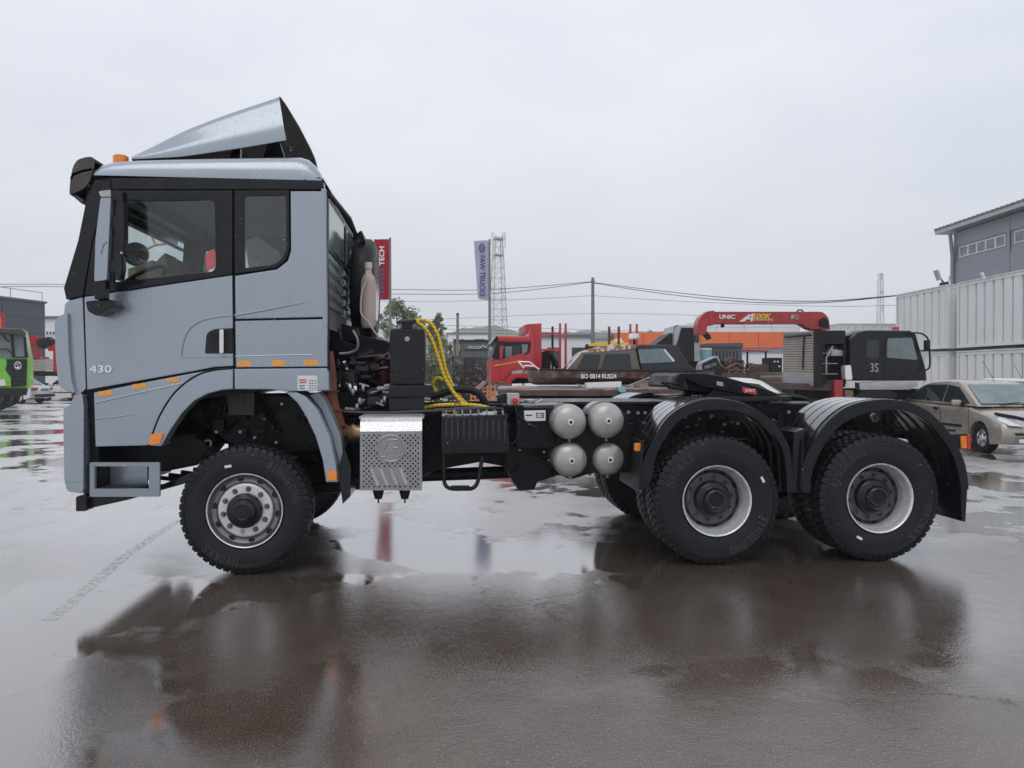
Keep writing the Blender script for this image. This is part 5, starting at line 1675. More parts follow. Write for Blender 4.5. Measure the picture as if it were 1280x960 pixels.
# ---------------------------------------------------------------- trailer with the boat
Q = DP(15.8, 0)
fb = thing('flatbed_trailer', 'long brown flatbed trailer carrying the camouflage boat behind the silver tanks', 'trailer', base(Q, 740))
bm = B(); pp(bm, Q, [(622, 487.5), (892, 487.5), (892, 495), (622, 495)], 0, .12, .015); obj('deck_edge', bm, M['deckedge'], fb)
nb = 9
for k in range(nb):
    u0 = 622 + k * 29.8
    bm = B()
    a, b = Q(u0, 487, .03), Q(u0 + 29.3, 487, .03)
    prism(bm, [a, b, b + Q.n * 2.5, a + Q.n * 2.5], (0, 0, .03 + random.uniform(0, .012)), .006)
    obj('deck_board', bm, M['deck'], fb)
part('chassis', M['chassis'], fb, Q, [(640, 495), (888, 495), (888, 506), (640, 506)], .6, 1.9, .02)
for u in (800, 850):
    simple_wheel(fb, Vector((*Q(u, 468, .05).xy, .5)), Q.n, .5, .3)
for u in (640, 668, 700, 752, 820):
    part('stake_pocket', M['deckedge'], fb, Q, [(u, 488.5), (u + 3, 488.5), (u + 3, 494), (u, 494)], -.03, .02, .006)
part('support_leg', M['trim'], fb, Q, [(690, 495), (694, 495), (695, 520), (689, 520)], .4, .6, .02)

Q = DP(16.5, 0)
bt = thing('motor_boat', 'camouflage painted motor boat with a canvas cockpit and radar dome', 'boat', base(Q, 760))
bm = B()
# hull: stations from bow to stern
hull = []
for u, hwid, top_, keel in ((660, .12, 460.5, 478), (668, .45, 461, 482), (684, .78, 461.8, 484), (710, .98, 462.3, 485), (800, 1.05, 463, 485), (878, 1.05, 463.5, 485)):
    zt_ = Q(u, top_).z; zk = max(Q(u, keel).z, 1.33)
    c = Q(u, 468, 1.05)
    row = []
    for s, f, zz in ((-1, 1, zt_), (-1, .94, (zt_ + zk) / 2), (-1, .6, zk + .04), (0, 0, zk), (1, .6, zk + .04), (1, .94, (zt_ + zk) / 2), (1, 1, zt_)):
        row.append(bm.verts.new(Vector((c.x, c.y, zz)) + Q.n * (s * f * hwid)))
    hull.append(row)
for a, b in zip(hull, hull[1:]):
    for i in range(6): bm.faces.new((a[i], a[i + 1], b[i + 1], b[i]))
    bm.faces.new((a[6], a[0], b[0], b[6]))
bm.faces.new(hull[-1]); bm.faces.new(hull[0][::-1])
bmesh.ops.recalc_face_normals(bm, faces=bm.faces[:])
hl = obj('hull', bm, M['camo'], bt)
tpart('gunwale', M['trim'], bt, [Q(u, v, 1.05 - h_) for u, v, h_ in ((660, 460.5, .14), (668, 461, .47), (684, 461.8, .8), (710, 462.3, 1.0), (800, 463, 1.07), (878, 463.5, 1.07))], .025, 6)
bm = B(); ptext(bm, Q, 'BO 0814 RUS24', 726.5, 467.3, 770.5, 473.2, -.03, .03, bold=.02); obj('registration', bm, M['sticker'], hl, smooth=0)
part('cabin', M['boattan'], bt, Q, [(708, 463), (727, 440.5), (735, 438.5), (795, 435), (801, 463)], .12, 1.98, .05)
part('cabin_roof', M['camoroof'], bt, Q, [(726, 441), (733, 437), (748, 433), (764, 430.5), (795, 431), (796, 436), (760, 439.5), (733, 441)], .1, 2.0, .04)
part('cabin_window', M['darkglass'], bt, Q, rnd([(731, 443), (751.5, 443), (747.5, 460.5), (721, 460)], 2.5), .105, .15)
part('cabin_window', M['darkglass'], bt, Q, rnd([(756.5, 442.5), (787.5, 442), (789.5, 461.5), (751.5, 461.5)], 2.5), .105, .15)
part('windscreen', M['paleglass'], bt, Q, [(708.5, 461), (726, 441), (727.5, 441), (711, 461)], .25, 1.85)
for o in (.2, 1.9):
    tpart('screen_frame', M['carwhite'], bt, [Q(708, 462, o), Q(727, 440, o)], .02, 6)
part('canvas_cover', M['canvas'], bt, Q, [(796, 433), (799, 430.5), (846, 431), (852, 440), (862, 455), (870, 463), (802, 463)], .1, 2.0, .05)
part('canvas_window', M['paleglass'], bt, Q, rnd([(797.5, 437), (828, 435.5), (843, 452.5), (801, 454.5)], 2), .085, .13)
part('window_tape', M['sticker'], bt, Q, [(829, 437), (831, 436), (844, 451), (841, 452)], .075, .1)
rdm = B(); c = Q(792.5, 421, .9); lathe(rdm, [(0, .07), (.08, .07), (.115, .055), (.12, -.03), (.10, -.06), (0, -.06)], c, (0, 0, 1), 24); rdo = obj('radar_dome', rdm, M['carwhite'], bt)
tpart('radar_stalk', M['trim'], rdo, [c - Vector((0, 0, .05)), Q(793, 431, .9)], .035, 8)
for l in ([(648, 452, .3), (662, 452.5, .3), (674, 462, .3)], [(648, 452, .3), (655, 460, .3)], [(655, 457, .3), (668, 457.5, .3)], [(648, 452, .3), (648, 452, 1.8), (662, 452.5, 1.8), (674, 462, 1.8)]):
    tpart('bow_rail', M['carwhite'], bt, [Q(*p) for p in l], .018, 6)
om = part('outboard_motor', M['gloss'], bt, Q, rnd([(878, 454), (896, 446), (904, 461), (903, 470), (880, 470)], [3, 3, 2, 2, 2]), .7, 1.2, .05)
part('motor_cover', M['zinc'], om, Q, rnd([(873, 468), (877, 453.2), (896.5, 444.8), (898, 446.5), (903, 460), (900, 468)], 1.5), .76, 1.16, .02)
bm = B(); ptext(bm, Q, 'MERCURY', 880.5, 455, 896.5, 459, .69, .01, rot=20); obj('motor_lettering', bm, M['zinc'], om, smooth=0)
part('motor_leg', M['gloss'], om, Q, [(884, 469), (895, 469), (892, 486), (886, 486)], .85, 1.05, .02)
for i_, (mm, lab, cat_, pts, o0, o1, nm) in enumerate((
        ('white', 'long white foam slab lying on the trailer edge in front of the boat', 'foam block', [(733, 478.5), (777, 477), (777, 484), (733, 487)], .2, .6, 'foam_block'),
        ('deck', 'thin wooden batten lying across the left of the trailer deck', 'batten', [(720, 480), (724, 480), (734, 484.5), (731, 486.5)], .15, .3, 'timber_batten'),
        ('bluepaint', 'crumpled pale blue sacking hanging over the trailer edge', 'sack', [(772, 484), (782, 483), (783, 490), (777, 491), (773, 489)], -.1, .1, 'hanging_sack'))):
    QQ = DP(15.8, 0)
    bm = B(); pp(bm, QQ, pts, o0, o1, .015); tag(obj(nm, bm, M[mm]), lab, cat_)
QQ = DP(16.0, 0)
lf = thing('lattice_trestle', 'folded grey metal lattice frame lying on the trailer right of the foam', 'metal frame', base(QQ, 800))
for a, b in (((783, 483), (818, 469.5)), ((786, 484.5), (821, 473)), ((818, 469.5), (826, 482)), ((790, 480), (793, 483)), ((797, 477.5), (800, 480)), ((804, 475), (807, 478)), ((811, 472), (814, 476))):
    tpart('frame_bar', M['zinc'], lf, [QQ(*a), QQ(*b)], .014, 5)
bm = B()
for k in range(60):
    u, v = random.uniform(800, 880), random.uniform(478, 486)
    c = QQ(u, v, random.uniform(-.1, .2))
    box(bm, c, [random.uniform(.03, .22) for _ in range(3)], Matrix.Rotation(random.uniform(0, 3), 3, 'Z'))
o = obj('scrap_heap', bm, mat('mixed_scrap', (.2, .13, .1), .7, 0, .3, 3, col2=(.42, .40, .37)), kind='stuff')
o['label'] = 'loose scrap pieces lying on the trailer deck by the boat stern'

# ---------------------------------------------------------------- black crane lorry
Q = DP(18, -6, 1100)
cl = thing('crane_lorry', 'black cab lorry carrying a red loader crane, facing right before the containers', 'truck', base(Q, 1080))
ck = M['gloss']
part('cab_body', ck, cl, Q, [(1062, 424), (1072, 415), (1084, 412.5), (1138, 413), (1145, 417), (1158, 462), (1159, 476), (1072, 476), (1062, 470)], 0, 2.2, .05)
part('door', ck, cl, Q, [(1106, 421), (1141, 419), (1155, 455), (1157, 475), (1105, 475)], -.02, .03, .008)
part('side_window', M['paleglass'], cl, Q, rnd([(1109.5, 423), (1140, 422), (1147, 450), (1108.5, 447)], 3), -.03, -.01)
part('rear_side_window', M['darkglass'], cl, Q, rnd([(1084, 425), (1098, 425), (1099, 447), (1083, 447)], 2), -.012, .02)
part('sill_panel', M['zinc'], cl, Q, [(1074, 478.5), (1105, 477), (1146, 477.5), (1148, 481), (1138, 487.5), (1075, 487.5)], -.02, .3, .03)
part('wheel_arch', M['trim'], cl, Q, [(1070, 496), (1076, 489), (1110, 487), (1122, 492), (1122, 498), (1070, 498)], -.03, .5, .03)
part('roof_fairing', M['zinc'], cl, Q, [(1055, 416), (1066, 412), (1100, 411), (1108, 413), (1068, 418), (1056, 421)], .3, 1.9, .03)
part('marker_lamp', M['redlens'], cl, Q, [(1119, 408.5), (1124, 408.5), (1124, 413), (1119, 413)], .5, .7, .01)
tpart('mirror_arm', M['trim'], cl, [Q(p[0], p[1], -.25) for p in cr([(1141, 416), (1152, 417), (1160, 424), (1162, 440), (1162, 458), (1157, 463)], 4)], .02, 6)
part('mirror', M['trim'], cl, Q, rnd([(1158, 425), (1163, 425), (1163, 438), (1158, 438)], 1), -.33, -.18, .02)
bm = B(); ptext(bm, Q, '3S', 1088, 454, 1098, 465, -.004, .006); obj('door_print', bm, M['zinc'], cl, smooth=0)
part('air_filter_box', M['carwhite'], cl, Q, rnd([(1056, 457), (1064, 456), (1066, 475), (1057, 475)], 2), -.05, .25, .03)
part('fuel_tank', M['reddull'], cl, Q, [(1043, 475), (1054, 475), (1054, 497), (1043, 497)], -.1, .5, .02)
part('tool_bin', M['wood'], cl, Q, [(1056, 488), (1067, 488), (1067, 497), (1056, 497)], -.1, .4, .02)
for u in (1096, 1018):
    simple_wheel(cl, Vector((*Q(u, 468, .05).xy, .5)), Q.n, .5, .3)
part('chassis', M['chassis'], cl, Q, [(992, 486), (1150, 486), (1150, 500), (992, 500)], .5, 1.7, .02)
part('bed', M['deckedge'], cl, Q, [(990, 479), (1042, 480), (1042, 489), (990, 487)], .1, 2.2, .02)
# slatted side board
S = PP(978, 19.6, 1017, 18.1)
for k in range(17):
    v = 416.5 + k * 2.95
    sl_ = -.1 + .0
    part('side_slat', M['slats'], cl, S, [(978.5, v - (k < 99) * 0 + .35 * (1 - k / 8.5) * 0), (1016.5, v - 3.2 + k * .32), (1016.5, v - .7 + k * .32), (978.5, v + 2.4)], 0, .04, .004)
part('board_base', M['zinc'], cl, S, [(977.5, 466), (1016.5, 468), (1016.5, 483), (977.5, 478)], .0, .05, .005)
part('board_backing', M['trim'], cl, S, [(979, 417), (1016, 414), (1016, 470), (979, 468)], .045, .08)
part('board_post', M['trim'], cl, S, [(1016.8, 411), (1022, 411), (1022, 484), (1016.8, 484)], -.02, .1, .01)
tpart('latch_bar', M['trim'], cl, [S(1005, 420, -.03), S(1004, 440, -.03), S(1003.5, 461, -.03)], .018, 6)
tpart('latch_bar', M['trim'], cl, [S(981, 421.5, -.03), S(1013, 418.5, -.03)], .025, 6)
Q2 = DP(18.2, -6, 1040)
part('head_board', M['trim'], cl, Q2, [(1022, 413), (1056, 413), (1056, 430), (1022, 430)], .0, 2.2, .02)
for u in (1023, 1030, 1056):
    part('frame_post', M['trim'], cl, Q2, [(u - 1, 413), (u + 1, 413), (u + 1, 484), (u - 1, 484)], .0, .08, .008)
for v in (441, 454, 467):
    part('ladder_rung', M['zinc'], cl, Q2, [(1023, v), (1047, v), (1047, v + .8), (1023, v + .8)], .0, .05)
part('crane_column', M['reddull'], cl, Q2, [(1023, 428), (1036, 428), (1036, 482), (1023, 482)], .9, 1.4, .03)
part('control_box', M['zinc'], cl, Q2, [(1040, 436), (1054, 438), (1056, 445), (1039, 445)], .1, .5, .02)
part('engine_frame', M['trim'], cl, Q2, [(1032, 446), (1058, 446), (1058, 480), (1032, 480)], .5, 1.8, .02)
tpart('hand_rail', M['zinc'], cl, [Q2(1033, 468, 0), Q2(1033, 447, 0), Q2(1041, 433, 0)], .02, 6)
Q3 = DP(18.6, 0, 950)
boom = part('crane_boom', M['reddull'], cl, Q3, rnd([(890, 389.5), (1029, 389.5), (1036, 397), (1038, 412), (1024, 414), (1012, 411), (1002, 404.5), (890, 404.5)], [1, 5, 3, 1, 3, 3, 3, 1]), .5, .85, .02)
part('boom_tip', M['reddull'], cl, Q3, rnd([(872, 418), (872, 404), (876, 395), (883, 390), (892, 389), (891, 406), (884, 407), (883, 418)], [2, 3, 4, 3, 1, 1, 3, 2]), .46, .9, .02)
part('boom_sleeve', M['reddull'], boom, Q3, [(885, 389), (893, 388), (893, 406), (887, 406)], .44, .92, .01)
part('crane_hook', M['trim'], cl, Q3, [(878, 416), (882, 412), (888, 419), (889.5, 423), (885, 425), (880, 419)], .6, .75, .015)
part('boom_lug', M['trim'], boom, Q3, [(902, 404), (905.5, 404), (905.5, 409), (902, 409)], .6, .7)
part('pivot_bracket', M['trim'], boom, Q3, rnd([(1024, 400), (1030, 396), (1036, 400), (1037, 410), (1024, 408)], 2), .47, .9, .01)
bm = B(); ptext(bm, Q3, 'UNIC', 899, 393.3, 919, 398.7, .49, .02, bold=.03); obj('boom_lettering', bm, M['white'], boom, smooth=0)
bm = B(); ptext(bm, Q3, '500K', 939, 392, 964.5, 399, .49, .02, bold=.02, shear=.3); obj('boom_lettering', bm, M['yellow'], boom, smooth=0)
bm = B(); ptext(bm, Q3, 'A', 928, 392, 942, 402, .485, .02, bold=.01, shear=.6); pp(bm, Q3, [(924, 402), (936, 393), (938.5, 392.5), (929, 402)], .488, .495); pp(bm, Q3, [(938, 399.5), (966, 399.5), (967, 400.3), (938, 400.3)], .488, .495); obj('boom_lettering', bm, M['white'], boom, smooth=0)
bm = B()
cc = Q3(995.5, 396.5, .488)
for r_ in (.055, .03):
    tube(bm, [cc + Q3.t * math.cos(k * math.pi / 8) * r_ + Vector((0, 0, math.sin(k * math.pi / 8) * r_)) for k in range(17)], .007, 5)
pp(bm, Q3, [(989, 393.5), (992, 393.5), (992, 398.5), (989, 398.5)], .488, .497)
obj('boom_emblem', bm, M['zinc'], boom)
tpart('lift_eye', M['trim'], boom, [Q3(p[0], p[1], .68) for p in ((996, 390), (998, 387.5), (1002, 387.5), (1004, 390))], .02, 6)

# ---------------------------------------------------------------- containers
CM = dict()
def container(label, X0, X1, D0, D1, Z0, Z1, m_='cont', group='grey containers stacked beside the car'):
    """steel container: lateral X0..X1 and depth D0..D1 in camera directions"""
    t = thing('steel_container', label, 'container', flat(CAM + RT * X0 + FH * D0), group)
    def w(x, d, z): return Vector((CAM.x, CAM.y, 0)) + RT * x + FH * d + Vector((0, 0, z))
    bm = B()
    prism(bm, [w(X0 + .076, D0 + .06, Z0 + .1), w(X1 - .06, D0 + .06, Z0 + .1), w(X1 - .06, D1 - .06, Z0 + .1), w(X0 + .076, D1 - .06, Z0 + .1)], (0, 0, Z1 - Z0 - .16))
    obj('inner_box', bm, M['contdk'], t)
    n = max(4, int(round((D1 - D0) / .58)))
    st = (D1 - D0 - .24) / n
    for k in range(n):
        a = D0 + .12 + k * st
        bm = B()
        prism(bm, [w(X0 + .075, a + .05, Z0 + .13), w(X0 + .012, a + .085, Z0 + .13), w(X0 + .012, a + st - .085, Z0 + .13), w(X0 + .075, a + st - .05, Z0 + .13)], (0, 0, Z1 - Z0 - .25))
        obj('side_panel', bm, M[m_], t)
    ne = 4
    se = (X1 - X0 - .24) / ne
    for k in range(ne):
        a = X0 + .12 + k * se
        for dd, sg in ((D0, 1), (D1, -1)):
            bm = B()
            prism(bm, [w(a + .01, dd + sg * .06, Z0 + .13), w(a + .035, dd + sg * .012, Z0 + .13), w(a + se - .035, dd + sg * .012, Z0 + .13), w(a + se - .01, dd + sg * .06, Z0 + .13)], (0, 0, Z1 - Z0 - .25))
            obj('end_panel', bm, M[m_], t)
    for x in (X0, X1 - .12):
        for d in (D0, D1 - .12):
            bm = B(); prism(bm, [w(x, d, Z0), w(x + .12, d, Z0), w(x + .12, d + .12, Z0), w(x, d + .12, Z0)], (0, 0, Z1 - Z0), .008); obj('corner_post', bm, M[m_], t)
    for z in (Z0 + .01, Z1 - .13):
        for p in (((X0 - .004, D0 + .12), (X0 + .1, D1 - .12)), ((X1 - .1, D0 + .12), (X1 + .004, D1 - .12)), ((X0 + .12, D0 - .004), (X1 - .12, D0 + .1)), ((X0 + .12, D1 - .1), (X1 - .12, D1 + .004))):
            (xa, da), (xb2, db) = p
            bm = B(); prism(bm, [w(xa, da, z), w(xb2, da, z), w(xb2, db, z), w(xa, db, z)], (0, 0, .12), .006); obj('edge_rail', bm, M['lip'] if z > Z0 + 1 else M[m_], t)
    bm = B(); prism(bm, [w(X0 - .03, D0 - .03, Z1 - .005), w(X1, D0 - .03, Z1 - .005), w(X1, D1, Z1 - .005), w(X0 - .03, D1, Z1 - .005)], (0, 0, .05), .01); obj('roof_sheet', bm, M['lip'], t)
    return t
container('lower grey container at the front right, behind the beige car', 17.95, 20.4, 24.6, 31.5, .0, 2.45)
container('upper grey container at the front right, topmost over the beige car', 17.95, 20.4, 24.6, 31.5, 2.62, 5.2)
container('lower grey container behind the black crane lorry cab', 17.8, 20.2, 31.9, 36.2, .0, 2.45)
container('upper grey container with a floodlight standing on its roof', 17.8, 20.2, 31.9, 36.2, 2.62, 5.2)
for k in range(3):
    container(('leftmost', 'middle', 'rightmost')[k] + ' of the far grey containers over the crane lorry roof', 24.3 + k * 2.62, 26.8 + k * 2.62, 58 + k * .2, 64, 2.7, 5.3, group='far row of grey containers')
    container('low far grey container under the ' + ('leftmost', 'middle', 'rightmost')[k] + ' one of the far row', 24.3 + k * 2.62, 26.8 + k * 2.62, 58 + k * .2, 64, 0, 2.6, group='far row of grey containers')
Q = DP(32.6, 0, 1180)
fl = thing('flood_light', 'slender floodlight leaning on its bracket above the left container stack', 'floodlight', flat(Q(1183, 357, .8)))
fl.location.z = 5.25
bm = B(); prism(bm, [Q(1171, 337.5, .6), Q(1173.5, 337, .6), Q(1177.5, 349, .6), Q(1175.5, 350, .6)], Q.n * .3, .01); obj('lamp_head', bm, M['zinc'], fl)
bm = B(); tube(bm, [Q(1176.5, 349, .7), Q(1180, 354, .7), Q(1181, 357.5, .7)], .03, 6); obj('lamp_arm', bm, M['trim'], fl)
bm = B(); pp(bm, Q, rnd([(1179, 353), (1186, 351.5), (1187, 356.5), (1179, 358)], 1.5), .6, .9, .03); obj('lamp_base', bm, M['trim'], fl)
bm = B(); tube(bm, [Q(p[0], p[1], .65) for p in cr([(1176, 358), (1175.5, 354), (1178, 351.5)], 4)], .015, 5); tube(bm, [Q(1186, 352, .7), Q(1187, 345, .7)], .015, 5); obj('lamp_cable', bm, M['trim'], fl)
Q = DP(29, 0, 1230)
sp2 = thing('pipe_stub', 'small white pipe stub standing on the front right container roof', 'pipe', flat(Q(1229, 345)))
sp2.location.z = 5.25
bm = B(); tube(bm, [Q(1230.5, 349, .5), Q(1227, 341, .5)], .06, 8); obj('stub', bm, M['white'], sp2)

# ---------------------------------------------------------------- grey industrial hall on the right
Q = PP(1190, 55, 1280, 47.3)
gh = thing('industrial_hall', 'grey clad industrial hall with a strip of windows behind the containers', 'building', flat(Q(1190, 468)))
ztop = Q(1190, 292).z
def zrow(v0): return Q(1190, v0).z
Lh = 40.0
def hp(s, z, off=0): 
    p = Q.p + Q.t * s + Q.n * off
    return Vector((p.x, p.y, z))
bm = B(); prism(bm, [hp(0, 0, .06), hp(Lh, 0, .06), hp(Lh, ztop, .06), hp(0, ztop, .06)], Q.n * 20); obj('wall', bm, M['wall'], gh)
zw0, zw1 = zrow(324.5), zrow(311.5)
zq = [0, 2.9, 5.8, zw0 - .12, zw1 + .12, ztop]
for i in range(7):
    for z0, z1 in ((0, 3.6), (3.62, zw0 - .35), (zw1 + .1, ztop)):
        bm = B(); prism(bm, [hp(.25 + i * 5.9 + .02, z0 + .01), hp(.25 + (i + 1) * 5.9 - .02, z0 + .01), hp(.25 + (i + 1) * 5.9 - .02, z1 - .01), hp(.25 + i * 5.9 + .02, z1 - .01)], Q.n * .055, .008); obj('wall_panel', bm, M['wall'], gh)
    for k in range(5):
        s0 = .25 + i * 5.9 + .55 + k * 1.0
        bm = B(); prism(bm, [[hp(s0, zw0), hp(s0 + .98, zw0), hp(s0 + .98, zw1), hp(s0, zw1)], [hp(s0 + .06, zw0 + .06), hp(s0 + .92, zw0 + .06), hp(s0 + .92, zw1 - .06), hp(s0 + .06, zw1 - .06)]], Q.n * .06); wn_ = obj('window', bm, M['white'], gh, smooth=0)
        bm = B(); prism(bm, [hp(s0 + .06, zw0 + .06, .03), hp(s0 + .92, zw0 + .06, .03), hp(s0 + .92, zw1 - .06, .03), hp(s0 + .06, zw1 - .06, .03)], Q.n * .02); obj('pane', bm, M['paleglass'], wn_, smooth=0)
    bm = B(); prism(bm, [hp(.25 + i * 5.9 - .12, 0, -.03), hp(.25 + i * 5.9 + .12, 0, -.03), hp(.25 + i * 5.9 + .12, ztop - .05, -.03), hp(.25 + i * 5.9 - .12, ztop - .05, -.03)], Q.n * .03); obj('pilaster', bm, M['wall'], gh)
bm = B(); prism(bm, [hp(-.9, ztop + .05, -.8), hp(Lh, ztop + .05, -.8), hp(Lh, ztop + .3, -.8), hp(-.9, ztop + .3, -.8)], Q.n * 22); rfh = obj('roof', bm, M['zinc'], gh)
bm = B()
for k in range(80):
    s0 = -.9 + k * .5
    prism(bm, [hp(s0, ztop + .31, -.85), hp(s0 + .25, ztop + .31, -.85), hp(s0 + .25, ztop + .46, -.85), hp(s0, ztop + .46, -.85)], Q.n * 22)
obj('roof_rib', bm, M['roofdk'], rfh, smooth=0, kind='stuff')
bm = B(); tube(bm, [hp(.35, ztop - .1, -.4), hp(.35, ztop - 1.0, -.3), hp(.2, ztop - 1.6, -.15), hp(.2, .1, -.15)], .13, 10); obj('downpipe', bm, M['wall'], gh)

# ---------------------------------------------------------------- orange and white building
Q = DP(72, 0, 880)
ob = thing('orange_building', 'long white building with a broad orange band beyond the crane boom', 'building', flat(Q(880, 468)))
zo = lambda v: Q(880, v).z
def oq(u0, u1, z0, z1, o0, o1, m_, nm, bevel=0):
    bm = B(); a, b = Q(u0, 468, o0), Q(u1, 468, o0)
    prism(bm, [Vector((a.x, a.y, z0)), Vector((b.x, b.y, z0)), Vector((b.x, b.y, z1)), Vector((a.x, a.y, z1))], Q.n * (o1 - o0), bevel)
    return obj(nm, bm, m_, ob, smooth=0)
oq(862, 1000, 0, zo(404), .1, 14, M['whitewall'], 'wall')
oq(790, 862, 0, zo(415), .1, 14, M['wall'], 'low_wall')
for k in range(6):
    u0 = 768 + k * 36
    oq(u0 + .3, u0 + 35.7, zo(435), zo(415.5), -.06, .08, M['orangewall'], 'orange_panel', .02)
for k in range(4):
    u0 = 862 + k * 34
    for z0, z1 in ((zo(415), zo(409.6)), (zo(409.4), zo(404))):
        oq(u0 + .2, u0 + 33.8, z0, z1, 0, .09, M['whitewall'], 'white_panel', .015)
oq(768, 1000, zo(441), zo(435.4), .0, .09, M['wall'], 'grey_band')
oq(905, 912, 0, zo(441), .02, .09, M['darkglass'], 'door')

# ---------------------------------------------------------------- dark hall on the left, pale shed behind it
Q = PP(-60, 50, 57, 58)
dh = thing('dark_hall', 'dark grey flat roofed hall on the far left with a roof railing', 'building', flat(Q(57, 468)))
zt_ = Q(57, 379.5).z
L0 = 24.0
sR = (Q(57, 468) - Q.p).dot(Q.t)
def hd(s, z, off=0):
    p = Q.p + Q.t * (sR - s) + Q.n * off
    return Vector((p.x, p.y, z))
bm = B(); prism(bm, [hd(.0, 0, .06), hd(L0, 0, .06), hd(L0, zt_, .06), hd(0, zt_, .06)], Q.n * 14); obj('wall', bm, M['walldk'], dh)
for i in range(6):
    for j in range(6):
        bm = B(); prism(bm, [hd(i * 4 + .02, zt_ * j / 6 + .01), hd(i * 4 + 3.98, zt_ * j / 6 + .01), hd(i * 4 + 3.98, zt_ * (j + 1) / 6 - .01), hd(i * 4 + .02, zt_ * (j + 1) / 6 - .01)], Q.n * .058, .008); obj('wall_panel', bm, M['walldk'], dh)
bm = B(); prism(bm, [hd(-.1, zt_, -.1), hd(L0, zt_, -.1), hd(L0, zt_ + .15, -.1), hd(-.1, zt_ + .15, -.1)], Q.n * 14.3); obj('roof_edge', bm, M['roofdk'], dh)
bm = B()
tube(bm, [hd(0, zt_ + .8, .2), hd(L0, zt_ + .8, .2)], .03, 5)
for k in range(9): tube(bm, [hd(k * 3 + .05, zt_ + .1, .2), hd(k * 3 + .05, zt_ + .8, .2)], .03, 5)
obj('roof_railing', bm, M['towersteel'], dh)
Q = DP(85, 0, 70)
ps = thing('pale_shed', 'pale grey shed with a blue lettered strip between dark hall and truck', 'building', flat(Q(75, 468)))
part('wall', M['cont'], ps, Q, [(50, 398), (110, 398), (110, 490), (50, 490)], 0, 10)
part('roof', M['roofdk'], ps, Q, [(49, 395), (111, 395), (111, 398), (49, 398)], -.3, 10.3, .05)
sg = part('sign_strip', M['sticker'], ps, Q, [(56, 413), (70, 413), (70, 419), (56, 419)], -.1, .0)
bm = B()
for u in (58, 62, 66): pp(bm, Q, [(u, 414.5), (u + 2, 414.5), (u + 2, 418), (u, 418)], -.14, -.09)
obj('sign_print', bm, M['blueink'], sg, smooth=0)

# ---------------------------------------------------------------- green lorry
Q = DP(33, 27, 10)
gl_ = thing('green_lorry', 'green cabbed lorry with black grille and round silver emblem at the left edge', 'truck', base(Q, 5))
part('cab_body', M['green'], gl_, Q, [(-30, 447), (-30, 412), (28, 412), (36, 452), (35, 486), (-30, 486)], .25, 2.6, .08)
part('windscreen', M['paleglass'], gl_, Q, [(-28, 446), (-26, 418), (30, 419), (36, 446)], .18, .24)
for u0, u1 in ((13, 16), (29, 32)):
    part('window_post', M['trim'], gl_, Q, [(u0, 417), (u1, 417), (u1 + 3, 447), (u0 + 2, 447)], .12, .2)
part('sun_visor', M['smoke'], gl_, Q, [(-30, 409), (28, 411), (33, 416), (31, 421), (18, 418), (-30, 416)], -.2, .3, .05)
part('green_corner', M['green'], gl_, Q, [(-28, 449), (8, 449), (9, 455), (7, 462), (12, 470), (14, 472), (14, 483), (-28, 484)], .08, .24, .04)
part('green_corner', M['green'], gl_, Q, [(33, 450), (38, 450), (38, 483), (32, 486), (32, 470)], .08, .24, .03)
gr = part('grille', M['black'], gl_, Q, [(8, 449), (34, 449), (33, 482), (15, 484), (14, 470), (8, 462), (9, 456)], .04, .22, .03)
for v in (457, 463.5, 470, 476):
    part('grille_bar', M['trim'], gr, Q, [(10 if v < 462 else 14, v), (33, v), (33, v + 1.2), (10 if v < 462 else 14, v + 1.2)], .02, .06)
bm = B()
cc = Q(22.5, 457, .0)
rx, rz = .115, .16
tube(bm, [cc + Q.t * math.cos(k * math.pi / 10) * rx + Vector((0, 0, math.sin(k * math.pi / 10) * rz)) for k in range(21)], .022, 6)
tube(bm, [cc + Q.t * .07 + Vector((0, 0, .08)), cc + Vector((0, 0, .1)), cc - Q.t * .06 + Vector((0, 0, .05)), cc + Q.t * .06 - Vector((0, 0, .05)), cc - Vector((0, 0, .1)), cc - Q.t * .07 - Vector((0, 0, .08))], .02, 6)
obj('emblem', bm, M['chrome'], gr)
part('headlight', M['headlamp'], gl_, Q, [(-4, 475), (6, 474), (8, 482), (-4, 483)], .02, .1, .02)
part('bumper', M['trim'], gl_, Q, [(-30, 486), (34, 486), (32, 494), (-30, 496)], .05, .6, .04)
tpart('mirror_arm', M['trim'], gl_, [Q(p[0], p[1], -.25) for p in cr([(-6, 416), (2, 417), (7, 424), (12, 427)], 3)], .04, 6)
tpart('wiper', M['trim'], gl_, [Q(-5, 437, .12), Q(8, 436, .12), Q(18, 444, .12)], .02, 5)
tpart('wiper', M['trim'], gl_, [Q(20, 447, .12), Q(30, 446, .12), Q(34, 446, .12)], .02, 5)
simple_wheel(gl_, Vector((*Q(-6, 468, .3).xy, .55)), Q.n, .55, .4)
simple_wheel(gl_, Vector((*Q(8, 468, 5.2).xy, .55)), Q.n, .55, .4)

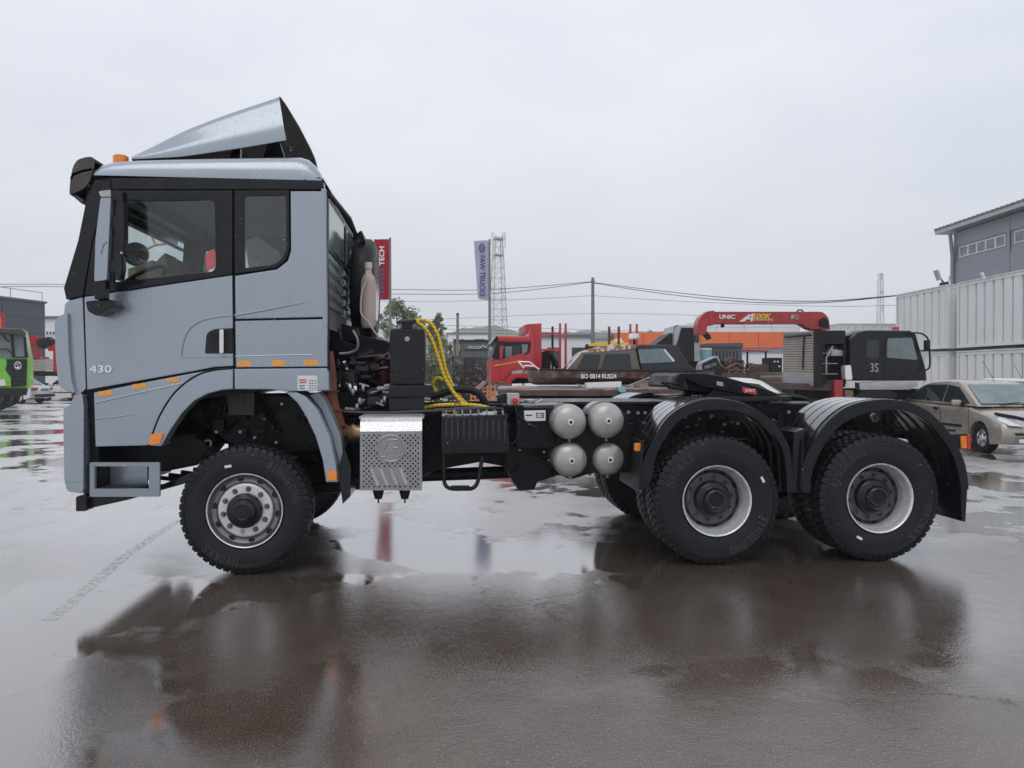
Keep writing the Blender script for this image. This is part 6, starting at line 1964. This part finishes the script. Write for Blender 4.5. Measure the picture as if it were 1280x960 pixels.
# ---------------------------------------------------------------- red loader crane lorry on the left
Q = DP(52, 0, 50)
rc = thing('loader_lorry', 'drop side lorry with a folded red loader crane behind the silver car', 'truck', base(Q, 55))
part('crane_boom', M['red'], rc, Q, [(32, 419), (46, 420), (46, 426), (43, 433), (40, 429), (32, 428)], .3, .8, .04)
part('crane_column', M['red'], rc, Q, [(34, 430), (39, 431), (39, 448), (34, 449)], .3, .8, .04)
part('crane_jib', M['trim'], rc, Q, [(47, 424), (60, 421), (65, 425), (64, 430), (52, 436), (47, 433)], .3, .8, .04)
part('crane_head', M['red'], rc, Q, [(59, 433), (68, 432), (68, 437), (60, 439)], .3, .8, .04)
for u, v in ((45, 434), (47, 446), (55, 446)):
    part('crane_link', M['red'], rc, Q, [(u, v), (u + 2.5, v), (u + 4, 449), (u, 449)], .4, .7, .02)
for k in range(4):
    part('side_board', M['slats'], rc, Q, [(38, 450 + k * 3.6), (65, 449 + k * 3.6), (65, 452.2 + k * 3.6), (38, 453.2 + k * 3.6)], .0, .08, .01)
part('bed', M['trim'], rc, Q, [(36, 464), (70, 464), (70, 470), (36, 470)], .1, 2.4, .03)
part('cab_body', M['red'], rc, Q, [(66, 430), (90, 430), (92, 466), (66, 466)], .1, 2.4, .06)
for u in (46, 54, 82):
    simple_wheel(rc, Vector((*Q(u, 468, .1).xy, .5)), Q.n, .5, .3)
Q = DP(48, 0, 0)
rs_ = thing('red_sign', 'small red frame sign at the far left edge above the green lorry', 'sign', base(Q, 0))
part('frame', M['red'], rs_, Q, [(-12, 390), (4.5, 392), (4, 410), (2, 410), (2, 395), (-12, 393)], 0, .15)
part('board', M['orangewall'], rs_, Q, [(-12, 394), (1.5, 396), (1.5, 414), (-12, 414)], .05, .12)
part('post', M['trim'], rs_, Q, [(-6, 414), (-4, 414), (-4, 500), (-6, 500)], .05, .2)

# ---------------------------------------------------------------- flags
def flag(label, d, pole_u, top_v, cloth, m_, groundv=None):
    Q = DP(d, 0, pole_u)
    b = base(Q, pole_u)
    t = thing('banner_flag', label, 'flag', b, 'tall banner flags on poles')
    tpart('pole', M['pole'], t, [Vector(b), Vector((b[0], b[1], Q(pole_u, top_v).z))], [.085, .05], 8)
    # cloth as a rippled sheet between its two edges
    bm = B()
    L_, R_ = cloth
    rows = []
    n = len(L_)
    for i in range(n):
        a, b2 = Q(L_[i][0], L_[i][1]), Q(R_[i][0], R_[i][1])
        rows.append([bm.verts.new(a.lerp(b2, k / 8) + Q.n * (.06 * math.sin(k * .9 + i * .7) * (1 - k / 8))) for k in range(9)])
    for a, b2 in zip(rows, rows[1:]):
        for k in range(8): bm.faces.new((a[k], a[k + 1], b2[k + 1], b2[k]))
    r = bmesh.ops.solidify(bm, geom=bm.faces[:], thickness=.012)
    c = obj('cloth', bm, m_, t, smooth=60)
    return t, c, Q
t, c, Q = flag('red banner flag lettered TECH just behind the truck cab', 40, 488, 297, ([(467.5, 299), (469, 315), (471, 335), (472, 355), (473, 368), (475, 375)], [(486.5, 299), (487, 315), (487.3, 335), (487.5, 355), (487.5, 368), (487.5, 374.5)]), M['redflag'])
bm = B(); ptext(bm, Q, 'TECH', 474, 308, 480.5, 332, -.12, .02, rot=90, bold=.03); obj('flag_lettering', bm, M['white'], c, smooth=0)
bm = B()
for k in range(6):
    v0 = 336 + k * 5.3
    pp(bm, Q, [[(475.6, v0), (480.6, v0), (480.6, v0 + 4.2), (475.6, v0 + 4.2)], [(475.6, v0 + .4), (479.4, v0 + .9), (479.4, v0 + 3.2), (476.8, v0 + 3.2)]][k % 2 * 0], -.12, -.1)
obj('flag_lettering', bm, M['darkink'], c, smooth=0)
t, c, Q = flag('white banner flag lettered FAW TRUCKS in blue beside the lattice mast', 40, 612, 299, ([(592.5, 301), (593.5, 320), (595, 340), (596.2, 358), (597, 370), (598, 374)], [(611.5, 300.3), (611.7, 320), (611.8, 340), (611.9, 358), (611.9, 370), (611.9, 375.5)]), M['whiteflag'])
bm = B(); ptext(bm, Q, 'FAW TRUCKS', 599.5, 319.5, 606.5, 370.5, -.12, .02, rot=-90, bold=.02); obj('flag_lettering', bm, M['blueink'], c, smooth=0)
bm = B()
cc = Q(602.5, 310, -.12)
tube(bm, [cc + Q.t * math.cos(k * math.pi / 10) * .13 + Vector((0, 0, math.sin(k * math.pi / 10) * .22)) for k in range(21)], .028, 6)
for s in (-1, 1):
    tube(bm, [cc + Q.t * s * .02 + Vector((0, 0, .14)), cc + Q.t * s * .09 + Vector((0, 0, .03)), cc + Q.t * s * .03 - Vector((0, 0, .02)), cc + Q.t * s * .05 - Vector((0, 0, .14))], .022, 5)
obj('flag_emblem', bm, M['blueink'], c)

# ---------------------------------------------------------------- masts
def mast(label, d, uc, w0, w1, top_v, nseg, m_top, ant):
    Q = DP(d, 20, uc)
    b = Vector(base(Q, uc))
    t = thing('lattice_mast', label, 'mast', b)
    H = Q(uc, top_v).z
    px = d / FPX
    lg = []
    for sx, sy in ((-1, -1), (1, -1), (1, 1), (-1, 1)):
        lg.append((b + Q.t * sx * w0 * px / 2 + Q.n * sy * w0 * px / 2, b + Q.t * sx * w1 * px / 2 + Q.n * sy * w1 * px / 2 + Vector((0, 0, H))))
    rl_ = .3 * px
    for a, c in lg: tpart('mast_leg', M['towersteel'], t, [a, c], rl_ * 1.5, 4)
    for k in range(nseg):
        bm = B()
        f0, f1 = k / nseg, (k + 1) / nseg
        for i in range(4):
            a0, c0 = lg[i]; a1, c1 = lg[(i + 1) % 4]
            tube(bm, [a0.lerp(c0, f0), a1.lerp(c1, f1)], rl_ * .8, 3)
            tube(bm, [a1.lerp(c1, f0), a0.lerp(c0, f1)], rl_ * .8, 3)
            tube(bm, [a0.lerp(c0, f1), a1.lerp(c1, f1)], rl_, 3)
        obj('mast_bracing', bm, M[m_top] if k % 2 and m_top else M['towersteel'], t, smooth=0, kind='stuff')
    for du, v0, v1 in ant:
        bm = B(); c = Q(uc + du, (v0 + v1) / 2); box(bm, c, (1.6 * px, 1.6 * px, abs(v1 - v0) * px), bevel=.1 * px); obj('antenna', bm, M['whitewall'], t)
    for v in (v1_ for v1_ in ((299, 319) if ant and d < 300 else ())):
        bm = B(); z = Q(uc, v).z; cxy = Q(uc, 468); box(bm, (cxy.x, cxy.y, z), (14 * px * .8, 14 * px * .8, .25)); obj('platform', bm, M['towersteel'], t)
    return t
mast('tall grey lattice telecom mast beside the white banner flag', 170, 622.5, 24, 9, 296, 14, None, [(-8, 290, 306), (-5.5, 290, 300), (6, 289, 303), (9, 290, 310), (8, 291, 300), (-6, 318, 322), (6, 312, 318)])
mast('distant red and white lattice mast above the far containers', 480, 1100, 8, 4, 342, 12, 'towerred', [(-2, 342, 350), (2, 342, 350), (-3, 363, 367), (3, 363, 367), (-4, 383, 392), (4, 381, 390)])

# ---------------------------------------------------------------- utility poles and wires
Q = DP(60, 0, 741)
up1 = thing('utility_pole', 'tall wooden utility pole with wires above the boat', 'pole', base(Q, 741))
tpart('post', M['pole'], up1, [Vector(base(Q, 741)), Q(741, 347)], [.17, .12], 8)
tpart('cross_arm', M['trim'], up1, [Q(738.5, 351.5), Q(743.5, 351.5)], .05, 6)
Qb = DP(75, 0, 572)
up2 = thing('utility_pole', 'slim dark pole standing over the dark truck shop', 'pole', base(Qb, 572))
tpart('post', M['pole'], up2, [Vector(base(Qb, 572)), Qb(572, 392)], [.16, .12], 8)
tpart('cap', M['trim'], up2, [Qb(572, 394), Qb(572, 391.5)], .14, 8)
def wire(label, pts, d0, d1, r=.022, k=10, grp='overhead wires strung across the yard'):
    n = len(pts)
    P3 = [D(p[0], p[1], d0 + (d1 - d0) * i / (n - 1)) for i, p in enumerate(pts)]
    bm = B(); tube(bm, cr(P3, k), r, 4)
    tag(obj('overhead_wire', bm, M['wire']), label, 'wire', grp)
wire('upper overhead wire from the left edge of the picture to the tall pole', [(-60, 356), (78, 355.5), (300, 361), (490, 362), (610, 362), (741, 352)], 60, 60)
wire('second overhead wire from the left edge of the picture, just under the upper one', [(-60, 359.5), (78, 358.5), (300, 366), (490, 367.5), (620, 366.5), (741, 352.5)], 60, 60)
wire('thin lower wire between the red flag and the tall pole', [(300, 374), (490, 376.5), (620, 375.5), (741, 369.5)], 62, 60, .014)
wire('upper overhead wire from the tall pole to the container stack', [(741, 353), (820, 363), (920, 373), (1020, 376.5), (1125, 369)], 60, 36)
wire('second overhead wire from the tall pole to the container stack', [(741, 353.5), (820, 366), (920, 376.5), (1020, 378.5), (1125, 369.3)], 60, 36)
wire('thin lower wire from the tall pole towards the right', [(741, 369.5), (840, 376), (960, 381), (1060, 383), (1160, 380)], 60, 60, .014)
for k, (va, vb) in enumerate(((404, 392), (409, 413), (413.5, 418), (418, 421))):
    wire(('topmost', 'second', 'third', 'lowest')[k] + ' of the four faint wires at the slim dark pole', [(470, va), (572, va - 6 if k == 0 else va - 2), (760, vb), (1000, vb + 6)], 75, 75, .016)

# ---------------------------------------------------------------- dark truck shop, fence, shrubs
Q = DP(80, 0, 590)
shp = thing('truck_shop', 'low dark shop building with a white lettered TRUCKS sign', 'building', flat(Q(590, 468)))
part('wall', M['walldk'], shp, Q, [(567.5, 426), (640, 426), (640, 486), (567.5, 486)], .1, 9)
part('roof', M['trim'], shp, Q, [(567, 424.5), (641, 424.5), (641, 426.5), (567, 426.5)], -.1, 9.2, .03)
cn = part('canopy', M['walldk'], shp, Q, [(577, 430), (640, 430), (640, 447), (577, 447)], -.9, .08, .03)
part('canopy_edge', M['trim'], shp, Q, [(580, 436.5), (640, 436.5), (640, 438), (580, 438)], -1.0, -.85)
part('shop_front', M['darkglass'], shp, Q, [(580, 448), (638, 448), (638, 478), (580, 478)], -.02, .08)
bm = B(); ptext(bm, Q, 'TRUCKS', 584.5, 432.5, 600, 436, -1.0, .08, bold=.01); obj('shop_sign', bm, M['white'], cn, smooth=0)
tpart('sign_emblem', M['white'], cn, [Q(p[0], p[1], -1.0) for p in ((600, 435), (604, 431.5), (606, 434), (610, 432.5))], .05, 5)
part('yellow_panel', M['yellow'], shp, Q, [(570, 433), (575, 430.5), (575, 438), (570, 440)], -.3, -.1)

def slat_fence(label, d, u0, u1, v0, v1, n, m_='fence'):
    Q = DP(d, 0, (u0 + u1) / 2)
    t = thing('slat_fence', label, 'fence', base(Q, (u0 + u1) / 2))
    st = (v1 - v0) / n
    for k in range(n):
        part('slat', M[m_], t, Q, [(u0, v0 + k * st), (u1, v0 + k * st), (u1, v0 + (k + .72) * st), (u0, v0 + (k + .72) * st)], 0, .04, .005)
    np_ = 4
    for k in range(np_):
        u = u0 + (u1 - u0) * k / (np_ - 1)
        a = Q(u, 468, .06)
        tpart('post', M['trim'], t, [Vector((a.x, a.y, 0)), Vector((a.x, a.y, Q(u, v0 - 1).z))], .05, 6)
    return t
slat_fence('dark grey slatted fence behind the black oil tank and yellow hoses', 42, 485, 566, 442, 498, 14)
Q = DP(46, 0, 580)
cf = thing('mesh_fence', 'brown mesh fence below the dark truck shop', 'fence', base(Q, 590))
part('panel', M['brush'], cf, Q, [(560, 456), (612, 456), (612, 500), (560, 500)], .1, .14)
for k in range(6):
    tpart('post', M['trim'], cf, [Q(562 + k * 10, 455), Q(562 + k * 10, 502)], .04, 5)
for v in (457, 466, 478):
    tpart('rail', M['trim'], cf, [Q(560, v, -.02), Q(612, v, -.02)], .025, 5)

# ---------------------------------------------------------------- trees
def leafy(bm, c, rad, n, size, rng, squash=1.0):
    for _ in range(n):
        d = Vector((rng.gauss(0, 1), rng.gauss(0, 1), rng.gauss(0, 1)))
        d = d.normalized() * rad * rng.random() ** .45
        p = c + Vector((d.x, d.y, d.z * squash))
        a = Vector((rng.gauss(0, 1), rng.gauss(0, 1), rng.gauss(0, .7))).normalized()
        b = a.cross(Vector((rng.gauss(0, 1), rng.gauss(0, 1), rng.gauss(0, 1)))).normalized()
        s = size * rng.uniform(.6, 1.4)
        bm.faces.new([bm.verts.new(p + a * s), bm.verts.new(p + b * s * .55), bm.verts.new(p - a * s), bm.verts.new(p - b * s * .55)])
def tree(label, d, uc, top_v, halfw, seed, m_='leaf', dens=1.0, low=.25, grp='trees beyond the yard', leaf=.11):
    rng = random.Random(seed)
    Q = DP(d, 0, uc)
    b = Vector(base(Q, uc))
    H = Q(uc, top_v).z
    w_ = halfw * d / FPX
    t = thing('broadleaf_tree', label, 'tree', b, grp)
    bm = B()
    top = b + Vector((rng.uniform(-.3, .3), 0, H * .92))
    tube(bm, [b, b.lerp(top, .4) + Vector((rng.uniform(-.2, .2), 0, 0)), top], [H * .022, H * .015, H * .003], 7)
    tips = []
    nb = 26
    for k in range(nb):
        f = low + (1 - low) * (k + .5) / nb
        s = b.lerp(top, f)
        a = rng.uniform(0, 6.28)
        prof_ = math.sin(min(1, (f - low) / (1 - low) * .85 + .22) * math.pi) ** .7
        l = w_ * prof_ * rng.uniform(.6, 1.1)
        e = s + Vector((math.cos(a) * l, math.sin(a) * l, l * rng.uniform(.25, .8)))
        e.z = min(e.z, H)
        tube(bm, [s, s.lerp(e, .5) + Vector((0, 0, .06 * l)), e], [H * .007, H * .005, H * .002], 5)
        tips += [e, s.lerp(e, .62), s.lerp(e, .85) + Vector((rng.uniform(-.3, .3), rng.uniform(-.3, .3), rng.uniform(-.2, .3)))]
    obj('trunk', bm, M['bark'], t)
    bm = B()
    for e in tips:
        leafy(bm, e, w_ * rng.uniform(.16, .34), int(34 * dens), leaf * H / 8, rng, .8)
    obj('crown', bm, M[m_], t, smooth=0, kind='stuff')
    return t
tree('large pale green tree behind the red banner flag', 68, 498, 369, 34, 3, 'leaf_hazed', 2.2)
tree('smaller pale tree to the right of the yellow hoses', 68, 546, 388, 17, 5, 'leaf_hazed', 1.8)
tree('slender young tree beside the dark truck shop', 62, 560, 428, 9, 6, 'leaf', .8)
tree('tree top peeping over the red lorry cab roof', 120, 654, 409, 11, 8, 'leaf', .8)
tree('pale tree left of the log stakes beyond the utility pole', 130, 766, 413, 14, 9, 'leaf_hazed', .8)
tree('pale tree right of the rusty log stakes', 130, 812, 409, 13, 10, 'leaf_hazed', .8)
tree('pale tree behind the orange band by the grey lorry', 140, 836, 412, 12, 11, 'leaf_hazed', .8)
tree('small tree behind the utility pole', 130, 727, 417, 10, 12, 'leaf', .7)

# bushes along the fence
bm = B()
rng = random.Random(20)
for k in range(46):
    Q = DP(rng.uniform(43, 47), 0, 540)
    p = Q(rng.uniform(536, 612), rng.uniform(462, 496))
    p.z = max(p.z, .2)
    leafy(bm, p, rng.uniform(.3, .8), 40, .13, rng, 1.0)
o = obj('brush', bm, M['brush'], smooth=0, kind='stuff')
o['label'] = 'tangle of brown and green undergrowth along the fence'
bm = B()
for k in range(24):
    Q = DP(rng.uniform(39, 41), 0, 520)
    p = Q(rng.uniform(534, 566), rng.uniform(446, 490))
    p.z = max(p.z, .2)
    leafy(bm, p, rng.uniform(.3, .6), 36, .11, rng, 1.0)
o = obj('shrubs', bm, M['leaf'], smooth=0, kind='stuff')
o['label'] = 'green shrubs in front of the slatted fence'

# ---------------------------------------------------------------- distance: wooded rise and low town
bm = B()
rng = random.Random(4)
N_ = 260
rows = []
for j, (d, zf) in enumerate(((520, 0), (590, .55), (680, 1.0), (760, .9), (830, .2))):
    row = []
    for i in range(N_):
        u = -340 + i * 7.6
        p = D(u, 468, d)
        z = (36 + 5 * math.sin(i * .11) + 3 * math.sin(i * .31 + 1) + rng.uniform(-1.4, 1.4) * (1 if j else 0)) * zf
        row.append(bm.verts.new((p.x, p.y, z)))
    rows.append(row)
for a, b in zip(rows, rows[1:]):
    for i in range(N_ - 1): bm.faces.new((a[i], a[i + 1], b[i + 1], b[i]))
bmesh.ops.recalc_face_normals(bm, faces=bm.faces[:])
o = obj('hills', bm, M['hill'], smooth=60, kind='structure')
bm = B()
for k in range(2600):
    u = rng.uniform(-300, 1500); d = rng.uniform(560, 700)
    p = D(u, 468, d)
    zb_ = 34 * min(1, (d - 520) / 150) - 3
    h = rng.uniform(4, 9); w_ = rng.uniform(2, 4)
    q = Vector((p.x, p.y, zb_))
    for a in (0, 2.1, 4.2):
        dx = Vector((math.cos(a) * w_, math.sin(a) * w_, 0))
        bm.faces.new([bm.verts.new(q - dx), bm.verts.new(q + dx), bm.verts.new(q + dx * .5 + Vector((0, 0, h * .6))), bm.verts.new(q + Vector((0, 0, h)))])
o = obj('far_woods', bm, M['hill'], smooth=0, kind='stuff')
o['label'] = 'hazy wooded ridge far beyond the yard'
def block(label, d, u0, u1, v0, m_, depth=12, rows_=2):
    Q = DP(d, 0, (u0 + u1) / 2)
    t = thing('far_building', label, 'building', base(Q, (u0 + u1) / 2), 'far buildings along the horizon')
    z1 = Q(u0, v0).z
    a, b = Q(u0, 468), Q(u1, 468)
    bm = B(); prism(bm, [Vector((a.x, a.y, 0)), Vector((b.x, b.y, 0)), Vector((b.x, b.y, z1)), Vector((a.x, a.y, z1))], Q.n * depth); obj('wall', bm, m_, t)
    bm = B(); prism(bm, [Vector((a.x, a.y, z1)) - Q.n * .3 - Q.t * .3, Vector((b.x, b.y, z1)) - Q.n * .3 + Q.t * .3, Vector((b.x, b.y, z1 + .4)) - Q.n * .3 + Q.t * .3, Vector((a.x, a.y, z1 + .4)) - Q.n * .3 - Q.t * .3], Q.n * (depth + .6)); obj('roof', bm, M['roofdk'], t)
    W_ = (b - a).length
    n = max(2, int(W_ / 4))
    for r_ in range(rows_):
        for k in range(n):
            s0 = (k + .25) * W_ / n
            zc = z1 * (r_ + .45) / rows_
            bm = B(); p = a + Q.t * s0; prism(bm, [Vector((p.x, p.y, zc)) - Q.n * .06, Vector((p.x, p.y, zc)) - Q.n * .06 + Q.t * W_ / n * .5, Vector((p.x, p.y, zc + z1 / rows_ * .35)) - Q.n * .06 + Q.t * W_ / n * .5, Vector((p.x, p.y, zc + z1 / rows_ * .35)) - Q.n * .06], Q.n * .1); obj('window', bm, M['darkglass'], t, smooth=0)
    return t
block('long pale low building behind the dark truck shop', 190, 560, 612, 418, M['whitewall'], rows_=2)
block('white workshop behind the red log stakes', 95, 676, 738, 422, M['whitewall'], rows_=1)
block('grey low building between pole and rusty stakes', 230, 700, 790, 424, M['wall'], rows_=1)

# ---------------------------------------------------------------- tipped dark cab and yellow gear between boat and boom
Q = DP(30, 0, 850)
gt = thing('grey_lorry', 'pale grey lorry cab with dark door beside the orange building', 'truck', base(Q, 860))
part('cab_body', M['zinc'], gt, Q, [(843, 412), (849, 406.5), (874, 408), (876, 452), (840, 452)], .1, 2.3, .05)
part('door', M['trim'], gt, Q, [(852, 409.5), (868, 410), (868, 452), (845, 452), (846, 432)], .04, .15, .02)
part('window', M['darkglass'], gt, Q, [(868, 411), (874, 411), (874, 428), (868, 427)], .04, .12)
part('windscreen', M['paleglass'], gt, Q, [(838, 432), (843, 407), (849, 406), (846, 432)], .2, 2.2)
part('tipping_body', M['trim'], gt, Q, [(816, 433), (838, 416), (842, 417), (842, 436), (816, 436)], .2, 2.2, .04)
part('chassis', M['chassis'], gt, Q, [(800, 452), (880, 452), (880, 470), (800, 470)], .4, 2, .03)
for u in (812, 868): simple_wheel(gt, Vector((*Q(u, 468, .1).xy, .5)), Q.n, .5, .3)
Q = DP(40, 0, 760)
yg = thing('yellow_loader', 'yellow topped machine with a black arm left of the radar dome', 'machine', base(Q, 765))
part('beam', M['yellow'], yg, Q, [(736, 430), (765, 426), (790, 429), (790, 432), (736, 433)], .2, 1.8, .04)
part('arm', M['trim'], yg, Q, [(728, 442), (733, 430), (738, 430), (734, 444)], .5, .9, .04)
part('body', M['trim'], yg, Q, [(736, 433), (792, 432), (792, 470), (736, 470)], .3, 1.8, .05)
part('cab', M['whitewall'], yg, Q, [(770, 424), (776, 422), (780, 428), (770, 429)], .5, 1.5, .04)
for u in (745, 782): simple_wheel(yg, Vector((*Q(u, 468, .1).xy, .5)), Q.n, .5, .3)
Q = DP(34, 0, 900)
dt_ = thing('dump_body', 'grey ribbed tipper body standing behind the outboard motor', 'tipper body', base(Q, 905))
part('side_wall', M['fence'], dt_, Q, [(888, 431), (928, 430), (928, 450), (890, 452)], .2, 2.4, .03)
part('top_rail', M['walldk'], dt_, Q, [(886, 429), (929, 428.5), (929, 434), (888, 434)], .1, 2.5, .02)
for k in range(8):
    part('rib', M['walldk'], dt_, Q, [(892 + k * 4.3, 438), (894.5 + k * 4.3, 438), (894.5 + k * 4.3, 449), (892 + k * 4.3, 449)], .1, .25, .01)
part('skid', M['trim'], dt_, Q, [(890, 452), (930, 450), (930, 505), (890, 505)], .4, 2.2, .02)
Q = DP(31, 0, 880)
bb_ = thing('blue_barrel', 'pale blue plastic barrel beside the grey lorry', 'barrel', base(Q, 881))
bm = B(); c = Q(880.5, 449); c.z = Q(880, 455).z; lathe(bm, [(0, 0), (.26, 0), (.28, .04), (.28, .3), (.27, .33), (.28, .36), (.28, .52), (.26, .56), (0, .56)], c, (0, 0, 1), 20); obj('drum', bm, M['bluepaint'], bb_)
bm = B(); c2 = c + Vector((0, 0, .56)); lathe(bm, [(0, .06), (.28, .06), (.29, .0), (0, 0)], c2, (0, 0, 1), 20); obj('lid', bm, M['sticker'], bb_)
bm = B(); box(bm, c - Vector((0, 0, c.z / 2 + .005)), (.8, .8, c.z - .01)); obj('pallet_stack', bm, M['wood'], bb_)
# scrap: stacked beams and machine parts behind the fifth wheel
Q = DP(26, 0, 930)
rng = random.Random(31)
lab_ = ['rusty tangled machine frame behind the outboard motor', 'pile of rusty pipes in front of the slatted board', 'grey concrete beams stacked behind the white car', 'dark machine housing left of the slatted board', 'red painted beam lying over the scrap']
sc1 = thing('scrap_frame', lab_[0], 'scrap', base(Q, 915), 'scrap lying behind the truck')
for k in range(26):
    u, v = rng.uniform(905, 945), rng.uniform(449, 468)
    bm = B(); a = Q(u, v, rng.uniform(0, 1)); tube(bm, [a, a + Q.t * rng.uniform(-.4, .4) + Vector((0, 0, rng.uniform(-.25, .25)))], rng.uniform(.02, .05), 5); obj('bar', bm, M['rusty'], sc1)
part('base_plate', M['deckedge'], sc1, Q, [(905, 466), (950, 466), (950, 506), (905, 506)], .1, 1.0)
sc2 = thing('pipe_pile', lab_[1], 'scrap', base(Q, 960), 'scrap lying behind the truck')
for k in range(12):
    v = 478 + (k % 4) * 2.1
    tpart('pipe', M['rust' if k % 2 else 'rusty'], sc2, [Q(940 + rng.uniform(-4, 4), v, -.3 + .1 * (k // 4)), Q(978 + rng.uniform(-4, 4), v + rng.uniform(-.6, .6), -.3 + .1 * (k // 4))], .028, 6)
part('bearer', M['deckedge'], sc2, Q, [(938, 487), (980, 487), (980, 505), (938, 505)], -.4, .2)
sc3 = thing('beam_stack', lab_[2], 'beams', base(Q, 950), 'scrap lying behind the truck')
for k in range(3):
    part('beam', M['concrete' if k % 2 else 'wood'], sc3, Q, [(915, 466 + k * 3.6), (985, 465 + k * 3.6), (985, 468.2 + k * 3.6), (915, 469.2 + k * 3.6)], .2 + k * .02, .5, .01)
part('bearer', M['wood'], sc3, Q, [(918, 477), (982, 476), (982, 505), (918, 505)], .3, .5)
sc4 = thing('machine_housing', lab_[3], 'machine', base(Q, 965), 'scrap lying behind the truck')
part('housing', M['trim'], sc4, Q, [(963, 447), (978, 447), (978, 467), (963, 467)], .3, 1.2, .04)
part('frame', M['deckedge'], sc4, Q, [(940, 455), (963, 455), (963, 468), (942, 468)], .4, 1.2, .04)
part('stand', M['concrete'], sc4, Q, [(942, 468), (980, 468), (980, 505), (942, 505)], .4, 1.2)
for u, v in ((968, 452), (972, 452), (974, 458)):
    bm = B(); c = Q(u, v, .3); cyl(bm, c, c - Q.n * .03, .03, sides=8); obj('gauge', bm, M['sticker'], sc4)
sc5 = thing('red_beam', lab_[4], 'beam', base(Q, 945), 'scrap lying behind the truck')
part('beam', M['reddull'], sc5, Q, [(930, 437), (961, 438), (961, 440), (930, 439.5)], .8, 1.0)
for u in (934, 957): part('post', M['trim'], sc5, Q, [(u, 439), (u + 1.5, 439), (u + 1.5, 506), (u, 506)], .85, .95)
# orange mesh crate
Q = DP(20, 12, 600)
oc = thing('mesh_crate', 'orange mesh sided crate at the left end of the trailer', 'crate', base(Q, 602))
z0 = Q(600, 512).z
for o_ in (0, .8):
    for k in range(7):
        tpart('mesh_bar', M['orangebox'], oc, [Q(589 + k * 5, 484 - (k % 7) * .6, o_), Q(589 + k * 5, 512, o_)], .022, 5)
    for k in range(6):
        tpart('mesh_bar', M['orangebox'], oc, [Q(588, 486 + k * 5, o_), Q(620, 484 + k * 5, o_)], .02, 5)
part('corner_board', M['deck'], oc, Q, [(594, 486), (605, 476), (609, 478), (598, 489)], -.05, .05, .01)
part('base', M['fence'], oc, Q, [(586, 510), (621, 510), (621, 530), (586, 530)], .0, .8)

# ---------------------------------------------------------------- worn paint line and falling rain
bm = B()
l0 = [G(p[0], p[1]) for p in cr([(60, 776), (110, 735), (150, 700), (190, 672), (225, 650)], 4)]
for o_ in range(len(l0) - 1):
    a, b_ = l0[o_], l0[o_ + 1]
    sdir = (b_ - a).cross(Vector((0, 0, 1))).normalized() * .05
    bm.faces.new([bm.verts.new(p + Vector((0, 0, .004))) for p in (a - sdir, b_ - sdir, b_ + sdir, a + sdir)])
wl = bpy.data.materials.new('worn_line_paint')
wl.use_nodes = True
t = wl.node_tree
p_ = t.nodes['Principled BSDF']
p_.inputs['Base Color'].default_value = (.5, .5, .5, 1)
p_.inputs['Roughness'].default_value = .3
tcn = t.nodes.new('ShaderNodeTexCoord'); nzn = t.nodes.new('ShaderNodeTexNoise'); nzn.inputs['Scale'].default_value = 22; nzn.inputs['Detail'].default_value = 8
mrn = t.nodes.new('ShaderNodeMapRange'); mrn.inputs['From Min'].default_value = .40; mrn.inputs['From Max'].default_value = .80; mrn.inputs['To Max'].default_value = .7
trn = t.nodes.new('ShaderNodeBsdfTransparent'); mxn = t.nodes.new('ShaderNodeMixShader')
t.links.new(tcn.outputs['Object'], nzn.inputs['Vector']); t.links.new(nzn.outputs['Fac'], mrn.inputs[0]); t.links.new(mrn.outputs[0], mxn.inputs[0])
t.links.new(trn.outputs[0], mxn.inputs[1]); t.links.new(p_.outputs[0], mxn.inputs[2]); t.links.new(mxn.outputs[0], t.nodes['Material Output'].inputs[0])
obj('worn_line', bm, wl, smooth=0, kind='structure')
bm = B()
rng = random.Random(77)
for k in range(420):
    d = rng.uniform(3.0, 6.0)
    p = D(rng.uniform(-60, 1340), rng.uniform(40, 660), d)
    if p.z < .03 or p.y > -.3: continue
    s = rng.uniform(.0010, .0021)
    vs = [bm.verts.new(p + Vector(o_) * s) for o_ in ((1, 0, 0), (0, 1, 0), (-1, 0, 0), (0, -1, 0), (0, 0, 1.3), (0, 0, -1.3))]
    for i in range(4):
        bm.faces.new((vs[i], vs[(i + 1) % 4], vs[4])); bm.faces.new((vs[(i + 1) % 4], vs[i], vs[5]))
rm_ = mat('rain_drop', (.9, .9, .92), .25, 0, .02, 5)
o = obj('rain', bm, rm_, smooth=0, kind='stuff')
o['label'] = 'fine rain drops falling in front of the truck'

# ---------------------------------------------------------------- rain haze
bm = B()
box(bm, (0, 370, 34.5), (1830, 1070, 71))
hz = obj('haze', bm, M['wire'], smooth=0, kind='stuff')
hz['label'] = 'thin rain haze over the yard'
hm = bpy.data.materials.new('rain_haze')
hm.use_nodes = True
t = hm.node_tree
t.nodes.remove(t.nodes['Principled BSDF'])
pv = t.nodes.new('ShaderNodeVolumePrincipled')
pv.inputs['Color'].default_value = (.93, .95, .97, 1)
pv.inputs['Density'].default_value = .0007
t.links.new(pv.outputs[0], t.nodes['Material Output'].inputs['Volume'])
hz.data.materials[0] = hm
